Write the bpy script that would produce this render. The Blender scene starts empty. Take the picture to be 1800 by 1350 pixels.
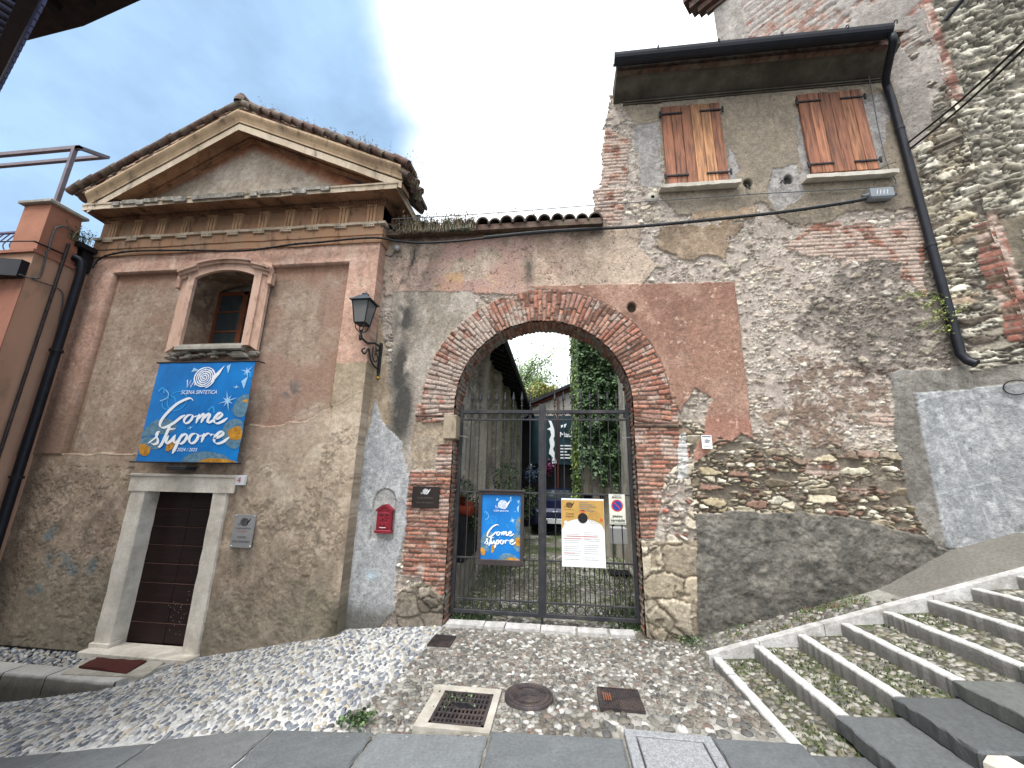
import bpy, math, random
import numpy as np
from math import radians as R, pi, sin, cos
random.seed(7)
rng = np.random.default_rng(7)
D = bpy.data
SC = bpy.context.scene
COL = SC.collection

# ------------------------------------------------------------------ survey of the camera (same numbers as the photo's perspective)
F = 690.0
_U = np.array([55., 2775., -F]); _U /= np.linalg.norm(_U)
_yaw = R(6.9)
_Fw = np.array([0, 0, -1.]); _Fh = _Fw - _U*_Fw.dot(_U); _Fh /= np.linalg.norm(_Fh)
_Rh = np.cross(_Fh, _U)
_Y = cos(_yaw)*_Fh + sin(_yaw)*_Rh
_X = cos(_yaw)*_Rh - sin(_yaw)*_Fh
W = np.stack([_X, _Y, _U])
CAM = np.array([0, 0, 1.7])
def ray(px, py): return W @ np.array([px-900., 675.-py, -F])
def onY(px, py, Y):
    d = ray(px, py); return CAM + d*(Y/d[1])
def onX(px, py, X):
    d = ray(px, py); return CAM + d*(X/d[0])
def onZ(px, py, z):
    d = ray(px, py); return CAM + d*((z-1.7)/d[2])
def onP(px, py, p0, ang):
    a = R(ang); n = np.array([cos(a), -sin(a), 0]); d = ray(px, py)
    return CAM + d*(n.dot(np.array(p0, float)-CAM)/n.dot(d))

# ------------------------------------------------------------------ colour
def hexc(h):
    v = [int(h[i:i+2], 16)/255 for i in (0, 2, 4)]
    return np.array([c/12.92 if c <= .04045 else ((c+.055)/1.055)**2.4 for c in v])
def rgba(h): return (*[float(c) for c in (hexc(h) if isinstance(h, str) else h)], 1)

# ------------------------------------------------------------------ numpy noise
def _h(ix, iy, s):
    ix = ix.astype(np.int64); iy = iy.astype(np.int64)
    n = (ix*374761393 + iy*668265263 + s*1442695041) & 0xffffffff
    n = ((n ^ (n >> 13))*1274126177) & 0xffffffff
    n = ((n ^ (n >> 16))*2246822519) & 0xffffffff
    return ((n ^ (n >> 15)) & 0xffffff)/float(0xffffff)
def vn(x, y, s=0):
    fx = np.floor(x); fy = np.floor(y); tx = x-fx; ty = y-fy
    tx = tx*tx*(3-2*tx); ty = ty*ty*(3-2*ty)
    a = _h(fx, fy, s); b = _h(fx+1, fy, s); c = _h(fx, fy+1, s); d = _h(fx+1, fy+1, s)
    return (a*(1-tx)+b*tx)*(1-ty) + (c*(1-tx)+d*tx)*ty
def fbm(x, y, sc, s=0, o=4):
    r = 0; a = 1; t = 0
    for i in range(o):
        r = r + a*vn(x*sc+17.3*i, y*sc+9.1*i, s+i); t += a; a *= .55; sc *= 2.03
    return r/t
def ss(a, b, x):
    t = np.clip((x-a)/(b-a), 0, 1); return t*t*(3-2*t)
def worley(x, y, s=0, jit=.9):
    fx = np.floor(x); fy = np.floor(y)
    F1 = np.full(x.shape, 9.); F2 = np.full(x.shape, 9.); I = np.zeros(x.shape); OX = np.zeros(x.shape); OY = np.zeros(x.shape)
    for dx in (-1, 0, 1):
        for dy in (-1, 0, 1):
            cx = fx+dx; cy = fy+dy
            ax = cx+.5+(_h(cx, cy, s)-.5)*jit-x; ay = cy+.5+(_h(cx, cy, s+5)-.5)*jit-y
            d = np.maximum(np.abs(ax), np.abs(ay))*.6 + .4*np.hypot(ax, ay) - .16*_h(cx, cy, s+23)
            idn = _h(cx, cy, s+11)
            n = d < F1
            F2 = np.where(n, F1, np.minimum(F2, d)); I = np.where(n, idn, I); F1 = np.where(n, d, F1); OX = np.where(n, ax, OX); OY = np.where(n, ay, OY)
    return F1, F2, I, OX, OY
def inpoly(x, y, poly):
    r = np.zeros(x.shape, bool); n = len(poly)
    for i in range(n):
        x0, y0 = poly[i]; x1, y1 = poly[(i+1) % n]
        if y0 == y1: continue
        c = ((y0 > y) != (y1 > y)) & (x < (x1-x0)*(y-y0)/(y1-y0)+x0)
        r ^= c
    return r
def pal(I, cols):
    cols = np.array([hexc(c) for c in cols]); n = len(cols)
    k = np.minimum((((I*7919.13) % 1)*n).astype(int), n-1)
    return cols[k]
def mixc(a, b, m):
    m = np.asarray(m, float)[..., None]; return a*(1-m) + b*m

# ------------------------------------------------------------------ objects
ORI = {}
def tag(o, label=None, cat=None, group=None, kind=None):
    if label: o['label'] = label
    if cat: o['category'] = cat
    if group: o['group'] = group
    if kind: o['kind'] = kind
    return o
def thing(name, loc, label, cat, group=None):
    o = D.objects.new(name, None); COL.objects.link(o); o.location = loc
    o.empty_display_size = .1
    ORI[o.name] = np.array(loc, float)
    return tag(o, label, cat, group)
def link(name, me, parent, loc):
    o = D.objects.new(name, me); COL.objects.link(o)
    if parent is not None:
        o.parent = parent; o.location = np.array(loc) - ORI[parent.name]
    else: o.location = loc
    ORI[o.name] = np.array(loc, float)
    return o
def np_mesh(name, P, Q, mat, parent=None, colors=None, smooth=True, origin=None):
    P = np.asarray(P, float); Q = np.asarray(Q, np.int64)
    if origin is None:
        origin = ORI[parent.name] if parent is not None else np.array([P[:, 0].mean(), P[:, 1].mean(), P[:, 2].min()])
    origin = np.array(origin, float)
    me = D.meshes.new(name); k = Q.shape[1]
    me.vertices.add(len(P)); me.vertices.foreach_set('co', (P-origin).astype(np.float32).ravel())
    me.loops.add(Q.size); me.loops.foreach_set('vertex_index', Q.ravel().astype(np.int32))
    me.polygons.add(len(Q)); me.polygons.foreach_set('loop_start', (np.arange(len(Q))*k).astype(np.int32))
    me.polygons.foreach_set('loop_total', np.full(len(Q), k, np.int32))
    me.polygons.foreach_set('use_smooth', np.full(len(Q), smooth))
    if colors is not None:
        a = me.color_attributes.new('Col', 'FLOAT_COLOR', 'POINT')
        c = np.ones((len(P), 4), np.float32); c[:, :3] = np.clip(colors, 0, 1); a.data.foreach_set('color', c.ravel())
    me.update(calc_edges=True); me.validate()
    me.materials.append(mat)
    return link(name, me, parent, origin)
class MB:
    def __init__(s): s.v = []; s.f = []; s.sm = []
    def add(s, vs, fs, sm=False):
        b = len(s.v); s.v += [tuple(map(float, v)) for v in vs]; s.f += [tuple(b+i for i in f) for f in fs]; s.sm += [sm]*len(fs); return s
    def box(s, x0, x1, y0, y1, z0, z1):
        return s.add([(x0,y0,z0),(x1,y0,z0),(x1,y1,z0),(x0,y1,z0),(x0,y0,z1),(x1,y0,z1),(x1,y1,z1),(x0,y1,z1)],
                     [(0,3,2,1),(4,5,6,7),(0,1,5,4),(1,2,6,5),(2,3,7,6),(3,0,4,7)])
    def hexa(s, b, t):      # bottom quad, top quad (any)
        return s.add(list(b)+list(t), [(0,3,2,1),(4,5,6,7),(0,1,5,4),(1,2,6,5),(2,3,7,6),(3,0,4,7)])
    def cbox(s, x0, x1, y0, y1, z0, z1, c=.006):   # box with a chamfer
        r = []
        for (z, i) in ((z0, c), (z0+c, 0), (z1-c, 0), (z1, c)):
            r.append([(x0+i+c*(i==0)*0, y0+i, z), (x1-i, y0+i, z), (x1-i, y1-i, z), (x0+i, y1-i, z)])
        vs = sum(r, []); fs = [(0,3,2,1), (12,13,14,15)]
        for k in range(3):
            for j in range(4): fs.append((4*k+j, 4*k+(j+1)%4, 4*k+4+(j+1)%4, 4*k+4+j))
        return s.add(vs, fs)
    def prism(s, poly, a0, a1, ax='y'):  # 2D polygon extruded along ax
        n = len(poly)
        def P(p, a): return (p[0], a, p[1]) if ax == 'y' else ((a, p[0], p[1]) if ax == 'x' else (p[0], p[1], a))
        vs = [P(p, a0) for p in poly] + [P(p, a1) for p in poly]
        fs = [tuple(range(n)), tuple(range(2*n-1, n-1, -1))] + [(i, i+n, (i+1) % n+n, (i+1) % n) for i in range(n)]
        return s.add(vs, fs)
    def tube(s, pts, r, seg=8, cap=True):
        pts = [np.array(p, float) for p in pts]; n = len(pts)
        rr = r if hasattr(r, '__len__') else [r]*n
        vs = []; prev = None
        for i, p in enumerate(pts):
            t = pts[min(i+1, n-1)] - pts[max(i-1, 0)]; t /= (np.linalg.norm(t)+1e-9)
            if prev is None:
                a = np.array([0, 0, 1.]) if abs(t[2]) < .9 else np.array([1., 0, 0]); u = np.cross(t, a)
            else: u = prev - t*prev.dot(t)
            u /= (np.linalg.norm(u)+1e-9); prev = u; w = np.cross(t, u)
            vs += [p + rr[i]*(cos(2*pi*k/seg)*u + sin(2*pi*k/seg)*w) for k in range(seg)]
        fs = [(i*seg+k, i*seg+(k+1) % seg, (i+1)*seg+(k+1) % seg, (i+1)*seg+k) for i in range(n-1) for k in range(seg)]
        s.add(vs, fs, True)
        if cap: s.add(vs[:seg], [tuple(range(seg))[::-1]]); s.add(vs[-seg:], [tuple(range(seg))])
        return s
    def lathe(s, prof, c, seg=20, ax='z', sm=True):
        vs = []
        for (r, h) in prof:
            for k in range(seg):
                a = 2*pi*k/seg
                q = (c[0]+r*cos(a), c[1]+r*sin(a), c[2]+h) if ax == 'z' else (c[0]+r*cos(a), c[1]+h, c[2]+r*sin(a))
                vs.append(q)
        fs = [(i*seg+k, i*seg+(k+1) % seg, (i+1)*seg+(k+1) % seg, (i+1)*seg+k) for i in range(len(prof)-1) for k in range(seg)]
        return s.add(vs, fs, sm)
    def ribbon(s, pts, w, y, th=.0015, closed=False):  # flat stroke in the xz plane, facing -Y
        P = np.array(pts, float); n = len(P)
        ww = np.array(w if hasattr(w, '__len__') else [w]*n)
        T = np.gradient(P, axis=0) if not closed else np.roll(P, -1, 0)-np.roll(P, 1, 0)
        T /= (np.linalg.norm(T, axis=1)[:, None]+1e-9); N = np.stack([-T[:, 1], T[:, 0]], 1)
        A = P+N*ww[:, None]/2; B = P-N*ww[:, None]/2
        vs = [(a[0], y, a[1]) for a in A]+[(b[0], y, b[1]) for b in B]
        m = n if closed else n-1
        return s.add(vs, [(i, (i+1) % n, n+(i+1) % n, n+i) for i in range(m)])
    def flat(s, poly, y): return s.add([(p[0], y, p[1]) for p in poly], [tuple(range(len(poly)))])
    def build(s, name, mat, parent=None, origin=None):
        V = np.array(s.v)
        if origin is None:
            origin = ORI[parent.name] if parent is not None else [(V[:, 0].min()+V[:, 0].max())/2, (V[:, 1].min()+V[:, 1].max())/2, V[:, 2].min()]
        origin = np.array(origin, float)
        me = D.meshes.new(name); me.from_pydata([tuple(v) for v in (V-origin)], [], s.f)
        me.polygons.foreach_set('use_smooth', s.sm); me.materials.append(mat); me.update()
        import bmesh
        bm = bmesh.new(); bm.from_mesh(me); bmesh.ops.recalc_face_normals(bm, faces=bm.faces[:]); bm.to_mesh(me); bm.free()
        return link(name, me, parent, origin)
def spline(pts, n=8):
    P = [np.array(p, float) for p in pts]; P = [2*P[0]-P[1]]+P+[2*P[-1]-P[-2]]; out = []
    for i in range(1, len(P)-2):
        for k in range(n):
            t = k/n; a, b, c, d = P[i-1:i+3]
            out.append(.5*((2*b)+(-a+c)*t+(2*a-5*b+4*c-d)*t*t+(-a+3*b-3*c+d)*t**3))
    out.append(P[-2]); return out
def copy_thing(root, loc, label=None):
    r = root.copy(); COL.objects.link(r); r.location = loc
    if label: r['label'] = label
    for ch in list(root.children):
        c = ch.copy(); COL.objects.link(c); c.parent = r
        for g in ch.children:
            d = g.copy(); COL.objects.link(d); d.parent = c
    return r

# ------------------------------------------------------------------ materials
def newmat(name):
    m = D.materials.new(name); m.use_nodes = True; nt = m.node_tree
    return m, nt, nt.nodes['Principled BSDF']
def mat(name, col, rough=.8, metal=0., var=.15, vs=6., bump=.15, bs=40., col2=None, spec=.3, stretch=(1, 1, 1), dirt=None, dist=.01, grain=0., gs=60.):
    m, nt, b = newmat(name); N = nt.nodes; L = nt.links
    tc = N.new('ShaderNodeTexCoord'); mp = N.new('ShaderNodeMapping'); mp.inputs['Scale'].default_value = stretch
    L.new(tc.outputs['Object'], mp.inputs['Vector'])
    n1 = N.new('ShaderNodeTexNoise'); n1.inputs['Scale'].default_value = vs; n1.inputs['Detail'].default_value = 7; n1.inputs['Roughness'].default_value = .65
    L.new(mp.outputs[0], n1.inputs['Vector'])
    cr = N.new('ShaderNodeValToRGB'); c = hexc(col); c2 = hexc(col2) if col2 else c*(1-var*1.6)
    cr.color_ramp.elements[0].position = .32; cr.color_ramp.elements[0].color = rgba(c2)
    cr.color_ramp.elements[1].position = .66; cr.color_ramp.elements[1].color = rgba(np.minimum(c*(1+var), 1))
    L.new(n1.outputs['Fac'], cr.inputs['Fac'])
    out = cr.outputs['Color']
    if dirt:
        n3 = N.new('ShaderNodeTexNoise'); n3.inputs['Scale'].default_value = vs*.35; n3.inputs['Detail'].default_value = 9; n3.inputs['Roughness'].default_value = .7
        L.new(tc.outputs['Object'], n3.inputs['Vector'])
        mr = N.new('ShaderNodeMapRange'); mr.inputs['From Min'].default_value = .48; mr.inputs['From Max'].default_value = .66; mr.inputs['To Max'].default_value = .8
        L.new(n3.outputs['Fac'], mr.inputs['Value'])
        mx = N.new('ShaderNodeMix'); mx.data_type = 'RGBA'; mx.inputs[7].default_value = rgba(dirt)
        L.new(mr.outputs[0], mx.inputs[0]); L.new(out, mx.inputs[6]); out = mx.outputs[2]
    if grain:
        n4 = N.new('ShaderNodeTexNoise'); n4.inputs['Scale'].default_value = gs; n4.inputs['Detail'].default_value = 6; n4.inputs['Roughness'].default_value = .75
        L.new(mp.outputs[0], n4.inputs['Vector']); g4 = N.new('ShaderNodeMapRange'); g4.inputs['From Min'].default_value = .32; g4.inputs['From Max'].default_value = .68; g4.inputs['To Min'].default_value = 1-grain; g4.inputs['To Max'].default_value = 1+grain
        L.new(n4.outputs['Fac'], g4.inputs['Value']); sc4 = N.new('ShaderNodeVectorMath'); sc4.operation = 'SCALE'; L.new(out, sc4.inputs[0]); L.new(g4.outputs[0], sc4.inputs['Scale']); out = sc4.outputs[0]
    L.new(out, b.inputs['Base Color'])
    b.inputs['Roughness'].default_value = rough; b.inputs['Metallic'].default_value = metal
    b.inputs['Specular IOR Level'].default_value = spec
    if bump:
        n2 = N.new('ShaderNodeTexNoise'); n2.inputs['Scale'].default_value = bs; n2.inputs['Detail'].default_value = 5
        L.new(mp.outputs[0], n2.inputs['Vector'])
        bp = N.new('ShaderNodeBump'); bp.inputs['Strength'].default_value = bump; bp.inputs['Distance'].default_value = dist
        L.new(n2.outputs['Fac'], bp.inputs['Height']); L.new(bp.outputs[0], b.inputs['Normal'])
    return m
def colmat(name, rough=.9, fine=.3, bump=.5, bs=70., dist=.012, spec=.25, sat=.86):   # colour attribute x fine noise
    m, nt, b = newmat(name); N = nt.nodes; L = nt.links
    at = N.new('ShaderNodeAttribute'); at.attribute_name = 'Col'
    tc = N.new('ShaderNodeTexCoord')
    n1 = N.new('ShaderNodeTexNoise'); n1.inputs['Scale'].default_value = bs*.6; n1.inputs['Detail'].default_value = 8; n1.inputs['Roughness'].default_value = .7
    L.new(tc.outputs['Object'], n1.inputs['Vector'])
    mr = N.new('ShaderNodeMapRange'); mr.inputs['From Min'].default_value = .3; mr.inputs['From Max'].default_value = .7
    mr.inputs['To Min'].default_value = 1-fine; mr.inputs['To Max'].default_value = 1+fine
    L.new(n1.outputs['Fac'], mr.inputs['Value'])
    vm = N.new('ShaderNodeVectorMath'); vm.operation = 'SCALE'
    L.new(at.outputs['Color'], vm.inputs[0]); L.new(mr.outputs[0], vm.inputs['Scale']); hs = N.new('ShaderNodeHueSaturation'); hs.inputs['Saturation'].default_value = sat; L.new(vm.outputs[0], hs.inputs['Color']); L.new(hs.outputs[0], b.inputs['Base Color'])
    b.inputs['Roughness'].default_value = rough; b.inputs['Specular IOR Level'].default_value = spec
    n2 = N.new('ShaderNodeTexNoise'); n2.inputs['Scale'].default_value = bs; n2.inputs['Detail'].default_value = 8; n2.inputs['Roughness'].default_value = .65
    L.new(tc.outputs['Object'], n2.inputs['Vector'])
    bp = N.new('ShaderNodeBump'); bp.inputs['Strength'].default_value = bump; bp.inputs['Distance'].default_value = dist
    L.new(n2.outputs['Fac'], bp.inputs['Height']); L.new(bp.outputs[0], b.inputs['Normal'])
    return m
M = dict(
 wall=colmat('weathered masonry', fine=.34, bump=.75, bs=48, dist=.016),
 stucco=colmat('weathered stucco', fine=.2, bump=.55, bs=45, dist=.011),
 pebble=colmat('river pebbles', rough=.62, fine=.12, bump=.25, bs=90, dist=.004, spec=.4),
 leaf=colmat('leaves', rough=.55, fine=.1, bump=0, spec=.4),
 grnd=colmat('paving ground', fine=.3, bump=.6, bs=60, dist=.01),
 iron=mat('black iron', '2b2c30', .5, .3, .2, 12, .15, 60),
 gate=mat('anthracite gate paint', '303136', .55, .2, .2, 9, .12, 60, dirt='4a4744'),
 pipe=mat('dark painted pipe', '23252c', .42, .3, .2, 4, .08, 30),
 limestone=mat('pale limestone', 'cfc8bc', .75, 0, .12, 5, .4, 45, dirt='a1978a', grain=.12),
 marble=mat('white step stone', 'bcbbba', .7, 0, .14, 9, .5, 50, dirt='8b8781', col2='93908d', grain=.15),
 serena=mat('dark grey sandstone', '75787a', .62, 0, .28, 3, .6, 90, dirt='606463', grain=.3, gs=70),
 serena_dark=mat('dark step slab stone', '595d5e', .6, 0, .3, 4, .5, 80, dirt='464846', col2='484c4e', grain=.22, gs=60),
 slabstone=colmat('worn grey sandstone slabs', rough=.62, fine=.24, bump=.7, bs=75, dist=.006, spec=.35),
 stone=colmat('hammered step stone', rough=.75, fine=.22, bump=.7, bs=70, dist=.008),
 granite=mat('grey granite', '8e9093', .7, 0, .3, 90, .25, 80, dirt='6f7072'),
 iron_cast=mat('cast iron', '453f40', .6, .4, .25, 14, .4, 70, dirt='5d504a'),
 darkwood=mat('dark brown door wood', '21100f', .55, 0, .3, 6, .25, 30, stretch=(.3, 1, 3), dirt='140b0a'),
 shutter=None, brownframe=mat('brown window paint', '5e3320', .55, 0, .2, 8, .2, 40),
 glass=None,
 tile=mat('weathered roof tile', '5d453b', .85, 0, .35, 9, .6, 40, col2='2f2825', dirt='6e6a5c'),
 cornice=None, orange=None,
 black=mat('black cable', '17181b', .55, 0, .1, 10, 0),
 greycable=mat('grey cable', '5c5f62', .6, 0, .15, 10, 0),
 red=mat('dark red enamel', '7d1526', .38, 0, .15, 8, .08, 30, spec=.5),
 white=mat('white print', 'e8edf2', .6, 0, .03, 5, 0),
 wsoft=mat('pale blue print', '9cc8ea', .6, 0, .1, 20, 0),
 bblue=mat('bright blue print', '0f78c2', .55, 0, .1, 2, .1, 3, col2='0a62a8', dist=.03),
 blue2=mat('light blue print', '2c97dc', .6, 0, .15, 9, 0),
 ochre=mat('ochre print', 'c08a2c', .6, 0, .25, 14, 0, col2='8d5f1c'),
 slate=mat('slate print', '5f7d8c', .6, 0, .35, 16, 0, col2='3c6480'),
 ochrebg=mat('tan poster print', 'b58f4d', .6, 0, .08, 6, 0),
 ink=mat('black ink', '16171a', .6, 0, .05, 5, 0),
 inkgrey=mat('grey ink', '6c7076', .6, 0, .05, 5, 0),
 inkred=mat('red ink', 'b9322c', .6, 0, .05, 5, 0),
 navy=mat('navy print', '1c3f92', .6, 0, .05, 5, 0),
 teal=mat('dark teal canvas', '17353d', .7, 0, .15, 2, .2, 4, dist=.04),
 steel=mat('brushed steel plate', '9c9c9d', .42, .35, .1, 3, .05, 200),
 darkplate=mat('dark bronze plate', '2a2421', .4, .3, .15, 4, .1, 40),
 paper=mat('white paper', 'd9dadb', .6, 0, .03, 5, 0),
 plasterdark=mat('grey soffit plaster', '59544b', .9, 0, .3, 3, .35, 30, dirt='3c372f'),
 concrete=mat('pale concrete', 'a9a49a', .85, 0, .15, 6, .35, 50, dirt='7d776b'),
 mat_=mat('red brown coir mat', '4a221d', .95, 0, .25, 60, .6, 120),
 bark=mat('bark', '54483a', .9, 0, .25, 8, .5, 30),
 terracotta=mat('terracotta pot', '8a3a26', .8, 0, .2, 8, .2, 30),
 carpaint=mat('dark blue car paint', '101a3c', .22, .3, .1, 2, 0, spec=.6),
 chrome=mat('bright metal', 'c6c8ca', .25, .8, .05, 5, 0),
 tyre=mat('rubber', '17171a', .8, 0, .1, 8, .1),
 pink=mat('magenta flowers', 'b52a7c', .7, 0, .2, 8, 0), bluething=mat('blue fabric', '3770a8', .7, 0, .2, 8, 0),
)
def planks():
    m, nt, b = newmat('larch shutter boards'); N = nt.nodes; L = nt.links
    tc = N.new('ShaderNodeTexCoord'); mp = N.new('ShaderNodeMapping'); mp.inputs['Scale'].default_value = (14, 14, 1.1)
    at = N.new('ShaderNodeAttribute'); at.attribute_name = 'Col'
    L.new(tc.outputs['Object'], mp.inputs[0])
    n = N.new('ShaderNodeTexNoise'); n.inputs['Scale'].default_value = 2.2; n.inputs['Detail'].default_value = 8; n.inputs['Distortion'].default_value = .6
    L.new(mp.outputs[0], n.inputs['Vector'])
    cr = N.new('ShaderNodeValToRGB'); cr.color_ramp.elements[0].color = (.32, .29, .28, 1); cr.color_ramp.elements[0].position = .3
    cr.color_ramp.elements[1].color = (1.2, 1.18, 1.15, 1); cr.color_ramp.elements[1].position = .62
    L.new(n.outputs['Fac'], cr.inputs[0])
    mx = N.new('ShaderNodeMix'); mx.data_type = 'RGBA'; mx.blend_type = 'MULTIPLY'; mx.inputs[0].default_value = 1
    L.new(at.outputs['Color'], mx.inputs[6]); L.new(cr.outputs[0], mx.inputs[7]); L.new(mx.outputs[2], b.inputs['Base Color'])
    b.inputs['Roughness'].default_value = .7
    bp = N.new('ShaderNodeBump'); bp.inputs['Strength'].default_value = .4; bp.inputs['Distance'].default_value = .005
    L.new(n.outputs['Fac'], bp.inputs['Height']); L.new(bp.outputs[0], b.inputs['Normal'])
    return m
M['shutter'] = planks()
m, nt, b = newmat('window glass'); b.inputs['Base Color'].default_value = (.02, .03, .035, 1); b.inputs['Roughness'].default_value = .08; b.inputs['Specular IOR Level'].default_value = .8; M['glass'] = m
m, nt, b = newmat('frosted lantern glass'); b.inputs['Base Color'].default_value = (.30, .31, .31, 1); b.inputs['Roughness'].default_value = .3; b.inputs['Transmission Weight'].default_value = .55; b.inputs['IOR'].default_value = 1.1; M['lglass'] = m
def stain_mat(name, base, stain, dark, s1=1.2, s2=5, st=(1, 1, .45)):
    m, nt, b = newmat(name); N = nt.nodes; L = nt.links
    tc = N.new('ShaderNodeTexCoord'); mp = N.new('ShaderNodeMapping'); mp.inputs['Scale'].default_value = st; L.new(tc.outputs['Object'], mp.inputs[0])
    def noise(s, d=8, r=.68):
        n = N.new('ShaderNodeTexNoise'); n.inputs['Scale'].default_value = s; n.inputs['Detail'].default_value = d; n.inputs['Roughness'].default_value = r
        L.new(mp.outputs[0], n.inputs['Vector']); return n.outputs['Fac']
    def rng_(f, a, b_, hi=1):
        q = N.new('ShaderNodeMapRange'); q.inputs['From Min'].default_value = a; q.inputs['From Max'].default_value = b_; q.inputs['To Max'].default_value = hi; L.new(f, q.inputs['Value']); return q.outputs[0]
    def mix(f, a, c):
        x = N.new('ShaderNodeMix'); x.data_type = 'RGBA'; L.new(f, x.inputs[0])
        if isinstance(a, str): x.inputs[6].default_value = rgba(a)
        else: L.new(a, x.inputs[6])
        x.inputs[7].default_value = rgba(c); return x.outputs[2]
    o = mix(rng_(noise(s1), .4, .62), base, stain); o = mix(rng_(noise(s2), .53, .68, .85), o, dark)
    hs = N.new('ShaderNodeHueSaturation'); hs.inputs['Saturation'].default_value = .85; L.new(o, hs.inputs['Color']); L.new(hs.outputs[0], b.inputs['Base Color']); b.inputs['Roughness'].default_value = .9; b.inputs['Specular IOR Level'].default_value = .25
    bp = N.new('ShaderNodeBump'); bp.inputs['Strength'].default_value = .5; bp.inputs['Distance'].default_value = .01
    L.new(noise(22), bp.inputs['Height']); L.new(bp.outputs[0], b.inputs['Normal'])
    return m
M['cornice'] = stain_mat('stained cornice stone with soffit shade', '9a6f4b', '765237', '3a2d24', 1.6, 5)  # besides the stains, soffit shade painted as darker brown against the paler corona
M['corona'] = stain_mat('pale cornice edge', 'c9b79e', 'a8957a', '4c443a', 1.8, 5)
M['cyma'] = stain_mat('ochre cream cyma', 'b89a74', '94795a', '4c3f32', 1.8, 5)
M['lichen'] = stain_mat('lichened weathered edge', '8f8a80', '5c564d', 'c2bdb2', 5, 12, (1, 1, 1))
M['frieze'] = stain_mat('frieze stucco', 'a5754f', '9c7c5c', '5d4534', 2, 7, (1, 1, .35))
M['triglyph'] = stain_mat('triglyph stucco', 'bd9468', 'a87c52', '6a4f38', 3, 9, (1, 1, .35))
M['orange'] = stain_mat('ochre orange stucco', 'c09070', 'b08264', '85705a', .8, 2.2)
M['orange_dark'] = stain_mat('red orange stucco', 'a8684c', '985c42', '6f4c3a', .8, 3)
M['courtplaster'] = stain_mat('grey courtyard plaster', 'aaa496', '8d8577', '58534b', 1.2, 4, (1, 1, .3))
# ================================================================== relief walls
YW = 5.6; YC = 5.35
ACX, ACZ, RIN, ROUT = -.24, 2.80, 1.28, 1.79
def P2(pxs, Y=YW): return [tuple(onY(a, b, Y)[[0, 2]]) for a, b in pxs]
def relief(name, u0, u1, v0, v1, st, fn, mapf, m, parent, keep=None):
    nu = int(round((u1-u0)/st))+1; nv = int(round((v1-v0)/st))+1
    u = np.linspace(u0, u1, nu); v = np.linspace(v0, v1, nv)
    U, V = np.meshgrid(u, v); U = U.ravel(); V = V.ravel()
    c, h = fn(U, V); P = mapf(U, V, h)
    i = np.arange(nu*nv).reshape(nv, nu)
    Q = np.stack([i[:-1, :-1], i[:-1, 1:], i[1:, 1:], i[1:, :-1]], -1).reshape(-1, 4)
    if keep is not None:
        k = keep(U[Q].mean(1), V[Q].mean(1)); Q = Q[k]
        used = np.unique(Q); re = -np.ones(nu*nv, int); re[used] = np.arange(len(used)); P = P[used]; c = c[used]; Q = re[Q]
    return np_mesh(name, P, Q, m, parent, c)
def rubble(x, z, w, h, s, cols, mortar, relief_=.03, mw=.1, buried=.2, split=.5, cv=.5):
    wx = x + .06*(fbm(x, z, 6, s+1, 3)-.5) + .03*(fbm(x, z, 22, s+31, 2)-.5); wz = z + .07*(fbm(x, z, 3.5, s+2, 3)-.5) + .022*(fbm(x, z, 20, s+32, 2)-.5)
    F1, F2, I, OX, OY = worley(wx/w, wz/h, s)
    G1, G2, J, PX, PY = worley(wx/(w*.46)+3.3, wz/(h*.55)+1.7, s+60)
    sm = (((I*57.31) % 1) < split) & (F2-F1 > .0)
    inner = ss(.0, .06, F2-F1)
    d = np.where(sm, np.minimum((G2-G1)*.6, (F2-F1)+.03), F2-F1); I2 = np.where(sm, (J+I) % 1, I); ox = np.where(sm, PX*.5, OX); oy = np.where(sm, PY*.5, OY)
    vis = (I2 > buried).astype(float)
    d = d + .10*(fbm(x, z, 34, s+7, 3)-.5)
    mort = np.maximum(1-ss(mw*.5, mw*1.1, d), 1-vis)
    mort = np.maximum(mort, ss(.60, .68, fbm(x, z, 5, s+41, 5))*.85)
    n = fbm(x, z, 26, s+3, 4)
    c = pal(I2, cols)*(.55+.9*n)[:, None]*(.8+.4*((I2*91.7) % 1))[:, None]
    mc = hexc(mortar)*(.65+.7*fbm(x, z, 11, s+4, 4))[:, None]
    crev = ss(.10, .01, d)*vis*(1-.6*ss(.5, .6, fbm(x, z, 7, s+43, 3)))
    col = mixc(c, mc, mort)*(1-cv*crev)[:, None]
    tilt = ((I2*13.7) % 1-.5)*ox*1.6 + ((I2*29.3) % 1-.6)*oy*1.6
    ht = (1-mort)*relief_*np.clip(.35+.65*((I2*31.7) % 1)+tilt, 0, 1.5)*np.clip(d/.16, 0, 1)**.5 + .016*fbm(x, z, 14, s+5, 5) + (1-mort)*.008*n
    return col, ht
BR = ['ab6b50', '9d5d46', 'b37658', '925641', 'a87460', '7f4f3b', 'b0846c', 'a07464', '7c5644', 'a97860']
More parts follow.
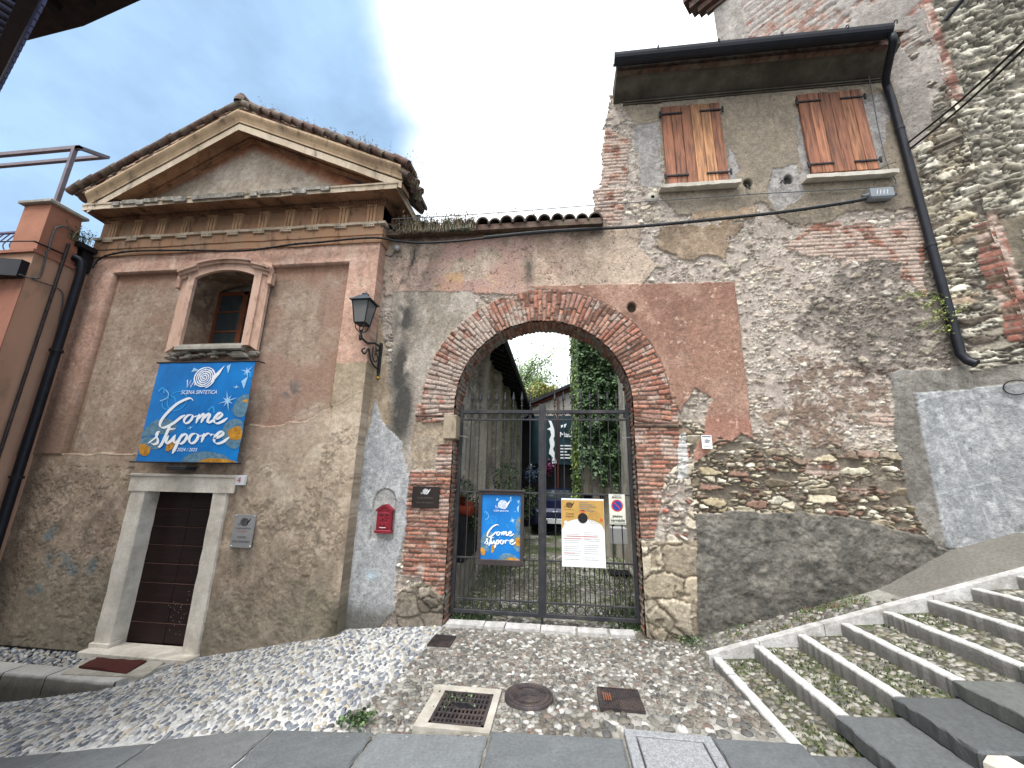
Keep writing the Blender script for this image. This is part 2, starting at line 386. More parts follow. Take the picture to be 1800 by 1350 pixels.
def bricks(x, z, s, bw=.25, bh=.058, cols=BR, mortar='84776a', wash=0., washc='b39d8e', relief_=.02, jitter=.35):
    zz = z + .012*(fbm(x, z, 3, s+1, 2)-.5)*2 + .01*(fbm(x, z, 12, s+8, 2)-.5)
    row = np.floor(zz/bh); rj = _h(row, row*0, s)
    xx = x/bw + .5*(row % 2) + jitter*rj + .03*(fbm(x, z, 20, s+9, 2)-.5)
    col_ = np.floor(xx); I = _h(col_, row, s+3)
    ex = np.minimum(xx-col_, 1-(xx-col_))*bw; ez = np.minimum(zz/bh-row, 1-(zz/bh-row))*bh
    e = np.minimum(ex, ez); body = ss(.004, .011, e)
    c = pal(I, cols)*(.42+.95*fbm(x, z, 26, s+4, 5))[:, None]
    body = body*ss(.2, .32, fbm(x, z, 30, s+14, 3)+.12*((I*5.3) % 1))
    mc = hexc(mortar)*(.6+.7*fbm(x, z, 15, s+5, 3))[:, None]
    c = mixc(mc*.75, c, body)
    if wash is not None:
        w = ss(.66-wash*.45, .80-wash*.45, fbm(x, z, 7, s+6, 5)); wc = hexc(washc)*(.7+.5*fbm(x, z, 25, s+7, 3))[:, None]
        c = mixc(c, wc, w*(.55+.45*body))
    miss = (I > .93)
    ht = body*relief_*(.4+.8*((I*17.3) % 1)) - .012*miss + .006*fbm(x, z, 30, s+2, 3)
    return c, ht
def patch(x, z, poly, s, amp=.09, sc=5):
    return inpoly(x + amp*2*(fbm(x, z, sc, s, 5)-.5), z + amp*2*(fbm(x+31, z, sc, s+50, 5)-.5), poly)
def over(C, H, m, col, ht):
    m = m.astype(float); return mixc(C, col, m), H*(1-m)+ht*m
def plaster(x, z, cols, s, sc=2.2, rough=.004):
    n = fbm(x, z, sc, s, 5); n2 = fbm(x, z, sc*2.7, s+9, 5)
    c = mixc(hexc(cols[0])*np.ones((len(x), 1)), hexc(cols[1]), ss(.35, .65, n))
    c = mixc(c, hexc(cols[2]), ss(.5, .72, n2)*.8)
    n3 = fbm(x, z*.35, sc*5, s+19, 4)
    pit = ss(.30, .22, fbm(x, z, 38, s+23, 3))
    return c*(.66+.68*fbm(x, z, 20, s+3, 5))[:, None]*(.86+.28*n3)[:, None]*(1-.35*pit)[:, None], rough*fbm(x, z, 20, s+4, 4)*2
STONE = ['b9ad97', 'a79d8b', 'c9bfaa', '988b7b', 'b7a893', '8d8377', 'a08f80', 'cdc6b6']
CREAM = ['b9ad92', 'a99b7e', 'c4bba2', '978869', '81735d', 'b0a58e', '75604e', 'c9c1ad', '80604f', '8d8069', '9c8f78']

def main_wall(x, z):
    # base: small rubble half buried in pinkish-grey mortar
    c, h = rubble(x, z, .15, .085, 11, STONE, 'a2958a', .03, .2, .38)
    c2, h2 = rubble(x, z, .08, .045, 14, STONE+['c9c2b4'], 'a99c90', .02, .25, .3)
    mm = ss(.47, .53, fbm(x, z, 3.1, 15, 4)); c = mixc(c, c2, mm); h = h*(1-mm)+h2*mm
    # lower zone of coursed cream stones
    low = ss(2.55, 2.1, z + .5*(fbm(x, z, 2, 21, 3)-.5)+.12*(x-3))*(x > 1.5)
    c3, h3 = rubble(x, z, .27, .095, 23, CREAM, '6f6558', .055, .13, .12)
    c, h = mixc(c, c3, low), h*(1-low)+h3*low
    # brown render smears between the stones
    for poly, cols, s in (([(1405,620),(1590,635),(1575,745),(1440,775),(1395,700)], ('7a6252','6a5547','86705f'), 31),
                          ([(1325,740),(1400,700),(1500,770),(1400,800)], ('7d6654','6c584a','8a7462'), 33)):
        p = patch(x, z, P2(poly), s, .3, 2.4)*ss(.36, .44, fbm(x, z, 9, s+3, 4)); pc, ph = plaster(x, z, cols, s); pm = np.clip(p, 0, 1)*ss(.40, .50, fbm(x, z, 15, s+6, 4))
        c = mixc(c, pc, pm*.85); h = h*(1-pm*.6)+pm*.6*(ph+.022)
    # dark damp stain
    st = patch(x, z, P2([(1540,440),(1640,430),(1700,660),(1590,670),(1470,640),(1390,560),(1470,500)]), 37, .35, 1.8)*ss(.2, .5, fbm(x, z, 8, 38, 4))
    c = mixc(c, c*.42, st*.9)
    # brick patch high right, brick patches scattered
    for poly, s in (([(1415,402),(1625,392),(1630,520),(1600,500),(1570,462),(1420,455),(1370,430)], 41), ([(1400,385),(1470,385),(1520,425),(1440,432)], 42),
                    ([(1045,330),(1100,330),(1095,400),(1045,400)], 43), ([(1065,225),(1105,250),(1095,330),(1050,330)], 44),
                    ([(1535,725),(1575,728),(1570,750),(1530,748)], 45), ([(1410,810),(1480,815),(1480,830),(1410,830)], 46), ([(1480,860),(1530,862),(1530,873),(1480,870)], 47)):
        p = patch(x, z, P2(poly), s, .14, 3.5); bc, bh = bricks(x, z, s, .27, .062, BR, wash=.75)
        c, h = over(c, h, p, bc, bh+.01)
    # plaster field above the arch, with cracks and a torn right edge
    p = patch(x, z, P2([(660,395),(1128,395),(1120,440),(1150,470),(1130,500),(1060,515),(830,520),(680,520)]), 51, .1, 4)
    pc, ph = plaster(x, z, ('ab9885', '968470', 'b59c88'), 52, 1.6)
    och = ss(.5, .62, fbm(x, z, 2.3, 53, 4))*np.exp(-((x+1.5)/.8)**2); pc = mixc(pc, hexc('b98e5c'), och*.8)
    pk = ss(.48, .6, fbm(x, z, 2.6, 54, 4))*np.exp(-((x+1.3)/1.2)**2); pc = mixc(pc, hexc('a87f76'), pk*.7)
    crack = np.abs(fbm(x, z, 5, 55, 5)-.5) < .006; pc = mixc(pc, pc*.35, crack*.9)
    c, h = over(c, h, p, pc, ph+.028-crack*.01)
    for poly, s in (([(1170,398),(1300,390),(1270,455),(1200,460),(1150,430)], 61), ([(1210,355),(1330,345),(1330,385),(1220,392)], 62)):
        p = patch(x, z, P2(poly), s, .16, 4); pc, ph = plaster(x, z, ('927c63', '7f6c57', 'a38d74'), s, 3); c, h = over(c, h, p, pc, ph+.03)
    # smooth plaster left of the arch
    p = patch(x, z, P2([(690,512),(832,510),(845,600),(770,660),(750,760),(800,830),(722,850),(640,760),(690,640)]), 63, .07, 3)
    pc, ph = plaster(x, z, ('a2978a', '8e8475', 'ada295'), 64, 2); c, h = over(c, h, p, pc, ph+.02)
    # old rubble strip near the chapel with beige render tongue
    p = patch(x, z, P2([(600,700),(672,560),(680,640),(690,740),(640,760),(600,1120)]), 65, .08, 4)
    pc, ph = plaster(x, z, ('a58f74', '96836a', 'ab9a83'), 66, 2); c, h = over(c, h, p, pc, ph+.015)
    # soot streaks
    sk = np.zeros(len(x))
    for (a, b_, w_, k) in ((716, 470, .25, .6), (712, 560, .2, .65), (705, 650, .16, .8), (708, 720, .16, .95), (690, 780, .12, .5), (760, 700, .14, .3), (745, 480, .3, .35), (930, 470, .08, .5)):
        q = onY(a, b_, YW); sk = np.maximum(sk, k*np.exp(-((x-q[0])/w_)**2-((z-q[2])/.5)**2))
    sk = sk*ss(.3, .55, fbm(x, z*.5, 4, 67, 5)); c = mixc(c, hexc('3c3b38')*np.ones((len(x), 1)), np.clip(sk*1.6, 0, .93))
    # fresh grey render by the letter box
    p = patch(x, z, P2([(588,1130),(612,900),(648,760),(662,700),(672,745),(706,780),(724,850),(724,900),(700,1000),(696,1075),(660,1110)]), 70, .05, 3.5)
    pc, ph = plaster(x, z, ('a0a1a2', '8f9193', 'b0b0b0'), 71, 3)
    bot = ss(.1, -.15, z+.25*(fbm(x, z, 4, 72, 3)-.5)); pc = mixc(pc, hexc('6c695f'), bot*.8)
    c, h = over(c, h, p, pc, ph+.03)
    # niche line and patch around the letter box, graffiti smudge
    q = onY(676, 905, YW); a_ = np.abs(x-q[0])/.165; zt_ = q[2]-.3; top_ = q[2]+.16
    dn = np.where(z > top_, np.hypot((x-q[0])/.165, (z-top_)/.2), np.maximum(a_, (zt_+.0-z)*6+.9)); c = mixc(c, hexc('96948f'), ((dn < 1)*.5)); e_ = np.abs(dn-1) < .07; c = mixc(c, hexc('77746e'), e_*.7*ss(.35, .5, fbm(x, z, 9, 78, 3))); h = h-(dn < 1)*.012
    q = onY(655, 1010, YW); m_ = np.exp(-((x-q[0])/.08)**2-((z-q[2])/.05)**2); c = mixc(c, hexc('a9c4d2'), m_*.7)
    # pink render right of the arch
    pp = inpoly(x+.025*(fbm(x, z, 9, 80, 4)-.5), z+.03*(fbm(x, z, 9, 81, 4)-.5), P2([(930,505),(1290,497),(1322,772),(1300,762),(1285,778),(1262,768),(1240,800),(1222,812),(1180,760),(1100,560)]))
    hole = patch(x, z, P2([(1180,705),(1195,725),(1222,682),(1250,702),(1238,735),(1236,760),(1210,815),(1165,830),(1150,700)]), 82, .03, 8)
    pc, ph = plaster(x, z, ('8f6a56', '835d4b', '9d7a66'), 83, 1.3)
    pc = mixc(pc, hexc('b99a85'), (fbm(x, z, 13, 84, 3) > .76)*.8)
    low2 = ss(2.75, 2.45, z); pc = mixc(pc, hexc('a06a58'), low2*.5)
    c, h = over(c, h, pp & ~hole, pc, ph+.034)
    # pier and impost brickwork, left
    def pier(poly, s, wash, col=BR, am=.025):
        nonlocal c, h
        p = patch(x, z, P2(poly), s, am, 7); bc, bh = bricks(x, z, s+1, .24, .056, col, wash=wash, washc='b0988a')
        c, h = over(c, h, p, bc, bh+.025)
    pier([(722,828),(808,826),(808,1035),(760,1050),(742,1015),(708,1012)], 90, .22)
    pier([(770,778),(812,776),(812,840),(765,840)], 92, .3)
    pier([(733,712),(806,712),(806,742),(733,742)], 94, .35)
    # beige render between impost and pier bricks
    p = patch(x, z, P2([(728,743),(806,743),(800,776),(768,785),(764,825),(722,826)]), 95, .03, 6)
    pc, ph = plaster(x, z, ('a3927a', '8c7c67', '9a8e7c'), 96, 5); c, h = over(c, h, p, pc, ph+.02)
    # rough stone foot of left pier
    p = patch(x, z, P2([(696,1150),(700,1040),(745,1020),(775,1045),(810,1070),(812,1150)]), 97, .05, 5)
    bc, bh = rubble(x, z, .36, .24, 98, ['8d8272', '796f60', '85796a'], '736a5c', .05, .04, 0, .3, .3); c, h = over(c, h, p, bc, bh+.02)
    # right pier
    pier([(1090,700),(1188,700),(1192,760),(1212,790),(1205,840),(1170,860),(1165,900),(1160,945),(1095,945)], 100, .26)
    p = patch(x, z, P2([(1165,840),(1215,800),(1222,960),(1150,960),(1158,900)]), 102, .06, 5)
    bc, bh = rubble(x, z, .2, .14, 103, STONE+['8f4a36'], 'a0958a', .04, .14, .2); c, h = over(c, h, p, bc, bh+.02)
    p = patch(x, z, P2([(1192,765),(1204,760),(1208,800),(1205,840),(1190,845)]), 104, .02, 5); c = mixc(c, hexc('c9c9c6'), p*.8)
    p = inpoly(x+.03*(fbm(x, z, 6, 105, 3)-.5), z, P2([(1095,950),(1222,950),(1232,1140),(1100,1140)]))
    bc, bh = rubble(x, z, .5, .3, 106, ['a4967f', '928570', 'aca08a', '9c8f78'], '8a7d69', .05, .04, 0, .3, .3); c, h = over(c, h, p, bc, bh+.035)
    # arch ring: two rings of bricks on edge
    dx = x-ACX; dz = z-ACZ; r = np.hypot(dx, dz); th = np.arctan2(dz, dx)
    rw = r+.03*(fbm(x, z, 8, 110, 4)-.5)
    ring = (rw < ROUT) & (z > ACZ-.28)
    s_ = (pi-th)*1.55
    bc, bh = bricks(r-1.28, s_, 111, .255, .068, BR, wash=None, relief_=.03, jitter=.6)
    ws = ss(.3, -1.1, dx)*.75+.02
    w = ss(.62-.33*ws, .72-.33*ws, fbm(x, z, 8, 112, 5)); wc = hexc('b09c8e')*(.65+.5*fbm(x, z, 25, 113, 3))[:, None]
    groove = ss(0, .01, bh); bc = mixc(bc, wc, w*(.2+.75*groove))
    c, h = over(c, h, ring, bc, bh+.03)
    rim = (rw >= ROUT) & (rw < ROUT+.022) & (z > ACZ) & (x > -.9); c = mixc(c, c*.35, rim*.7)
    # dark cement foot of the house wall
    p = inpoly(x+.04*(fbm(x, z, 4, 120, 4)-.5), z+.07*(fbm(x, z, 5, 121, 4)-.5), P2([(1220,903),(1300,898),(1480,906),(1600,938),(1700,950),(1740,1200),(1222,1200)]))
    pc, ph = plaster(x, z, ('6a665e', '595650', '777268'), 122, 4)
    c, h = over(c, h, p, pc, ph+.045+.04*fbm(x*.6, z*1.5, 4, 123, 5)+.04*fbm(x, z, 13, 124, 6))
    # upper house plaster, jagged left edge
    p = patch(x, z, P2([(1095,190),(1700,100),(1720,365),(1480,372),(1450,395),(1390,400),(1340,360),(1280,372),(1190,378),(1160,345),(1170,300),(1158,240),(1112,225)]), 130, .1, 4)
    pc, ph = plaster(x, z, ('877b6a', '7c7161', '91846f'), 131, 1.5)
    pc = mixc(pc, hexc('6e6457'), ss(7.95, 8.15, z)*.4)
    c, h = over(c, h, p, pc, ph+.034)
    for poly, s in (([(1355,300),(1400,290),(1412,345),(1370,375),(1345,350)], 133), ([(1110,225),(1158,215),(1165,330),(1128,330)], 134), ([(1280,255),(1300,300),(1285,330),(1275,320)], 135), ([(1398,205),(1412,210),(1425,320),(1405,320)], 136), ([(1505,170),(1570,170),(1560,200),(1545,300),(1530,290)], 137)):
        p = patch(x, z, P2(poly), s, .06, 6); pc, ph = plaster(x, z, ('98938f', '8a8480', 'a6a19c'), s, 4); c, h = over(c, h, p, pc, ph+.02)
    # grey ledge and pale slab, right end
    p = patch(x, z, P2([(1560,655),(1760,640),(1760,980),(1640,960),(1600,900),(1570,760)]), 140, .06, 4)
    pc, ph = plaster(x, z, ('77726a', '68645d', '84807a'), 141, 3); c, h = over(c, h, p, pc, ph+.03)
    p = inpoly(x+.02*(fbm(x, z, 8, 142, 3)-.5), z+.02*(fbm(x, z, 8, 143, 3)-.5), P2([(1601,692),(1800,680),(1800,975),(1657,962)]))
    pc, ph = slabc(x, z); c, h = over(c, h, p, pc, ph+.055)
    # put-log holes
    for (a, b_) in ((1110, 542), (1313, 325), (1385, 317)):
        q = onY(a, b_, YW); d = np.hypot(x-q[0], (z-q[2])*.8); m_ = ss(.075, .05, d); c = mixc(c, c*.12, m_); h = h-.06*m_
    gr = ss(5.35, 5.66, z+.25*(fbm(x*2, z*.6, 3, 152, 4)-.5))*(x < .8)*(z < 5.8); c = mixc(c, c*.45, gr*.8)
    # damp foot
    c = mixc(c, c*.55, ss(.35, -.1, z-np.interp(x, [1.6, 4.5], [0, .9])*(x > 1.6)+.3*(fbm(x, z, 4, 150, 4)-.5))*.7)
    return c, h
def slabc(x, z):
    pc, ph = plaster(x, z, ('98999b', '86898b', 'acadad'), 145, 4)
    seam = (np.abs((z-.25*x) % 1.15-.5) < .012) | (np.abs((x+.15*z) % .62-.3) < .012)
    v = ss(.5, .7, fbm(x*3.5, z*.7, 3, 146, 4)); pc = mixc(pc, hexc('7d8083'), v*.55); pc = mixc(pc, hexc('b9bcbd'), seam*.3*ss(.4, .55, fbm(x, z, 5, 147, 3)))
    return pc, ph+seam*.003
def map_main(u, v, h): return np.stack([u, YW-h, v], 1)

M['impost'] = stain_mat('impost render', 'a3927a', '8b7c66', '5d5347', 3, 9)
gw = thing('gateway_wall', (ACX, YW, -.1), 'old plastered garden wall with round brick archway between the chapel and the stone house', 'wall')
SPLIT = 1.95
def keep_gate(u, v):
    r = np.hypot(u-ACX, v-ACZ); op = ((r < RIN) & (v > ACZ)) | ((np.abs(u-ACX) < RIN) & (v <= ACZ))
    top = v < 5.78+.03*np.sin(u*3)
    return ~op & top & ~((u > .62) & (v > 5.70+.04*np.sin(v*30)))
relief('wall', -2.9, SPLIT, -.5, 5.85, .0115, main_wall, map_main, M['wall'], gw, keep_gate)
# reveal of the arch: brick soffit and jambs
def soff(u, v):    # u along the curve 0..L, v depth
    c, h = bricks(v*1.02+.1, u, 160, .3, .066, BR, wash=.45, washc='8e8478', relief_=.02)
    return c*.9, h
Ls = pi*RIN; J = ACZ+.45; TOT = 2*J+Ls
def map_soff(u, v, h):
    x = np.empty(len(u)); z = np.empty(len(u)); R_ = RIN-h+.004
    a = u < J; b_ = u > J+Ls; m_ = ~(a | b_); t = pi-(u-J)/RIN
    x[a] = ACX-R_[a]; z[a] = u[a]-.45
    x[m_] = ACX+R_[m_]*np.cos(t[m_]); z[m_] = ACZ+R_[m_]*np.sin(t[m_])
    x[b_] = ACX+R_[b_]; z[b_] = ACZ-(u[b_]-J-Ls)
    return np.stack([x, YW-.035+v, z], 1)
relief('arch_reveal', 0, TOT, 0, .46, .0125, soff, map_soff, M['wall'], gw)
mb = MB()   # back face, so that the wall has its thickness
N_ = 24; arc = [(ACX+(RIN+.004)*cos(pi-pi*i/N_), ACZ+(RIN+.004)*sin(pi-pi*i/N_)) for i in range(N_+1)]
yb = YW+.42
mb.add([(-2.9, yb, -.5), (ACX-RIN, yb, -.5), (ACX-RIN, yb, ACZ), (-2.9, yb, ACZ)], [(0, 1, 2, 3)])
mb.add([(ACX+RIN, yb, -.5), (SPLIT, yb, -.5), (SPLIT, yb, ACZ), (ACX+RIN, yb, ACZ)], [(0, 1, 2, 3)])
vs = [(p[0], yb, p[1]) for p in arc]+[(-2.9+(SPLIT+2.9)*i/N_, yb, 5.8) for i in range(N_+1)]
mb.add(vs, [(i, i+1, N_+2+i, N_+1+i) for i in range(N_)])
mb.add([(-2.9, yb, ACZ), arc and (arc[0][0], yb, ACZ), (-2.9, yb, 5.8)], [(0, 1, 2)]); mb.add([(SPLIT, yb, ACZ), (arc[-1][0], yb, ACZ), (SPLIT, yb, 5.8)], [(0, 1, 2)])
mb.add([(-2.9, YW-.01, 5.78), (SPLIT, YW-.01, 5.78), (SPLIT, yb, 5.8), (-2.9, yb, 5.8)], [(0, 1, 2, 3)])
mb.build('back_face', M['courtplaster'], gw)
# impost blocks projecting a little at the springing
for (x0, x1, z0, z1) in ((-1.66, -1.47, 2.28, 2.63),):
    m2 = MB(); m2.cbox(x0, x1, YW-.075, YW+.3, z0, z1, .012); m2.build('impost_block', M['impost'], gw)
mb = MB(); mb.cbox(-2.1, -1.68, YW-.065, YW+.02, 2.60, 2.635, .01); mb.build('impost_ledge', M['tile'], gw)
mb = MB(); mb.cbox(1.04, 1.62, YW-.07, YW+.02, 2.46, 2.5, .01); mb.build('impost_ledge', M['tile'], gw)

house = thing('stone_house', (3.2, YW, 0), 'tall rubble stone house with two shuttered windows above the brick archway', 'house')
def keep_house(u, v):
    edge = np.interp(v, [5.7, 6.35, 6.41, 7.5, 8.0, 8.83], [.62, .60, .72, .80, .91, 1.0])+.05*(_h(np.floor(v/.065), np.floor(v*0), 5)-.5)+.02*(vn(u*20, v*20, 3)-.5)
    return ((v > 5.70+.04*np.sin(v*30)) | (u > SPLIT)) & ~((u < SPLIT) & (v < 5.70)) & (u > np.where(v > 5.69, edge, 0))
relief('wall', SPLIT, 5.45, -.3, 5.7, .0115, main_wall, map_main, M['wall'], house)
relief('upper_wall', .5, 5.45, 5.69, 8.3, .0115, main_wall, map_main, M['wall'], house, lambda u, v: keep_house(u, v))
# side and inner body of the house (angled flank leaves the sky clear)
def flank(u, v):
    c, h = rubble(u*1.1, v, .2, .09, 171, STONE+BR[:3], 'a2958a', .03, .2, .3); return c, h
def map_fl(u, v, h):
    b = np.interp(v, [5.7, 6.35, 6.41, 7.5, 8.0, 8.83], [.62, .62, .73, .81, .92, 1.0])
    return np.stack([b+.03+u*.42-h, YW-.0+u*.9, v], 1)
relief('flank_wall', 0, 3.0, 5.6, 8.25, .03, flank, map_fl, M['wall'], house)

# ------------------------------------------------------------------ chapel facade relief
def trap(x, a, b, s): return ss(a-s, a+s, x)*(1-ss(b-s, b+s, x))
def chap_wall(x, z):
    n = fbm(x, z, 1.7, 201, 5)
    pink, ph = plaster(x, z, ('c09680', 'b28a74', 'c7a590'), 202, 1.8)
    grey, gh = plaster(x, z, ('9a8571', '8c7560', 'a79582'), 204, 1.5)
    mo = fbm(x, z, .9, 206, 4); grey = mixc(grey, hexc('8f6b58'), ss(.5, .68, mo)*.7)
    top = ss(4.75, 5.05, z+.2*(n-.5)); grey = mixc(grey, hexc('8d5c42'), top*.65)
    sx = .02*(fbm(x, z, 3, 208, 3)-.5)
    panel = (np.abs(x+5.525+sx*.3) < 2.185) & (z < 5.11) & (z > 1.2)
    m = panel.astype(float)
    # window surround band keeps the frame level
    c = mixc(pink, grey, m); h = .075*(1-m)+ph
    # frame line of warm red stucco around the panel
    fr = panel & ((np.abs(x+5.525) > 2.13)); c = mixc(c, hexc('8a5b40'), fr*.6)
    # grey-beige render on the lower right pilaster
    low = patch(x, z, [(-3.5, 3.42), (-2.5, 3.36), (-2.5, -1), (-3.5, -1)], 210, .05, 5)
    bc, bh = plaster(x, z, ('9c8a70', '8b7a62', 'a39278'), 211, 2)
    c = mixc(c, bc, low & ~panel); 
    lp = ss(3.6, 2.2, z+.6*(n-.5))*(x < -7.6); c = mixc(c, hexc('7d6450'), lp*.7)
    # lower weathered zone with torn edge
    edge = np.interp(x, [-8.3, -7.6, -6.4, -4.6, -4.2, -3.7, -3.3, -2.8], [1.98, 1.99, 2.0, 2.42, 2.42, 2.5, 2.78, 3.0])+.12*(fbm(x, z, 2.5, 212, 5)-.5)*(x > -4.8)+.05*(fbm(x, z, 4, 232, 4)-.5)
    lowz = (z < edge); rightz = ss(-4.6, -4.0, x)
    pc, ph2 = plaster(x, z, ('a08c76', '8e7a66', 'b29f89'), 214, 2.4)
    pr, _ = plaster(x, z, ('b6a38c', 'a6927b', 'c4b29c'), 218, 1.6); pc = mixc(pc, pr, rightz*ss(.3, 1.6, z)*.9)
    pc = mixc(pc, hexc('736b5b'), ss(.45, .65, fbm(x, z, 1.5, 216, 5))*ss(1.6, .1, z)*.6)
    bl_ = ss(-.1, .55, edge-z+.5*(fbm(x, z, 1.8, 233, 5)-.5)); c = mixc(c, pc, lowz*(.35+.6*bl_)); h = np.where(lowz & (x < -3.30), .058+ph*.8, h)
    lip = lowz & (z > edge-.014) & (fbm(x, z, 3, 237, 3) > .42); c = mixc(c, hexc('b8a48a'), lip*.5); h = h+lip*.006
    # flaking coats
    f = .5*fbm(x, z*1.2, 12, 220, 6)+.5*fbm(x, z, 27, 221, 4); zone = ss(1.9, 1.0, z)*ss(-4.8, -3.8, x)+ss(-3.45, -3.2, x)*ss(2.5, 2.0, z)+.5*ss(2.0, 1.4, z)*(x < -6.3)+.6*(np.exp(-((x+4.2)/.15)**2)*np.exp(-((z-1.4)/.35)**2))
    fl = (f > .58-.1*np.clip(zone, 0, 1)) & (zone > .12) & (fbm(x, z, 2.6, 229, 4) > .50); c = mixc(c, hexc('7b6c59')*np.ones((len(x), 1))*(.7+.6*fbm(x, z, 18, 222, 3))[:, None], fl*.5)
    e = (np.abs(f-(.58-.1*np.clip(zone, 0, 1))) < .008) & (zone > .15); c = mixc(c, hexc('bcab92'), e*.35); h = h - fl*.006 + e*.003 + .008*np.clip(zone, 0, 1)*fbm(x, z, 16, 223, 6)
    mt_ = lowz*ss(2.2, .8, z+.5*(n-.5)); c = c*(1-mt_[:, None]*(.5-1.0*(fbm(x, z*.7, 8, 235, 5)-.08)[:, None]).clip(-.3, .6))
    # rising damp and lichen near the ground
    g = ss(.9, -.5, z+.5*(fbm(x, z, 3, 224, 5)-.5)); c = mixc(c, hexc('7a7362')*np.ones((len(x), 1))*(.6+.8*fbm(x, z, 16, 225, 4))[:, None], g*.65)
    h = h + g*.02*fbm(x, z, 14, 226, 5)
    v = ss(.55, .75, fbm(x*4, z*.5, 2, 227, 4)); c = mixc(c, c*.78, v*.5)
    # grey rub on the right panel, blue paint rubs lower left
    for (a, b_, w_, hh, cc, k) in ((505, 683, .16, .13, '5d5c5c', .7), (85, 935, .11, .12, '2f7387', .55), (100, 985, .2, .1, '2b6c82', .5), (125, 1000, .12, .1, '3a6f80', .4), (62, 1035, .11, .1, '2a7187', .6), (160, 995, .08, .1, '356f80', .4)):
        q = onY(a, b_, YC); m_ = k*np.exp(-((x-q[0])/w_)**4-((z-q[2])/hh)**4)*ss(.35, .55, fbm(x, z, 9, 230, 4)); c = mixc(c, hexc(cc)*np.ones((len(x), 1)), m_)
    mo = np.exp(-((x+2.85)/.15)**2)*ss(.3, -.1, z); c = mixc(c, hexc('2e3022'), mo*.8)
    return c, h
ch = thing('chapel', (-5.5, YC, -.6), 'ochre stucco chapel front with a triangular pediment and frieze left of the archway', 'chapel')
WX, WR = -5.49, .545      # window opening
def win_top(x): return 4.92+.12*(1-((x-WX)/WR)**2)
def keep_ch(u, v):
    w = (np.abs(u-WX) < WR) & (v > 3.73) & (v < win_top(u))
    d = (u > -6.05) & (u < -4.93) & (v < 1.5)
    return ~w & ~d
relief('front_wall', -8.35, -2.85, -1.0, 5.5, .0125, chap_wall, lambda u, v, h: np.stack([u, YC+.075-h, v], 1), M['stucco'], ch, keep_ch)
# pilaster return against the gateway wall
relief('corner_return', 0, .3, -.6, 6.2, .02, lambda u, v: (chap_wall(-3.0+u*0, v)[0]*.95, .0*u), lambda u, v, h: np.stack([-2.85+0*u, YC-.005+u, v], 1), M['stucco'], ch)
# ================================================================== chapel mouldings
def sweep(name, prof, path, mat_, parent, rake=False):
    """prof = (out, dz) ; path = list of (x, y, zoff, ox, oy): ox,oy direction of 'out' at the point"""
    mb = MB(); n = len(prof); vs = []
    for (x, y, z, ox, oy) in path:
        for (o, dz) in prof: vs.append((x+ox*o, y+oy*o, z+dz))
    fs = [(i*n+k, i*n+k+1, (i+1)*n+k+1, (i+1)*n+k) for i in range(len(path)-1) for k in range(n-1)]
    mb.add(vs, fs); mb.add(vs[:n], [tuple(range(n))]); mb.add(vs[-n:], [tuple(range(n))[::-1]])
    return mb.build(name, mat_, parent)
def wob(x, s, a=.008): return a*(float(vn(np.array([x*3.1]), np.array([s*1.]), s)[0])*2-1)
XL, XR, BK = -8.22, -2.85, 5.86
def cornice_path(z, y=YC, back=BK, seg=40, s=1):
    p = [(XL+(XR-XL)*i/seg, y, z+wob(i*.3, s), 0, -1) for i in range(seg)]
    return p+[(XR, y, z, 1, -1), (XR, back, z, 1, 0)]
# entablature body
mb = MB(); mb.box(XL, XR, YC+.0, BK, 5.44, 6.36); mb.build('frieze', M['frieze'], ch)
sweep('architrave', [(0, 5.43), (.03, 5.43), (.035, 5.55), (.05, 5.56), (.055, 5.68), (.0, 5.69)], cornice_path(0), M['frieze'], ch)
sweep('taenia', [(0, 5.735), (.085, 5.735), (.09, 5.775), (0, 5.79)], cornice_path(0, s=2), M['corona'], ch)
mb = MB(); mb.box(XL, XR-.0, YC-.052, YC, 5.68, 5.736); mb.build('architrave_top', M['frieze'], ch)
sweep('cornice', [(0, 6.13), (.035, 6.135), (.055, 6.19), (.075, 6.20), (.31, 6.19), (.33, 6.15), (.35, 6.15)], cornice_path(0, s=3), M['cornice'], ch)
sweep('corona', [(.352, 6.148), (.357, 6.225), (.37, 6.23), (.375, 6.255), (0, 6.36)], cornice_path(0, s=4), M['corona'], ch)
mb = MB(); rl = random.Random(4); xx_ = -7.6
while xx_ < -3.6:
    w_ = rl.uniform(.08, .3); a_ = .006 if -6.9 < xx_ < -4.2 else .003; zt_ = 6.258+rl.uniform(-.012, .012); zb_ = 6.16+rl.uniform(.0, .05)
    mb.hexa([(xx_, YC-.38-a_, zb_), (xx_+w_, YC-.38-a_, zb_+rl.uniform(-.01, .01)), (xx_+w_, YC-.34, zb_), (xx_, YC-.34, zb_)], [(xx_, YC-.385-a_, zt_), (xx_+w_, YC-.385-a_, zt_), (xx_+w_, YC-.30, zt_+.01), (xx_, YC-.30, zt_+.01)]); xx_ += w_+(rl.uniform(0, .12) if rl.random() < .4 else .002)
mb.build('weathered_edge', M['lichen'], ch)
mb = MB()
x = XL+.1
while x < XR-.02: mb.box(x, x+.022, YC-.09, YC-.055, 6.145, 6.185); x += .04
mb.build('dentil_band', M['cornice'], ch)
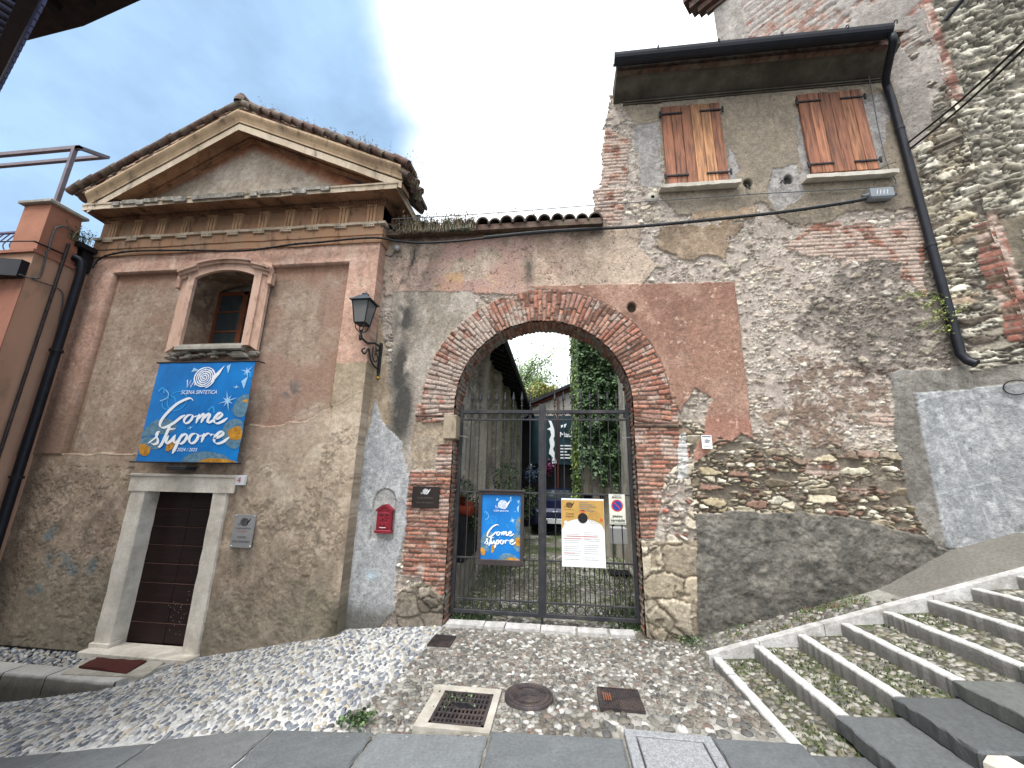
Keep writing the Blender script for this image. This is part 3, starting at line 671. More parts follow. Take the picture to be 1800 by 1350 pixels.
# triglyphs with guttae
def triglyph(x):
    mb = MB(); w = .165
    for k in (-1, 0, 1): mb.box(x+k*.058-.02, x+k*.058+.02, YC-.042, YC, 5.776, 6.10)
    mb.box(x-w/2, x+w/2, YC-.018, YC-.0, 5.776, 6.10); mb.box(x-w/2-.008, x+w/2+.008, YC-.05, YC, 6.10, 6.132)
    t = mb.build('triglyph', M['triglyph'], ch)
    g = MB(); g.box(x-.1, x+.1, YC-.088, YC-.056, 5.72, 5.734)
    for k in range(6): g.hexa([(x-.095+k*.034-.002, YC-.088, 5.688), (x-.095+k*.034+.024, YC-.088, 5.688), (x-.095+k*.034+.024, YC-.056, 5.688), (x-.095+k*.034-.002, YC-.056, 5.688)],
                              [(x-.095+k*.034+.003, YC-.082, 5.72), (x-.095+k*.034+.019, YC-.082, 5.72), (x-.095+k*.034+.019, YC-.056, 5.72), (x-.095+k*.034+.003, YC-.056, 5.72)])
    g.build('guttae', M['corona'], t)
for k in range(11): triglyph(-7.93+k*.4885)
# pediment: tympanum
tp = [(-8.1, 6.36), (-2.5, 6.36), (-5.53, 7.87)]
def tymp(u, v):
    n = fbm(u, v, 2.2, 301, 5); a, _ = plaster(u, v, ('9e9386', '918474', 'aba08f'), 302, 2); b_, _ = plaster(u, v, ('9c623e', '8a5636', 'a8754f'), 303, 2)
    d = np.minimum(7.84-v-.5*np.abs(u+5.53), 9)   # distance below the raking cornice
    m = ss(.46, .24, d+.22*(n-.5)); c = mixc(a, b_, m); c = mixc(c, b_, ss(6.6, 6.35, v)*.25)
    return c, .006*n
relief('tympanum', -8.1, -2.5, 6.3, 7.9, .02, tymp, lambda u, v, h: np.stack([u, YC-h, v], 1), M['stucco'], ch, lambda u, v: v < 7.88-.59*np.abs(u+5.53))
rake = []
def rk(x): return np.interp(x, [-8.12, -5.53, -2.42], [6.44, 7.95, 6.50])
def rpath(s, x0=-8.12, x1=-2.42, seg=24):
    xs = list(np.linspace(x0, -5.53, seg))+list(np.linspace(-5.53, x1, seg))[1:]
    return [(a, YC, rk(a)+wob(a, s, .006), 0, -1) for a in xs]
sweep('raking_cornice', [(0, -.28), (.035, -.28), (.045, -.25), (.065, -.245), (.07, -.215), (.31, -.24), (.33, -.33), (.345, -.345)], rpath(5), M['cornice'], ch)
sweep('raking_corona', [(.345, -.347), (.352, -.225), (.31, -.225), (.31, -.19), (.368, -.19)], rpath(6), M['corona'], ch)
sweep('raking_cyma', [(.368, -.205), (.37, -.17), (.39, -.12), (.43, -.07), (.445, -.04), (.445, -.005), (0, .02)], rpath(7), M['cyma'], ch)
mb = MB()
for xa in np.arange(-7.9, -2.6, .042):
    if abs(xa+5.53) < .05: continue
    z = rk(xa)-.232; s_ = .6*.022*(1 if xa < -5.53 else -1)*.9
    mb.hexa([(xa, YC-.09, z-.03), (xa+.022, YC-.09, z-.03+s_), (xa+.022, YC-.06, z-.03+s_), (xa, YC-.06, z-.03)], [(xa, YC-.09, z+.004), (xa+.022, YC-.09, z+.004+s_), (xa+.022, YC-.06, z+.004+s_), (xa, YC-.06, z+.004)])
mb.build('raking_dentils', M['cornice'], ch)
# mortar bed of broken tiles and stones over the cyma, then roof tiles
mb = MB()
for i in range(230):
    t = random.random(); xa = -8.2+5.85*t; z = np.interp(xa, [-8.3, -5.53, -2.35], [6.36, 8.0, 6.53])
    w = random.uniform(.05, .16); h = random.uniform(.02, .05); zz = z+random.uniform(-.02, .085); y = YC-.44+random.uniform(0, .06)
    sl = .58 if xa < -5.53 else -.48
    mb.hexa([(xa, y, zz), (xa+w, y+.01, zz+sl*w), (xa+w, y+.3, zz+sl*w), (xa, y+.3, zz)], [(xa+.01, y+.01, zz+h), (xa+w-.01, y+.02, zz+sl*w+h*.8), (xa+w, y+.3, zz+sl*w+h), (xa, y+.3, zz+h)])
mb.build('verge_mortar', mat('lime mortar verge', 'b0a090', .9, 0, .3, 9, .6, 30, dirt='6a5a4e', col2='86695a'), ch)
rf = MB()
for sgn, x1, z1 in ((-1, -8.42, 6.50), (1, -2.34, 6.52)):
    rf.hexa([(-5.53, YC-.4, 8.0), (x1, YC-.4, z1-.06), (x1, BK+.1, z1-.06), (-5.53, BK+.1, 8.0)], [(-5.53, YC-.4, 8.07), (x1, YC-.4, z1+.01), (x1, BK+.1, z1+.01), (-5.53, BK+.1, 8.07)])
roof = rf.build('roof', M['tile'], ch)
tl = MB()
def coppo(a, b, r0, r1, mbx=None):
    (mbx or tl).tube([a, b], [r0, r1], 8)
for sgn, x1, z1 in ((-1, -8.47, 6.47), (1, -2.34, 6.50)):
    n = 15
    for row in range(4):
        y = YC-.42+.2*row
        for i in range(n):
            t0 = i/n; t1 = (i+1.18)/n
            a = (-5.53+(x1+5.53)*t0, y+random.uniform(-.015, .015), 8.12+(z1-8.06)*t0+random.uniform(-.01, .01)+.02); b_ = (-5.53+(x1+5.53)*t1, y, 8.09+(z1-8.06)*t1)
            coppo(a, b_, .052, .066)
tl.lathe([(.0, .09), (.06, .07), (.09, .0), (.09, -.05)], (-5.55, YC-.42, 8.16), 10)
tl.tube([(-5.53, YC-.46, 8.18), (-5.53, BK+.1, 8.2)], .1, 8)
tl.build('roof_tiles', M['tile'], ch)
# right side eave: ragged tiles and rafters over the return
mb = MB()
for i in range(9):
    y = YC-.38+i*.105; mb.tube([(-2.65, y, 6.60), (-2.30-.02*random.random()-.03*i*.3, y+random.uniform(-.02, .02), 6.36+random.uniform(-.03, .03))], [.05, .06], 8)
mb.build('eave_tiles', M['tile'], ch)
mb = MB(); mb.box(-2.9, -2.42, BK-.02, BK+.0, 5.9, 6.3)
mb.box(XL, XR, BK, BK+.02, 5.44, 6.36); mb.prism([(XL, 6.36), (XR, 6.36), (-5.53, 7.9)], BK, BK+.02); mb.build('back_face', M['courtplaster'], ch)
# nave body behind, low
mb = MB(); mb.box(-8.2, -3.05, BK+.05, 11, -1, 5.35); mb.build('nave', M['courtplaster'], ch)
mb = MB(); mb.hexa([(-8.3, BK, 5.36), (-2.95, BK, 5.36), (-2.95, 11, 5.36), (-8.3, 11, 5.36)], [(-8.3, BK, 5.55), (-2.75, BK+.3, 5.72), (-2.75, 11, 5.72), (-8.3, 11, 5.55)]); mb.build('nave_roof', M['tile'], ch)

# ------------------------------------------------------------------ chapel window
wd = MB()
def arcpts(w, z0, rise, n=12, cx=WX): return [(cx-w+2*w*i/n, z0+rise*(1-(2*i/n-1)**2)) for i in range(n+1)]
# moulded surround: jambs, arched head, ears, built as a ring of strips
def ring(inner, outer, y0, y1, name, mt, parent):
    mb = MB(); n = len(inner)
    vs = [(p[0], y0, p[1]) for p in inner]+[(p[0], y0, p[1]) for p in outer]+[(p[0], y1, p[1]) for p in inner]+[(p[0], y1, p[1]) for p in outer]
    fs = []
    for i in range(n-1): fs += [(i, i+1, n+i+1, n+i), (n+i, n+i+1, 3*n+i+1, 3*n+i), (i, i+1, 2*n+i+1, 2*n+i)]
    fs += [(0, n, 3*n, 2*n), (n-1, 2*n-1, 4*n-1, 3*n-1)]
    mb.add(vs, fs); return mb.build(name, mt, parent)
PK = stain_mat('pink surround stucco', 'c9a48e', 'b99078', '8f6d58', 1.5, 6)
inn = [(WX-WR, 3.70)]+arcpts(WR, 4.92, .12)+[(WX+WR, 3.70)]
out1 = [(WX-WR-.13, 3.70)]+[(x_+(x_-WX)*.24, z_+.13) for x_, z_ in arcpts(WR, 4.90, .15)]+[(WX+WR+.13, 3.70)]
win = ring(inn, out1, YC-.05, YC+.03, 'window', PK, ch)
inn2 = out1; out2 = [(WX-WR-.26, 3.62)]+[(x_+(x_-WX)*.47, z_+.24) for x_, z_ in arcpts(WR, 4.90, .14)]+[(WX+WR+.26, 3.62)]
ring([(a, b_) for a, b_ in inn2], out2, YC-.02, YC+.03, 'outer_band', PK, win)
for (a0, a1, dz) in ((-.50, .50, .0), (-.83, -.50, -.045), (.50, .83, -.045)):
    mb = MB(); xs_ = np.linspace(WX+a0, WX+a1, 11)
    for (y0, d, t) in ((YC-.05, .0, .06), (YC-.085, .06, .05), (YC-.12, .11, .04)):
        vs = []
        for x_ in xs_:
            z_ = 5.09+dz-.16*((x_-WX)/.83)**2
            vs += [(x_, y0, z_+d), (x_, y0-.006, z_+d+t-.001), (x_, YC+.02, z_+d+t-.001), (x_, YC+.02, z_+d)]
        mb.add(vs, [(4*i+k, 4*i+(k+1) % 4, 4*i+4+(k+1) % 4, 4*i+4+k) for i in range(10) for k in range(4)]+[(0, 1, 2, 3), tuple(40+k for k in (3, 2, 1, 0))])
    mb.build('head_moulding', PK, win)
for sx in (-1, 1):
    mb = MB(); mb.cbox(min(WX+sx*.80, WX+sx*.87), max(WX+sx*.80, WX+sx*.87), YC-.06, YC+.03, 4.74, 4.96, .008); mb.build('ear', PK, win)
# reveal
def map_rev(u, v, h):
    x = np.where(u < 1.2, WX-WR+h, np.where(u > 2.4, WX+WR-h, WX-WR+(u-1.2)/1.2*2*WR)); z = np.where(u < 1.2, 3.70+u, np.where(u > 2.4, 3.70+(3.6-u), 0)); xm = (u >= 1.2) & (u <= 2.4)
    z = np.where(xm, win_top(x)-h, z); return np.stack([x, YC+v, z], 1)
def rev(u, v):
    c, h = plaster(u, v*1., ('7a624f', '5c4636', '86705c'), 320, 4); return c, h
relief('reveal', 0, 3.6, 0, .46, .02, rev, map_rev, M['stucco'], win)
mb = MB(); mb.hexa([(WX-WR, YC-.05, 3.62), (WX+WR, YC-.05, 3.62), (WX+WR, YC+.48, 3.7), (WX-WR, YC+.48, 3.7)], [(WX-WR, YC-.05, 3.735), (WX+WR, YC-.05, 3.735), (WX+WR, YC+.48, 3.80), (WX-WR, YC+.48, 3.80)])
mb.cbox(WX-WR-.04, WX+WR+.04, YC-.085, YC-.05, 3.63, 3.70, .008); mb.build('sill', M['concrete'], win)
mb = MB()
for i in range(34):
    x_ = WX-WR-.25+random.random()*2*(WR+.22); z_ = 3.50+random.random()*.1; w = random.uniform(.05, .16)
    mb.hexa([(x_, YC-.03, z_), (x_+w, YC-.03, z_+.01), (x_+w, YC+.03, z_), (x_, YC+.03, z_)], [(x_+.01, YC-.035-random.random()*.02, z_+.03), (x_+w-.01, YC-.04, z_+.035), (x_+w, YC+.03, z_+.04), (x_, YC+.03, z_+.04)])
mb.build('broken_apron', M['concrete'], win)
yf = YC+.44; mb = MB(); z0, z1 = 3.78, 4.9
for (a, b_) in ((WX-WR, WX-WR+.05), (WX-.045, WX+.045), (WX+WR-.05, WX+WR)): mb.cbox(a, b_, yf, yf+.05, z0, z1, .005)
mb.cbox(WX-WR+.05, WX+WR-.05, yf, yf+.05, z0, z0+.06, .005); mb.cbox(WX-WR+.05, WX+WR-.05, yf, yf+.05, z1-.07, z1, .005)
for zz in (4.13, 4.5): mb.cbox(WX-WR+.05, WX+WR-.05, yf+.008, yf+.042, zz, zz+.03, .004)
mb.build('window_frame', M['brownframe'], win)
for k, (a, b_) in enumerate(((WX-WR+.05, WX-.045), (WX+.045, WX+WR-.05))):
    for (c_, d_) in ((z0+.06, 4.13), (4.16, 4.5), (4.53, z1-.07)):
        g = MB(); g.box(a, b_, yf+.02, yf+.026, c_, d_); g.build('pane', M['glass'], win)
mb = MB(); mb.box(WX-WR-.02, WX+WR+.02, yf+.3, yf+.32, 3.6, 5.2); mb.box(WX-WR+.04, WX+WR-.04, yf+.09, yf+.1, 4.2, 4.62)
mb.build('curtain', mat('dim white curtain', '8a8a86', .9), win)

# ------------------------------------------------------------------ chapel door
DX0, DX1, DZ0, DZ1 = -6.03, -4.945, -.57, 1.47
door = MB()
nb = 8; bh_ = (DZ1-DZ0)/nb
for i in range(nb):
    z0 = DZ0+i*bh_; z1 = z0+bh_-.008
    xm = (DX0+DX1)/2+random.uniform(-.02, .04)
    door.cbox(DX0+.0, xm-.002, YC+.19, YC+.24, z0, z1, .006); door.cbox(xm+.002, DX1, YC+.193, YC+.24, z0+.004, z1, .006)
door = door.build('door', M['darkwood'], ch)
mb = MB()
for i in range(1, nb):
    z0 = DZ0+i*bh_-.008; mb.box(DX0, DX1, YC+.188, YC+.2, z0+.001, z0+.006)
mb.build('bead', mat('worn bead', '6a5149', .6), door)
mb = MB(); mb.box(DX0-.1, DX1+.1, YC+.24, YC+.26, -.8, 1.6); mb.build('door_back', M['darkwood'], ch)
mb = MB()
for i in range(60):
    x_ = random.gauss(-5.25, .13); z_ = -.45+abs(random.gauss(0, .35)); r_ = random.uniform(.002, .005)
    if DX0 < x_ < DX1 and z_ < 1: mb.box(x_, x_+r_, YC+.1865, YC+.187, z_, z_+r_*1.5)
mb.build('paint_specks', M['white'], door)
def jamb(x0, x1, name):
    mb = MB(); n = 14; vs = []
    for i in range(n+1):
        z = -.66+(1.47+.66)*i/n
        j0 = random.uniform(-.006, .008)+(.012 if random.random() < .12 else 0); j1 = random.uniform(-.004, .004)
        a, b_ = x0+j0, x1+j1
        vs += [(a, YC+.19, z), (a, YC-.03, z), (a+.012, YC-.042, z), (b_-.012, YC-.042, z), (b_, YC-.03, z), (b_, YC+.19, z)]
    mb.add(vs, [(6*i+k, 6*i+k+1, 6*i+7+k, 6*i+6+k) for i in range(n) for k in range(5)]); mb.add(vs[:6], [tuple(range(6))]); mb.add(vs[-6:], [tuple(range(6))])
    return mb
fr = jamb(-6.29, -6.035, 'j').build('door_frame', M['limestone'], ch)
jamb(-4.94, -4.72, 'j').build('jamb', M['limestone'], fr)
mb = MB(); mb.cbox(-6.27, -4.64, YC-.045, YC+.19, 1.472, 1.67, .006); mb.cbox(-6.31, -4.60, YC-.075, YC+.02, 1.672, 1.715, .01); mb.cbox(-6.31, -4.60, YC-.055, YC-.045, 1.46, 1.675, .003)
mb.build('lintel', M['limestone'], fr)
mb = MB(); mb.cbox(-6.30, -4.70, YC-.19, YC+.18, -.72, -.575, .012); mb.cbox(-6.32, -6.02, YC-.06, YC+.1, -.72, -.52, .01); mb.build('threshold', M['limestone'], fr)
mb = MB(); mb.box(-6.06, -4.92, YC+.02, YC+.19, 1.455, 1.47); mb.build('lintel_soffit', M['plasterdark'], fr)
# light box over the door
lb = MB(); lb.cbox(-5.58, -5.27, 5.13, 5.30, 1.765, 1.825, .008); o = lb.build('light_box', M['iron'], ch)
mb = MB(); mb.box(-5.56, -5.29, 5.15, 5.27, 1.761, 1.765); mb.build('diffuser', M['lglass'], o)
# roof weeds along the verge
def weeds(name, pts, h, n, cols, label, cat, parent=None, group=None, spread=.1, wid=.004):
    V = []; Q = []; Cc = []
    for p in pts:
        for _ in range(n):
            b = np.array(p, float)+rng.normal(0, spread, 3)*[1, .6, .1]; hh = h*rng.uniform(.4, 1.2); ln = rng.normal(0, .35, 2); c = hexc(random.choice(cols))*rng.uniform(.7, 1.3)
            prev = b
            for k in range(3):
                q = b+np.array([ln[0]*hh*((k+1)/3)**2, ln[1]*hh*((k+1)/3)**2, hh*(k+1)/3]); w = wid*(1-.25*k); i = len(V)
                V += [prev+[-w, 0, 0], prev+[w, 0, 0], q+[w*.8, 0, 0], q+[-w*.8, 0, 0]]; Q.append((i, i+1, i+2, i+3)); Cc += [c]*4; prev = q
                for _ in range(2):
                    a = rng.uniform(0, 2*pi); L_ = hh*rng.uniform(.08, .2); d = np.array([cos(a)*L_, sin(a)*L_, L_*rng.uniform(.1, 1.1)]); e = np.array([-sin(a), cos(a), .2])*L_*.22; i = len(V)
                    V += [q, q+d*.5+e, q+d, q+d*.5-e]; Q.append((i, i+1, i+2, i+3)); Cc += [c]*4
    o = np_mesh(name, np.array(V), Q, M['leaf'], parent, np.array(Cc), False)
    return tag(o, label, cat, group)
dry = ['8f8062', '7d7458', 'a08a6a', '6f6a4c']
pts = [(x_, YC-.3, 8.13+(6.55-8.13)*((x_+5.53)/3.2)+.03) for x_ in (-5.1, -4.95, -4.3, -4.25, -3.75, -3.4, -3.3, -3.1, -3.05, -2.8, -2.4, -2.3)]
weeds('dry_weeds', pts, .17, 9, dry, 'thin dry weeds growing along the right slope of the chapel roof', 'weeds', spread=.07, wid=.002)
weeds('dry_weeds', [(-2.42, YC-.3+.1*i, 6.45-.02*i) for i in range(6)]+[(-2.3, YC-.2, 6.33), (-2.32, YC+.1, 6.3)], .13, 26, dry+['4d5a34'], 'dry weeds hanging at the lower right corner of the chapel roof', 'weeds', spread=.06, wid=.003)
# ================================================================== coping tiles of the gateway wall
mb = MB(); mb.hexa([(-2.85, 5.40, 5.60), (.72, 5.40, 5.60), (.72, 6.3, 5.85), (-2.85, 6.3, 5.85)], [(-2.85, 5.40, 5.70), (.72, 5.40, 5.70), (.72, 6.3, 5.98), (-2.85, 6.3, 5.98)])
cop = mb.build('coping', M['tile'], gw)
x = -2.75; tm = MB()
while x < .68:
    r_ = .105*random.uniform(.92, 1.08); j = random.uniform(-.03, .03); zz = 5.665+random.uniform(-.015, .02)
    n = 8; vs = []
    for (y, z, rr) in ((5.36+j, zz, r_), (5.75+j, zz+.13, r_*.9), (5.74+j, zz+.15, r_), (6.2, zz+.28, r_*.9)):
        for s in (1, .8): vs += [(x+rr*s*cos(pi-pi*k/n), y, z+rr*s*1.2*sin(pi*k/n)) for k in range(n+1)]
    m_ = n+1; fs = []
    for a in range(3):
        for k in range(n): fs += [(a*2*m_+k, a*2*m_+k+1, (a+1)*2*m_+k+1, (a+1)*2*m_+k), (a*2*m_+m_+k, a*2*m_+m_+k+1, (a+1)*2*m_+m_+k+1, (a+1)*2*m_+m_+k)]
    fs += [(k, k+1, m_+k+1, m_+k) for k in range(n)]
    tm.add(vs, fs); x += .195*random.uniform(.94, 1.06)
tm.build('coping_tiles', mat('dark lichen tile', '4a3d37', .9, 0, .35, 12, .6, 40, col2='26221f', dirt='5f5c50'), gw)
# plants on the coping
weeds('dry_weeds', [(-2.5+.1*i, 5.37, 5.60) for i in range(12)], .22, 40, dry+['5a4a38', '6b5a44', '4d5a34'], 'brown and green weeds overgrowing the coping tiles next to the chapel', 'weeds', spread=.07, wid=.003)
weeds('dry_weeds', [(-1.9+.3*i, 5.6, 5.80) for i in range(8)], .2, 12, dry, 'sparse dry weeds standing on the middle of the coping tiles', 'weeds', spread=.12, wid=.0015)
weeds('green_succulent', [(-1.68, 5.38, 5.62), (-1.60, 5.38, 5.6), (-1.5, 5.4, 5.6)], .13, 30, ['3f5a48', '324a3c', '5a7565'], 'small blue green plant hanging below the coping tiles', 'plant', spread=.05, wid=.008)

# ================================================================== stone house: eave, gutter, windows
mb = MB(); XE = 5.2
mb.hexa([(1.0, 5.15, 8.24), (XE, 5.15, 8.24), (XE, 5.62, 8.07), (1.0, 5.62, 8.07)], [(1.0, 5.15, 8.40), (XE, 5.15, 8.40), (XE, 5.62, 8.40), (1.0, 5.62, 8.40)]); mb.build('eave_soffit', M['plasterdark'], house)
for (y0, z0, t) in ((5.575, 8.00, .018), (5.56, 8.035, .02)):
    mb = MB(); mb.cbox(1.15, XE, y0-.04, YW-.02, z0, z0+t, .004); mb.build('string_moulding', M['plasterdark'], house)
mb = MB()
for i in range(20): 
    a = 1.0+i*.2; mb.hexa([(a, 5.13, 8.22), (a+.2, 5.13, 8.22), (a+.2, 5.2, 8.2), (a, 5.2, 8.2)], [(a, 5.12-random.random()*.02, 8.28), (a+.2, 5.12, 8.28), (a+.2, 5.2, 8.28), (a, 5.2, 8.28)])
mb.build('eave_fascia', M['tile'], house)
gp = [(cos(a)*.1, sin(a)*.1) for a in np.linspace(pi, 2*pi, 9)]
mb = MB(); vs = []
for xx in (.93, XE-.28):
    vs += [(xx, 4.98+.1*cos(a), 8.30+.12*sin(a)) for a in np.linspace(pi, 2*pi, 10)]+[(xx, 4.98+.085*cos(a), 8.30+.105*sin(a)) for a in np.linspace(2*pi, pi, 10)]
mb.add(vs, [(k, (k+1) % 20, 20+(k+1) % 20, 20+k) for k in range(20)]+[tuple(range(10))+tuple(range(10, 20)), tuple(range(20, 40))])
gut = mb.build('gutter', M['pipe'], house)
for xx in (1.6, 2.5, 3.4, 4.3, 4.95):
    m2 = MB(); m2.tube(spline([(xx, 4.88, 8.28), (xx, 4.87, 8.33), (xx, 4.9, 8.36), (xx, 4.93, 8.33)], 4), .008, 6); m2.build('gutter_hook', M['iron'], gut)
pth = spline([(4.93, 4.98, 8.2), (4.94, 4.99, 8.08), (5.02, 5.2, 7.98), (5.12, 5.42, 7.9), (5.19, 5.5, 7.82), (5.2, 5.5, 7.6)], 5)+[np.array((5.205, 5.5, z)) for z in (7, 6, 5, 4, 3.6, 3.42)]+[np.array((5.23, 5.46, 3.32)), np.array((5.26, 5.4, 3.26))]
mb = MB(); mb.tube(pth, .052, 14); dp = mb.build('downpipe', M['pipe'], house)
for zz in (7.0, 5.0, 3.9):
    m2 = MB(); m2.lathe([(.058, 0), (.06, .02), (.058, .04)], (5.205, 5.5, zz), 14); m2.box(5.19, 5.22, 5.5, 5.6, zz+.01, zz+.03); m2.build('pipe_clip', M['iron'], dp)
mb = MB(); mb.hexa([(.95, 5.05, 8.34), (XE, 5.05, 8.34), (XE+.3, 8.6, 9.3), (2.6, 8.6, 9.3)], [(.95, 5.05, 8.38), (XE, 5.05, 8.38), (XE+.3, 8.6, 9.36), (2.6, 8.6, 9.36)]); mb.build('roof', M['tile'], house)
def shutters(x0, x1, z0, z1, s):
    rnd = random.Random(s); w = MB(); w.box(x0-.02, x1+.02, YW-.0, YW+.1, z0-.02, z1+.02); win = w.build('window', M['brownframe'], house)
    n = 6; pw = (x1-x0)/n
    for leaf in (0, 1):
        V = []; Q = []; Cc = []
        for k in range(3):
            i = leaf*3+k; a = x0+i*pw+.003; b_ = a+pw-.006; c = hexc(rnd.choice(['96644a', '8a5a42', 'a06e4e', '7f533c', 'a67854']))*rnd.uniform(.85, 1.15)
            y0 = YW-.075-rnd.uniform(0, .008); zt = z1+rnd.uniform(-.012, .012)
            for q in range(12):
                pass
            base = len(V); nz = 10
            for j in range(nz+1):
                z = z0+(zt-z0)*j/nz; t = j/nz
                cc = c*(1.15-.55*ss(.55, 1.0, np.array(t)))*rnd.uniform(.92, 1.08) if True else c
                for (xx, yy) in ((a, YW-.04), (a, y0+.004), (a+.004, y0), (b_-.004, y0), (b_, y0+.004), (b_, YW-.04)): V.append((xx, yy, z)); Cc.append(cc)
            for j in range(nz):
                for e in range(5): Q.append((base+6*j+e, base+6*j+e+1, base+6*j+e+7, base+6*j+e+6))
            Q.append((base+0, base+1, base+2, base+3)); Q.append((base+6*nz, base+6*nz+1, base+6*nz+4, base+6*nz+5))
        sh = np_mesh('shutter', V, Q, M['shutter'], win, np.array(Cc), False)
        for zz in (z0+.13, z1-.17):
            hx = x0 if leaf == 0 else x1; sg = 1 if leaf == 0 else -1
            m2 = MB(); a, b_ = sorted((hx-sg*.04, hx+sg*.33)); m2.cbox(a, b_, YW-.098, YW-.084, zz, zz+.03, .003); m2.lathe([(.014, -.03), (.018, 0), (.018, .05), (.014, .07)], (hx-sg*.03, YW-.09, zz-.005), 8)
            for q in range(3): m2.lathe([(.009, -.106+.0), (.0, -.108)], (hx+sg*(.07+q*.1), YW, zz+.015), 6, 'y')
            m2.build('hinge_strap', M['iron'], win)
    return win
w1 = shutters(1.76, 2.69, 6.33, 7.85, 3); w2 = shutters(3.88, 4.82, 6.36, 7.86, 4)
for (win, a, b_) in ((w1, 1.62, 2.80), (w2, 3.73, 4.98)):
    m2 = MB(); n = 12; vs = []
    for i in range(n+1):
        xx = a+(b_-a)*i/n; j = random.uniform(-.012, .012); vs += [(xx, 5.42+j, 6.19), (xx, 5.41+j, 6.245+j*.5), (xx, 5.62, 6.30), (xx, 5.62, 6.22)]
    m2.add(vs, [(4*i+k, 4*i+(k+1) % 4, 4*i+4+(k+1) % 4, 4*i+4+k) for i in range(n) for k in range(4)]+[(0, 1, 2, 3), (4*n+3, 4*n+2, 4*n+1, 4*n)])
    m2.build('sill', M['limestone'], win)
# stone hinge-post ring
mb = MB(); mb.lathe([(.03, -.06), (.09, -.05), (.1, -.02), (.1, .02)], (1.52, YW, 6.13), 14, 'y'); mb.build('stone_boss', M['concrete'], house)
mb = MB(); mb.tube(spline([(2.93, YW, 6.25), (2.93, YW-.08, 6.22), (2.93, YW-.1, 6.15), (2.96, YW-.1, 6.12)], 4), .01, 6); mb.build('iron_hook', M['iron'], house)
mb = MB(); mb.tube(spline([(3.45, YW, 6.27), (3.45, YW-.08, 6.26), (3.45, YW-.1, 6.2), (3.48, YW-.1, 6.17)], 4), .01, 6); mb.build('iron_hook', M['iron'], house)

# ================================================================== tower
A50 = R(-50); K0 = np.array([5.32, 5.63]); dF = np.array([sin(A50), cos(A50)]); nF = np.array([-cos(A50), sin(A50)])  # nF towards the camera
if nF.dot(-K0) < 0: nF = -nF
tw = thing('stone_tower', (5.9, 6.2, 0), 'massive rubble stone tower wall with brick quoin rising at the right edge', 'tower')
US = -.56  # corner with brick quoin
def tower_fn(u, v):
    c, h = rubble(u*1.0+.15*v*0, v, .26, .1, 401, ['c6bda8', 'b0a68e', 'd6cdb8', '998f7c', '857b69', 'c4b798', 'ded6c2', '6f665a', '9a866e'], '7b7060', .055, .10, .06, .55)
    c1, h1 = rubble(u, v, .36, .085, 407, ['c0baa8', 'a8a290', 'd4cebc', '8f8878', '7e7768', '6a5f54'], '655f56', .05, .10, .08, .6)
    m = ss(.45, .55, fbm(u, v, 1.6, 409, 3)); c = mixc(c, c1, m); h = h*(1-m)+h1*m
    # brick and plaster upper part
    up = ss(8.0, 8.8, v+.9*(fbm(u, v, 1.3, 403, 4)-.5)+.5*u)
    b_, bh = bricks(u, v, 404, .27, .075, ['9c6f5f', '8f5d4e', 'a98373', '8d6f63', 'b39a88'], wash=.6, washc='a39a92'); c = mixc(c, b_, up); h = h*(1-up)+bh*up
    pl, ph = plaster(u, v, ('978f88', '89817a', 'a39b92'), 405, 1.5)
    m = ((np.abs(u-2.05+.2*(fbm(u, v, 2, 406, 3)-.5)) < .35) & (v > 9)) ; c, h = over(c, h, m, pl, ph+.03)
    m = (fbm(u, v, 1.1, 411, 4) > .55) & (v > 7.0) & (u < .7); c, h = over(c, h, m, pl, ph+.03)
    # plain render beside the house gutter
    m = inpoly(u+.2*(fbm(u, v, 3, 412, 3)-.5), v, [(-.25, 6.7), (.6, 6.7), (.6, 9.3), (-.25, 8.9)]); c, h = over(c, h, m, pl*.9, ph+.03)
    # brick quoin near the corner, low part
    q = (u < US+.16+.08*(fbm(u, v, 3, 413, 3)-.5)*2) & (v > 3.5) & (v < 5.2); b2, bh2 = bricks(u, v, 414, .3, .09, ['8f5442', '9a604c', '76483a', '5d4a38'], wash=.2); c, h = over(c, h, q, b2, bh2+.02)
    g = ss(.58, .7, fbm(u, v, 3, 415, 4))*(v < 5)*(u < .1); c = mixc(c, hexc('6b6f3a'), g*.45)
    # grey cement band and slab low
    q = (v < 3.22+.08*(fbm(u, v, 3, 416, 3)-.5)); pl2, ph2 = plaster(u, v, ('7b766d', '6c675f', '8a857d'), 417, 3); c, h = over(c, h, q, pl2, ph2+.04)
    q = (v < 2.98-.0*u); sc_, sh_ = slabc(u, v); c, h = over(c, h, q, sc_, sh_+.07)
    return c, h
def map_tower(u, v, h):
    return np.stack([K0[0]+dF[0]*u+nF[0]*h, K0[1]+dF[1]*u+nF[1]*h, v], 1)
relief('wall', US-.02, 2.25, .0, 9.0, .016, tower_fn, map_tower, M['wall'], tw)
relief('upper_wall', US-.02, 2.25, 9.0, 13.5, .03, tower_fn, map_tower, M['wall'], tw)
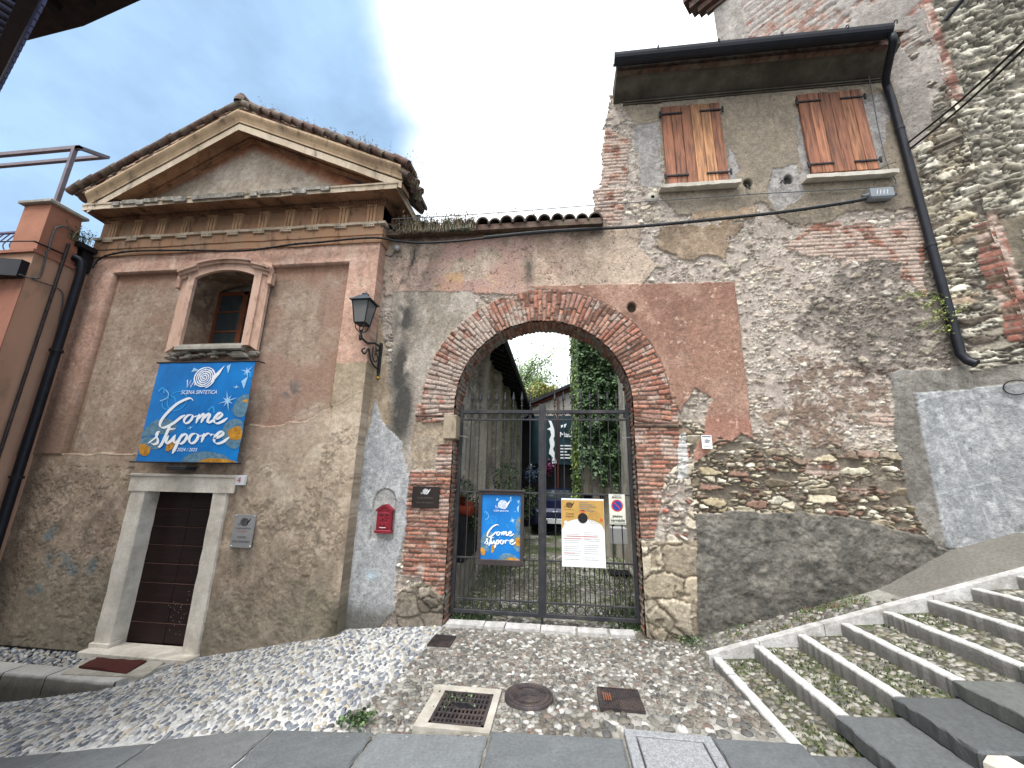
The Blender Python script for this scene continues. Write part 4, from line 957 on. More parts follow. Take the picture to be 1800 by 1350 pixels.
# second face, towards the street, right of the quoin
A2 = R(-72); d2 = np.array([sin(A2), cos(A2)]); n2 = np.array([-cos(A2), sin(A2)]); KC = K0+dF*US
if n2.dot(-KC) < 0: n2 = -n2
def tower2(u, v):
    c, h = rubble(u, v, .24, .085, 421, ['b5ae9a', 'a29b88', 'c4bda8', '8f8878', '7e7768', 'cfc8b5'], '6a655b', .06, .14, .12)
    q = ((u > -.09+.05*(fbm(u, v, 6, 422, 3)-.5)*2) & (v < 5.3)) | ((u > -.12) & (v > 7.2)); b2, bh2 = bricks(u, v, 423, .3, .085, ['8f5442', '9a604c', '76483a', '6d5546'], wash=.35); c, h = over(c, h, q, b2, bh2+.01)
    g = ss(.55, .68, fbm(u, v, 2.4, 425, 4)); c = mixc(c, c*.6, g*.6)
    q = (v < 5.2) & (u < -.1) & (fbm(u, v, 2, 427, 4) > .45); pl2, ph2 = plaster(u, v, ('6b6353', '5a5346', '7b705e'), 428, 3); c, h = over(c, h, q, pl2, ph2+.03)
    return c, h
relief('side_wall', -2.6, .03, 0, 11.5, .022, tower2, lambda u, v, h: np.stack([KC[0]+d2[0]*u+n2[0]*h, KC[1]+d2[1]*u+n2[1]*h, v], 1), M['wall'], tw)
for (za_, zb_, o_) in ((12.15, 12.24, .12), (12.25, 12.40, .26), (12.41, 12.60, .40), (12.61, 13.3, .5)):
    mb = MB(); e = [K0+dF*1.9, K0+dF*(2.26+o_), K0+dF*(2.26+o_)+nF*o_*.7, K0+dF*1.9+nF*o_*.7]; mb.hexa([(p[0], p[1], za_) for p in e], [(p[0], p[1], zb_) for p in e]); mb.build('cornice_course', M['tile'], tw)
# back side of the tower so that it has depth
bk = -nF
mb = MB(); a_, b_ = K0+dF*2.24, K0+dF*2.24+bk*3; c_ = KC+bk*3
mb.prism([tuple(K0+dF*2.24-nF*.01), tuple(b_), tuple(c_+np.array([3, 0])), tuple(KC-nF*.02)], 0, 13.4, 'z'); mb.build('core', M['courtplaster'], tw)
# iron bar high on the side wall
q0 = onP(1655, 48, (KC[0], KC[1], 0), -72)+np.array([n2[0], n2[1], 0])*.1; q1 = onP(1705, 0, (KC[0], KC[1], 0), -72)+np.array([n2[0], n2[1], 0])*.4
mb = MB(); mb.tube([q0, q1], .03, 8); mb.build('iron_bar', M['iron'], tw)
q0 = onP(1785, 683, (K0[0], K0[1], 0), -50)
mb = MB(); mb.tube([q0+np.array([nF[0]*.09, nF[1]*.09, 0])+np.array([dF[0]*.1*cos(t), dF[1]*.1*cos(t), .09*sin(t)]) for t in np.linspace(0, 2*pi, 24)], .007, 6, False); mb.build('iron_ring', M['iron'], tw)

# ================================================================== neighbouring ochre building, left edge
XO = -8.22; YO = 4.62
ob = thing('ochre_building', (-9.5, YO, -.8), 'orange stuccoed building at the left edge with parapet pillar, drainpipe and cables', 'building')
mb = MB(); mb.box(XO-3.5, XO, YO, 9, -1.5, 5.08); mb.build('wall', M['orange'], ob)
mb = MB(); mb.box(XO-3.5, XO-.001, YO-.012, YO-.0005, -1.5, 4.62); mb.build('front_render', M['orange_dark'], ob)
mb = MB(); mb.box(XO-3.5, XO+.03, YO-.04, YO+.6, 5.08, 5.13); mb.build('ledge', M['orange_dark'], ob)
mb = MB(); mb.hexa([(XO-.52, YO, 5.13), (XO, YO, 5.13), (XO, YO+.52, 5.13), (XO-.52, YO+.52, 5.13)], [(XO-.52, YO, 5.98), (XO, YO, 5.98), (XO, YO+.42, 5.98), (XO-.52, YO+.42, 5.98)])
pil = mb.build('parapet_pillar', mat('salmon stucco', 'a6735d', .9, 0, .1, 4, .3, 40), ob)
mb = MB(); mb.cbox(XO-.58, XO+.06, YO-.06, YO+.48, 5.982, 6.04, .01); mb.build('capstone', M['concrete'], pil)
mb = MB(); mb.box(XO-3.5, XO+.02, YO+.55, YO+2, 5.13, 5.5); mb.box(XO-.3, XO+.10, YO+.42, YO+1.1, 5.48, 5.56); mb.build('eave', M['iron'], ob)
# drainpipe
mb = MB(); mb.tube(spline([(XO+.02, 5.08, 5.28), (XO+.1, 5.14, 5.22), (XO+.13, 5.16, 5.0)], 5)+[np.array((XO+.13, 5.16, z)) for z in (4, 3, 2, 1, .35)], .062, 14)
pp = mb.build('drainpipe', M['pipe'], ob)
for zz in (3.6, 1.6):
    m2 = MB(); m2.lathe([(.082, 0), (.084, .02), (.082, .04)], (XO+.13, 5.16, zz), 14); m2.build('pipe_clip', M['iron'], pp)
mb = MB(); mb.tube([(XO+.13, 5.16, .35), (XO+.13, 5.16, -.9)], .07, 12); mb.build('pipe_foot', mat('cast iron brown', '3a2622', .6, .2, .2, 6, .2), pp)
mb = MB(); mb.tube([(XO+.035, 4.95, 5.45), (XO+.035, 4.95, 2), (XO+.035, 4.95, -1)], .022, 10); mb.build('conduit', M['iron_cast'], ob)
def oc(pts, r, m_='greycable', nm='cable'):
    P_ = [onX(a, b_, XO+.02+r) for a, b_ in pts]; m2 = MB(); m2.tube(spline(P_, 6), r, 6); m2.build(nm, M[m_], ob)
oc([(85, 440), (95, 408), (100, 400), (112, 398), (124, 404)], .014); oc([(83, 440), (79, 460), (72, 484), (64, 489), (56, 488)], .014)
oc([(34, 482), (60, 492), (90, 502), (106, 510), (111, 520), (108, 545), (95, 600), (65, 700), (30, 800)], .009)
oc([(60, 424), (85, 435), (110, 446)], .014, 'black'); oc([(124, 404), (140, 415), (158, 422)], .01, 'black')
oc([(0, 425), (30, 424), (60, 424)], .01, 'black')
mb = MB(); mb.cbox(-9.3+.9, -9.3+1.02, YO-.1, YO-.02, 1.4, 1.55, .01); mb.build('meter_box', M['greycable'], ob)
# dark awning on the front
mb = MB(); p = [onY(0, 427, YO-.5), onY(47, 452, YO-.05), onY(42, 480, YO-.05), onY(0, 468, YO-.5)]
mb.hexa([(XO-3, YO-.55, 4.72), (XO-.02, YO-.10, 4.62), (XO-.02, YO, 4.62), (XO-3, YO, 4.72)], [(XO-3, YO-.55, 5.02), (XO-.02, YO-.10, 4.90), (XO-.02, YO, 4.90), (XO-3, YO, 5.02)])
mb.build('awning_box', M['pipe'], ob)
# curvy roof railing and pergola post
mb = MB()
for i in range(16):
    xx = XO-.75-i*.13; mb.tube(spline([(xx, YO+.2, 5.2), (xx-.06, YO+.14, 5.35), (xx-.05, YO+.18, 5.5), (xx+.02, YO+.2, 5.62)], 4), .009, 5)
mb.box(XO-3, XO-.6, YO+.18, YO+.22, 5.62, 5.65); mb.build('roof_railing', mat('violet grey iron', '5d5a78', .6), ob)
q = onY(105, 272, YO+.3); 
mb = MB(); mb.box(XO-.36, XO-.30, YO+.2, YO+.26, 6.04, q[2]); mb.box(XO-3, XO-.22, YO+.2, YO+.26, q[2], q[2]+.07); mb.box(XO-3, XO-.3, YO+.6, YO+.66, q[2]+.2, q[2]+.26); mb.hexa([(XO-.3, YO+.2, q[2]), (XO-.22, YO+.2, q[2]), (XO-.22, YO+.66, q[2]+.2), (XO-.3, YO+.66, q[2]+.2)], [(XO-.3, YO+.2, q[2]+.06), (XO-.22, YO+.2, q[2]+.06), (XO-.22, YO+.66, q[2]+.26), (XO-.3, YO+.66, q[2]+.26)])
mb.build('pergola_frame', mat('taupe painted steel', '6d6469', .6), ob)
weeds('balcony_plant', [(XO+.0, 5.0, 5.56), (XO+.05, 5.15, 5.56), (XO-.05, 4.95, 5.56)], .22, 30, ['6a7f5f', '8d9a7a', '4c6146'], 'small leafy plant on the roof edge between the orange building and the chapel', 'plant', spread=.07, wid=.006)

# ================================================================== balcony building overhead, top left corner
bb = thing('balcony_building', (-6.5, 1.0, -1.6), 'dark underside of eave and railed balcony overhanging the street at the top left corner', 'building')
a = np.array([-5.75, 2.55]); b_ = np.array([-3.6, 1.64]); dd = (b_-a)/np.linalg.norm(b_-a); nn = np.array([dd[1], -dd[0]])
if nn[1] > 0: nn = -nn
a = a-dd*3
mb = MB(); mb.prism([tuple(a+nn*1.0), tuple(b_+nn*1.0), tuple(b_+nn*6), tuple(a+nn*6)], -2.2, 7.0, 'z'); mb.build('wall', mat('cream facade', 'b3a893', .9), bb)
mb = MB(); mb.prism([tuple(a), tuple(b_), tuple(b_+nn*.09), tuple(a+nn*.09)], 5.48, 5.62, 'z'); mb.build('edge_beam', M['pipe'], bb)
mb = MB(); mb.prism([tuple(a+nn*.5), tuple(b_+nn*.5), tuple(b_+nn*.54), tuple(a+nn*.54)], 5.5, 5.6, 'z')
for i in range(46):
    p = a+dd*(.1*i); mb.prism([tuple(p+nn*.09), tuple(p+dd*.035+nn*.09), tuple(p+dd*.035+nn*1.0), tuple(p+nn*1.0)], 5.54, 5.57, 'z')
mb.build('floor_grating', mat('blue grey balcony slats', '4a4e66', .6), bb)
L_ = np.linalg.norm(b_-a); BARM = mat('blue grey railing paint', '4a4c6a', .5, .2); mb = MB()
for i in range(int(L_/.11)):
    p = a+dd*(.05+.11*i)-nn*.03; mb.box(p[0]-.01, p[0]+.01, p[1]-.01, p[1]+.01, 5.62, 6.5)
mb.tube([(*(a-nn*.03), 6.52), (*(b_-nn*.03), 6.52)], .025, 8); mb.tube([(*(a-nn*.03), 6.2), (*(b_-nn*.03), 6.2)], .02, 8); mb.build('balcony_railing', BARM, bb)
mb = MB(); mb.prism([(-6.95, 3.06), (-6.79, 3.04), (-5.72, 2.96), (-4.71, 2.79), (-4.2, 2.6), (-3.7, 2.45), (-3.6, 1.2), (-6.2, 1.3)], 7.0, 7.12, 'z')
mb.build('eave', mat('dark stained eave boards', '2a211d', .85, 0, .3, 5, .5, 20), bb)
mb = MB()
for i in range(6):
    x_ = -4.0-i*.45; mb.box(x_, x_+.09, 1.4, 2.55-.02*i*0+(.0 if i < 3 else .2), 6.9, 6.998)
mb.build('rafters', mat('dark rafters', '1e1815', .85), bb)
# ================================================================== iron gate
YG = 5.78
gate = thing('iron_gate', (-.24, YG, -.05), 'dark grey double iron gate with spear finials closing the brick archway', 'gate')
GX0, GX1, GM, GZ0, GZ1 = -1.475, 1.015, -.235, -.03, 2.74
for sgn, (xa, xb) in ((-1, (GX0, GM-.012)), (1, (GM+.012, GX1))):
    mb = MB(); w = .042
    mb.cbox(xa, xa+w, YG-.022, YG+.025, GZ0, GZ1+(.09 if sgn > 0 or True else 0), .004); mb.cbox(xb-w, xb, YG-.025, YG+.025, GZ0, GZ1+.09, .004)
    mb.cbox(xa+w, xb-w, YG-.024, YG+.024, GZ1-.05, GZ1, .004); mb.cbox(xa+w, xb-w, YG-.024, YG+.024, GZ0, GZ0+.05, .004)
    lf = mb.build('leaf_frame', M['gate'], gate)
    for zz in (2.585, 1.535, .655, .135):
        m2 = MB(); m2.cbox(xa+w, xb-w, YG-.012, YG+.012, zz, zz+.022, .003); m2.build('rail', M['gate'], gate)
    n = 8; sp = (xb-xa-2*w)/(n+1); bar0 = None
    for i in range(n):
        x = xa+w+sp*(i+1)
        if bar0 is None:
            m2 = MB(); m2.tube([(x, YG, GZ0+.05), (x, YG, 2.83)], .0085, 6)
            bar0 = m2.build('bar', M['gate'], gate, origin=(x, YG, 0))
            m3 = MB(); m3.lathe([(.008, 2.79), (.018, 2.80), (.018, 2.81), (.008, 2.82), (.008, 2.84), (.016, 2.845), (.009, 2.855), (.01, 2.87), (.024, 2.91), (.018, 2.95), (.006, 3.01), (.001, 3.03)], (x, YG, 0), 6, sm=False)
            fin = m3.build('finial', M['gate'], bar0)
        else:
            b2 = bar0.copy(); COL.objects.link(b2); b2.parent = gate; b2.location = np.array((x, YG, 0))-ORI[gate.name]
            f2 = fin.copy(); COL.objects.link(f2); f2.parent = b2
    for i in range(n+1):
        x = xa+w+sp*(i+.5)
        for zc, r_ in ((2.648, .052), (.095, .05)):
            m2 = MB(); m2.tube([(x+r_*cos(t), YG, zc+(.0 if zc > 1 else -.018)+r_*.9*sin(t)) for t in np.linspace(0, 2*pi, 17)], .006, 5, False); m2.build('ring', M['gate'], gate)
        m2 = MB(); m2.tube([(x, YG, .155), (x, YG, .655)], .0075, 6); m2.build('short_bar', M['gate'], gate)
    for i in range(4):
        x = xa+w+sp*(2*i+1.0); m2 = MB(); m2.tube(spline([(x-.13, YG+.012, .62), (x-.08, YG+.012, .42), (x-.01, YG+.012, .3), (x, YG+.012, .2), (x+.01, YG+.012, .3), (x+.08, YG+.012, .42), (x+.13, YG+.012, .62)], 4), .004, 5); m2.build('scroll', M['gate'], gate)
mb = MB(); mb.cbox(GM-.03, GM+.03, YG-.034, YG-.026, GZ0, GZ1+.09, .003); mb.build('cover_strip', M['gate'], gate)
mb = MB(); mb.tube([(GM, YG, -.16), (GM, YG, .1)], .016, 8); mb.build('drop_bolt', M['gate'], gate)
for x in (GX0, GX1):
    for zz in (.45, 2.35):
        m2 = MB(); m2.tube([(x, YG, zz), (x+(.06 if x > 0 else -.06), YG+.03, zz)], .016, 8); m2.build('hinge', M['iron'], gate)
for x, s in ((-1.40, 1), (.98, -1)):
    m2 = MB(); m2.tube([(x-s*.1, YG-.06, 2.35), (x+s*.1, YG-.16, 2.31)], .008, 6); m2.build('hook', M['chrome'], gate)

# ================================================================== threshold stones under the gate
for i, (a, b_) in enumerate(((780, 848), (850, 886), (888, 950), (951, 1012), (1014, 1066), (1068, 1112))):
    p0, p1 = onZ(a, 1100, -.09), onZ(b_, 1104, -.09); x0, x1 = p0[0], p1[0]
    mb = MB(); j = [random.uniform(-.012, .012) for _ in range(8)]
    mb.hexa([(x0, 5.50+j[0], -.25), (x1, 5.52+j[1], -.25), (x1, 5.70+j[2], -.25), (x0, 5.68+j[3], -.25)], [(x0+.004, 5.505+j[0], -.095+j[4]*.5), (x1-.008, 5.525+j[1], -.095+j[5]*.5), (x1-.006, 5.70+j[2], -.085), (x0+.006, 5.68+j[3], -.085)])
    o = mb.build('threshold_stone', M['marble'])
    nm = ['first', 'second', 'third', 'fourth', 'fifth', 'sixth'][i]
    tag(o, f'{nm} white threshold stone from the left in the row in front of the iron gate', 'kerb stone', 'white threshold stones under the gate')

# ================================================================== courtyard
lw = thing('courtyard_shed', (-1.75, 11, 0), 'long weathered courtyard building with buttresses and dark overhanging eave behind the gate on the left', 'building')
def lwf(u, v):
    c, h = plaster(u, v, ('c9c4b8', 'a8a296', 'd6d0c4'), 501, 1.2); r_, rh = rubble(u, v, .3, .14, 502, ['b8b2a5', 'a29b8e', 'c8c0b0'], '99928a', .03, .15, .3)
    m = (fbm(u, v, .9, 503, 4) > .52); c, h = over(c, h, m, r_, rh)
    pil_ = ((u % 2.1) < .55); h = h+pil_*.14; c = mixc(c, hexc('d0cabd'), pil_*.4); c = mixc(c, hexc('77726a'), ((u % 2.1 > .75) & (u % 2.1 < 1.25) & (v < 3))*.6)
    s = ss(.55, .75, fbm(u*2, v*.4, 2, 504, 4)); return mixc(c, hexc('857f75'), s*.5), h
relief('wall', 0, 10.9, -.3, 4.9, .05, lwf, lambda u, v, h: np.stack([-1.78+h+u*0, 6.35+u, v], 1), M['wall'], lw)
mb = MB(); mb.hexa([(-3.4, 6.1, 5.7), (-1.16, 6.1, 4.62), (-1.16, 17.4, 4.62), (-3.4, 17.4, 5.7)], [(-3.4, 6.1, 5.82), (-1.16, 6.1, 4.74), (-1.16, 17.4, 4.74), (-3.4, 17.4, 5.82)]); mb.build('roof', mat('dark underside boards', '221f1d', .9, 0, .4, 6, .4, 30), lw)
for i in range(24):
    mb = MB(); y = 6.3+i*.46; mb.hexa([(-1.8, y, 4.78), (-1.2, y, 4.5), (-1.2, y+.09, 4.5), (-1.8, y+.09, 4.78)], [(-1.8, y, 4.9), (-1.2, y, 4.618), (-1.2, y+.09, 4.618), (-1.8, y+.09, 4.9)]); mb.build('rafter', M['iron'], lw)
mb = MB(); mb.tube([(-1.12, 6.2, 4.63), (-1.12, 17.5, 4.60)], .06, 8); mb.tube([(-1.12, 17.2, 4.6), (-1.5, 17.3, 4.45), (-1.68, 17.35, 4.35), (-1.68, 17.35, .1)], .045, 8); mb.build('gutter', M['pipe'], lw)
mb = MB(); mb.box(-3.4, -1.8, 6.35, 17.2, -.3, 4.6); mb.build('core', M['courtplaster'], lw)

# planter shed with tiled top and potted plant
pl = thing('planter_cabinet', (-1.75, 7.0, -.1), 'dark boarded cabinet with tiled top standing behind the left side of the gate', 'cabinet')
mb = MB(); mb.box(-2.3, -1.52, 6.5, 7.7, .45, 1.18); 
for i in range(9): mb.cbox(-1.522, -1.50, 6.5+i*.135, 6.625+i*.135, .45, 1.18, .004)
mb.build('boards', mat('charcoal boards', '26272b', .7, 0, .2, 8, .3, 30), pl)
mb = MB(); mb.box(-2.3, -1.54, 6.45, 7.72, -.3, .45); mb.build('plinth', M['concrete'], pl)
mb = MB()
for i in range(8): mb.tube([(-2.3, 6.52+i*.155, 1.36), (-1.42, 6.52+i*.155, 1.21)], [.06, .075], 8)
mb.build('tile_top', M['terracotta'], pl)
def leaves(name, cen, rad, n, size, cols, label, cat, parent=None, squash=(1, 1, 1), surface=False, down=False):
    r = rng.normal(0, 1, (n, 3)); r /= np.linalg.norm(r, axis=1)[:, None]; rr = rng.uniform(.3, 1, n)**.5 if not surface else rng.uniform(.8, 1.02, n)
    P = np.array(cen)+r*rr[:, None]*np.array(rad); return leaf_mesh(name, P, size, cols, label, cat, parent, down)
def leaf_mesh(name, P, size, cols, label, cat, parent=None, down=False, norm=None):
    n = len(P); a = rng.normal(0, 1, (n, 3)); 
    if down: a = a*.5+np.array([0, -.6, -.9])
    a /= np.linalg.norm(a, axis=1)[:, None]; b_ = rng.normal(0, 1, (n, 3))
    if norm is not None: b_ = np.cross(a, np.array(norm)+rng.normal(0, .45, (n, 3)))
    b_ -= a*(a*b_).sum(1)[:, None]; b_ /= np.linalg.norm(b_, axis=1)[:, None]
    s = size*rng.uniform(.6, 1.3, n)[:, None]
    V = np.stack([P, P+a*s*.5+b_*s*.38, P+a*s, P+a*s*.5-b_*s*.38], 1).reshape(-1, 3)
    Q = np.arange(4*n).reshape(n, 4); cc = pal(rng.random(n), cols)*rng.uniform(.7, 1.3, n)[:, None]
    o = np_mesh(name, V, Q, M['leaf'], parent, np.repeat(cc, 4, 0), False)
    if label: tag(o, label, cat)
    return o
GR = ['31452a', '3c5232', '4a6038', '293a22', '566c40']
pot = thing('potted_plant', (-1.62, 6.62, 1.27), 'small leafy plant in a red clay pot on top of the dark boarded cabinet', 'plant')
mb = MB(); mb.lathe([(.0, 0), (.07, 0), (.1, .17), (.11, .17), (.11, .2), (.095, .2), (.09, .15), (0, .15)], (-1.62, 6.62, 1.28), 14); mb.build('pot', mat('old clay pot', '6a3024', .85), pot)
leaves('foliage', (-1.60, 6.6, 1.55), (.24, .24, .2), 320, .045, GR, None, None, pot)
leaves('trailing_plant', (-1.36, 6.95, 1.15), (.16, .3, .38), 420, .05, GR, 'green trailing plant hanging from the right edge of the dark boarded cabinet', 'plant')
leaves('shrub', (-1.3, 9.8, 1.75), (.35, .5, .45), 420, .07, ['4f6a48', '6f8a62', '3a5232'], 'grey green shrub against the courtyard wall above the blue poster', 'shrub')
leaves('shrub', (-.95, 12.5, 1.1), (.35, .4, .5), 420, .08, GR, 'dark green shrub to the right of the framed blue poster', 'shrub')
# right courtyard wall and ivy
rwl = thing('courtyard_wall', (1.7, 8.5, 0), 'grey plastered courtyard wall with small arched niche behind the right side of the gate', 'wall')
def rwf(u, v):
    c, h = plaster(u, v, ('c0baae', 'a8a195', 'ccc6ba'), 511, 1.4); s = ss(.5, .7, fbm(u*2, v*.5, 2, 512, 4)); c = mixc(c, hexc('857e72'), s*.5)
    d = ((np.abs(u-1.3) < .35) & (v < 1.9+np.sqrt(np.maximum(.35**2-(u-1.3)**2, 0))) & (v > .2)); bc, bh = bricks(u, v, 513, cols=['7a4a38', '6a3d30', '8a5a44'])
    e = ((np.abs(u-1.3) < .5) & (v < 1.9+np.sqrt(np.maximum(.5**2-(u-1.3)**2, 0)))); c, h = over(c, h, e, bc, bh+.02); c, h = over(c, h, d, bc*.35, bh-.1); return c, h
relief('wall', 0, 4.7, -.3, 6.5, .03, rwf, lambda u, v, h: np.stack([1.52-h+u*.02, 6.1+u, v], 1), M['wall'], rwl)
mb = MB(); mb.box(1.7, 2.1, 6.05, 10.8, -.3, 6.5); mb.box(1.03, 1.7, 6.03, 6.2, -.3, 6.0); mb.build('core', M['courtplaster'], rwl)
mb = MB(); mb.cbox(1.12, 1.2, 6.06, 6.12, .0, 2.9, .006); mb.build('downpipe', M['pipe'], rwl)
mb = MB(); mb.lathe([(0, 0), (.11, 0), (.11, .05), (.09, .12), (.05, .16), (0, .17)], (1.33, 7.6, 2.92), 16); mb.tube([(1.48, 7.6, 3.05), (1.33, 7.6, 3.12)], .012, 6)
o = mb.build('wall_lamp', M['chrome']); tag(o, 'small round wall lamp on the courtyard wall behind the top right of the gate', 'lamp')
iv = thing('ivy_wall', (1.0, 11, 0), 'tall courtyard wall corner thickly covered with hanging green ivy seen through the arch', 'ivy')
mb = MB(); mb.box(.62, 1.75, 11.0, 17, 1.4, 7.6); mb.box(1.62, 1.75, 10.8, 11, -.3, 7.6); mb.build('wall', M['courtplaster'], iv)
mb = MB()
for xx in (.9, 1.18, 1.42): mb.cbox(xx, xx+.16, 10.95, 11.1, -.3, 1.6, .01)
mb.build('post', M['courtplaster'], iv)
N_ = 13000; u = rng.random(N_); 
zlow = lambda t: 1.5+.5*np.sin(t*9)+.3*np.sin(t*23)
xx = .56+u*1.12; zz = rng.uniform(0, 1, N_); zb = 1.2+1.0*vn(xx*7, xx*0, 3)+.5*vn(xx*19, xx*0, 5); zz = zb+(7.7-zb)*zz
lump = fbm(xx, zz, 3.2, 521, 3); P_ = np.stack([xx, 10.93-.42*lump+rng.uniform(-.08, .05, N_), zz], 1)
o = leaf_mesh('ivy', P_, .10, ['2c4424', '38562c', '486a38', '223a1b', '587a40', '3c5c30'], None, None, iv, True, (0, -1, .5))
N_ = 5000; yy = rng.uniform(10.9, 16.5, N_); zz = rng.uniform(1.0, 7.6, N_); P_ = np.stack([(.70-.25*fbm(yy, zz, 2, 523, 3))+rng.uniform(-.05, .05, N_), yy, zz], 1)
leaf_mesh('ivy', P_, .12, ['6a8430', '7f9438', '56732c', '3c5a2a'], None, None, iv, True, (-1, 0, .4))
# rear building
rb = thing('rear_building', (.5, 17.5, 0), 'low courtyard building at the far end with sloping roof and whitewashed boards', 'building')
mb = MB(); mb.hexa([(-1.9, 17.5, 4.4), (2.5, 17.5, 4.4), (2.5, 19.5, 4.4), (-1.9, 19.5, 4.4)], [(-1.9, 17.5, 4.75), (2.5, 17.5, 6.6), (2.5, 19.5, 6.6), (-1.9, 19.5, 4.75)])
mb.build('gable_boards', stain_mat('whitewashed boards', 'b9b7b2', '9a948c', '6b5347', 2, 6, (4, 4, .6)), rb)
mb = MB(); mb.hexa([(-1.6, 17.2, 4.92), (2.5, 17.2, 6.72), (2.5, 19.6, 6.72), (-1.6, 19.6, 4.92)], [(-1.6, 17.2, 5.07), (2.5, 17.2, 6.87), (2.5, 19.6, 6.87), (-1.6, 19.6, 5.07)]); mb.build('roof', M['pipe'], rb)
mb = MB(); mb.hexa([(-1.6, 17.35, 4.80), (2.5, 17.35, 6.6), (2.5, 17.5, 6.6), (-1.6, 17.5, 4.80)], [(-1.6, 17.35, 4.92), (2.5, 17.35, 6.72), (2.5, 17.5, 6.72), (-1.6, 17.5, 4.92)]); mb.box(-.07, -.01, 17.3, 17.5, 0, 5.4); mb.build('timber_beams', mat('red brown timber', '5a2c22', .7), rb)
mb = MB(); mb.box(-1.9, 2.5, 17.5, 19.5, -.3, 4.4); mb.build('dark_storefront', mat('dark storefront', '1b1a1c', .5), rb)
# interior clutter and snail drawing on the store front
mb = MB()
for k in range(5):
    r_ = .75-.14*k; mb.ribbon([(1.25+r_*cos(t)*.95-.1*k*.3, 1.9+r_*sin(t)) for t in np.linspace(-.3+.2*k, 2.6+.3*k, 24)], .07, 17.47)
mb.build('painted_rings', mat('dim beige drawing', '5a544c', .8), rb)
for k, (nm, mt, lab, cat) in enumerate((('flower_bunch', 'pink', 'bright magenta flowers in front of the dark storefront behind the car', 'flowers'), ('folded_parasol', 'bluething', 'blue patterned fabric in front of the dark storefront left of the car', 'fabric'))):
    c_ = [(-.45, 17.2, 2.35), (-1.15, 17.1, 2.05)][k]
    o = leaves(nm, c_, (.22, .1, .3) if k == 0 else (.32, .1, .38), 120, .1, [['b52a7c', 'd04a98', '7c1a55']], None, None) if False else None
    P_ = np.array(c_)+rng.normal(0, 1, (160, 3))*[[.1, .05, .13], [.16, .05, .17]][k]
    V = leaf_mesh(nm, P_, .11, [['8a2a62', '9c3a74', '5c1a42'], ['3770a8', '6fa3cf', '1d3d66', 'c9d4de']][k], lab, cat)
# far tree and shrub above the roof
tr = thing('tree', (-1.6, 27, 0), 'light green feathery tree rising behind the courtyard buildings seen through the arch', 'tree')
mb = MB(); tb = [(-2.9, 27, 0), (-2.8, 27, 5), (-2.6, 27, 8.4)]
mb.tube(tb, [.22, .16, .08], 8)
LP = []
for i in range(70):
    t = rng.uniform(.55, 1); b0 = np.array([-2.9+.3*t, 27, 8.4*t]); a = rng.uniform(0, 2*pi); L_ = rng.uniform(1.2, 3.4); e = b0+np.array([cos(a)*L_, sin(a)*L_*.6, L_*rng.uniform(.4, 1.1)])
    mid = (b0+e)/2+[0, 0, .25]; mb.tube([b0, mid, e], [.045, .025, .008], 5)
    for k in range(210):
        s_ = rng.uniform(.35, 1.05); q = b0+(e-b0)*s_+np.array([0, 0, .3*(1-abs(2*s_-1))]); LP.append(q+rng.normal(0, .17+.1*s_, 3))
mb.build('trunk', M['bark'], tr)
leaf_mesh('crown', np.array(LP), .13, ['84a256', '98b36c', '729048', 'b4c88c', '668548'], None, None, tr)
bu = thing('bush', (-.4, 21, 0), 'yellow green rounded bush spilling over the sloping roof at the far end of the courtyard', 'bush')
LP = []
for i in range(26):
    c_ = np.array([rng.uniform(-2.0, 1.3), rng.uniform(20.5, 22), 0]); c_[2] = 5.85+.9*max(0, 1-((c_[0]+.3)/2.0)**2)+rng.uniform(-.9, .0); r_ = rng.uniform(.3, .55)
    d = rng.normal(0, 1, (330, 3)); d /= np.linalg.norm(d, axis=1)[:, None]; LP.append(c_+d*r_*rng.uniform(.6, 1.05, (330, 1)))
mb = MB(); mb.tube([(-.4, 21, 0), (-.3, 21, 4), (-.4, 21.1, 6)], [.15, .1, .05], 8); mb.build('trunk', M['bark'], bu)
leaf_mesh('crown', np.concatenate(LP), .12, ['8d9c3a', '7a8c34', 'a3a04a', '5c7030', 'b58f5a', '4a6228'], None, None, bu)
sc = thing('scaffold_tower', (1.3, 19, 0), 'thin pale scaffold poles rising beside the ivy behind the courtyard', 'scaffolding')
for (xx, h_) in ((.78, 9.3), (.92, 9.3), (1.05, 8.4), (.62, 7.7), (.5, 7.1)):
    m2 = MB(); m2.tube([(xx, 19.8+.3*xx, 0), (xx, 19.8+.3*xx, h_)], .03, 6); m2.build('pole', M['steel'], sc)

# ------------------------------------------------------------------ parked car, front towards the gate
cx, cy = -.15, 14.6
car = thing('parked_car', (cx, cy, -.05), 'dark blue parked car facing the gate at the far end of the courtyard', 'car')
def carsec(y, w, zs, ws): return [(cx+s*w*k, y, z) for s, seq in ((-1, list(zip(zs, ws))), (1, list(zip(zs, ws))[::-1])) for z, k in seq]
secs = [(cy, .70, [.28, .45, .62, .68], [1, 1, .97, .9]), (cy+.12, .82, [.22, .5, .74, .80], [1, 1, .97, .88]), (cy+.9, .86, [.2, .55, .9, .98], [1, 1, .96, .84]), (cy+1.1, .87, [.2, .6, .95, 1.02], [1, 1, .95, .82]),
        (cy+1.75, .87, [.2, .6, .98, 1.42], [1, 1, .95, .68]), (cy+2.6, .87, [.2, .6, .98, 1.48], [1, 1, .95, .68]), (cy+3.6, .84, [.25, .6, .98, 1.40], [1, 1, .95, .68]), (cy+3.9, .8, [.3, .6, .9, 1.0], [1, 1, .95, .8])]
mb = MB(); vs = []
for s_ in secs: vs += carsec(*s_)
n = 8; mb.add(vs, [(i*n+k, i*n+(k+1) % n, (i+1)*n+(k+1) % n, (i+1)*n+k) for i in range(len(secs)-1) for k in range(n)]+[tuple(range(n)), tuple(range(len(vs)-n, len(vs)))], False)
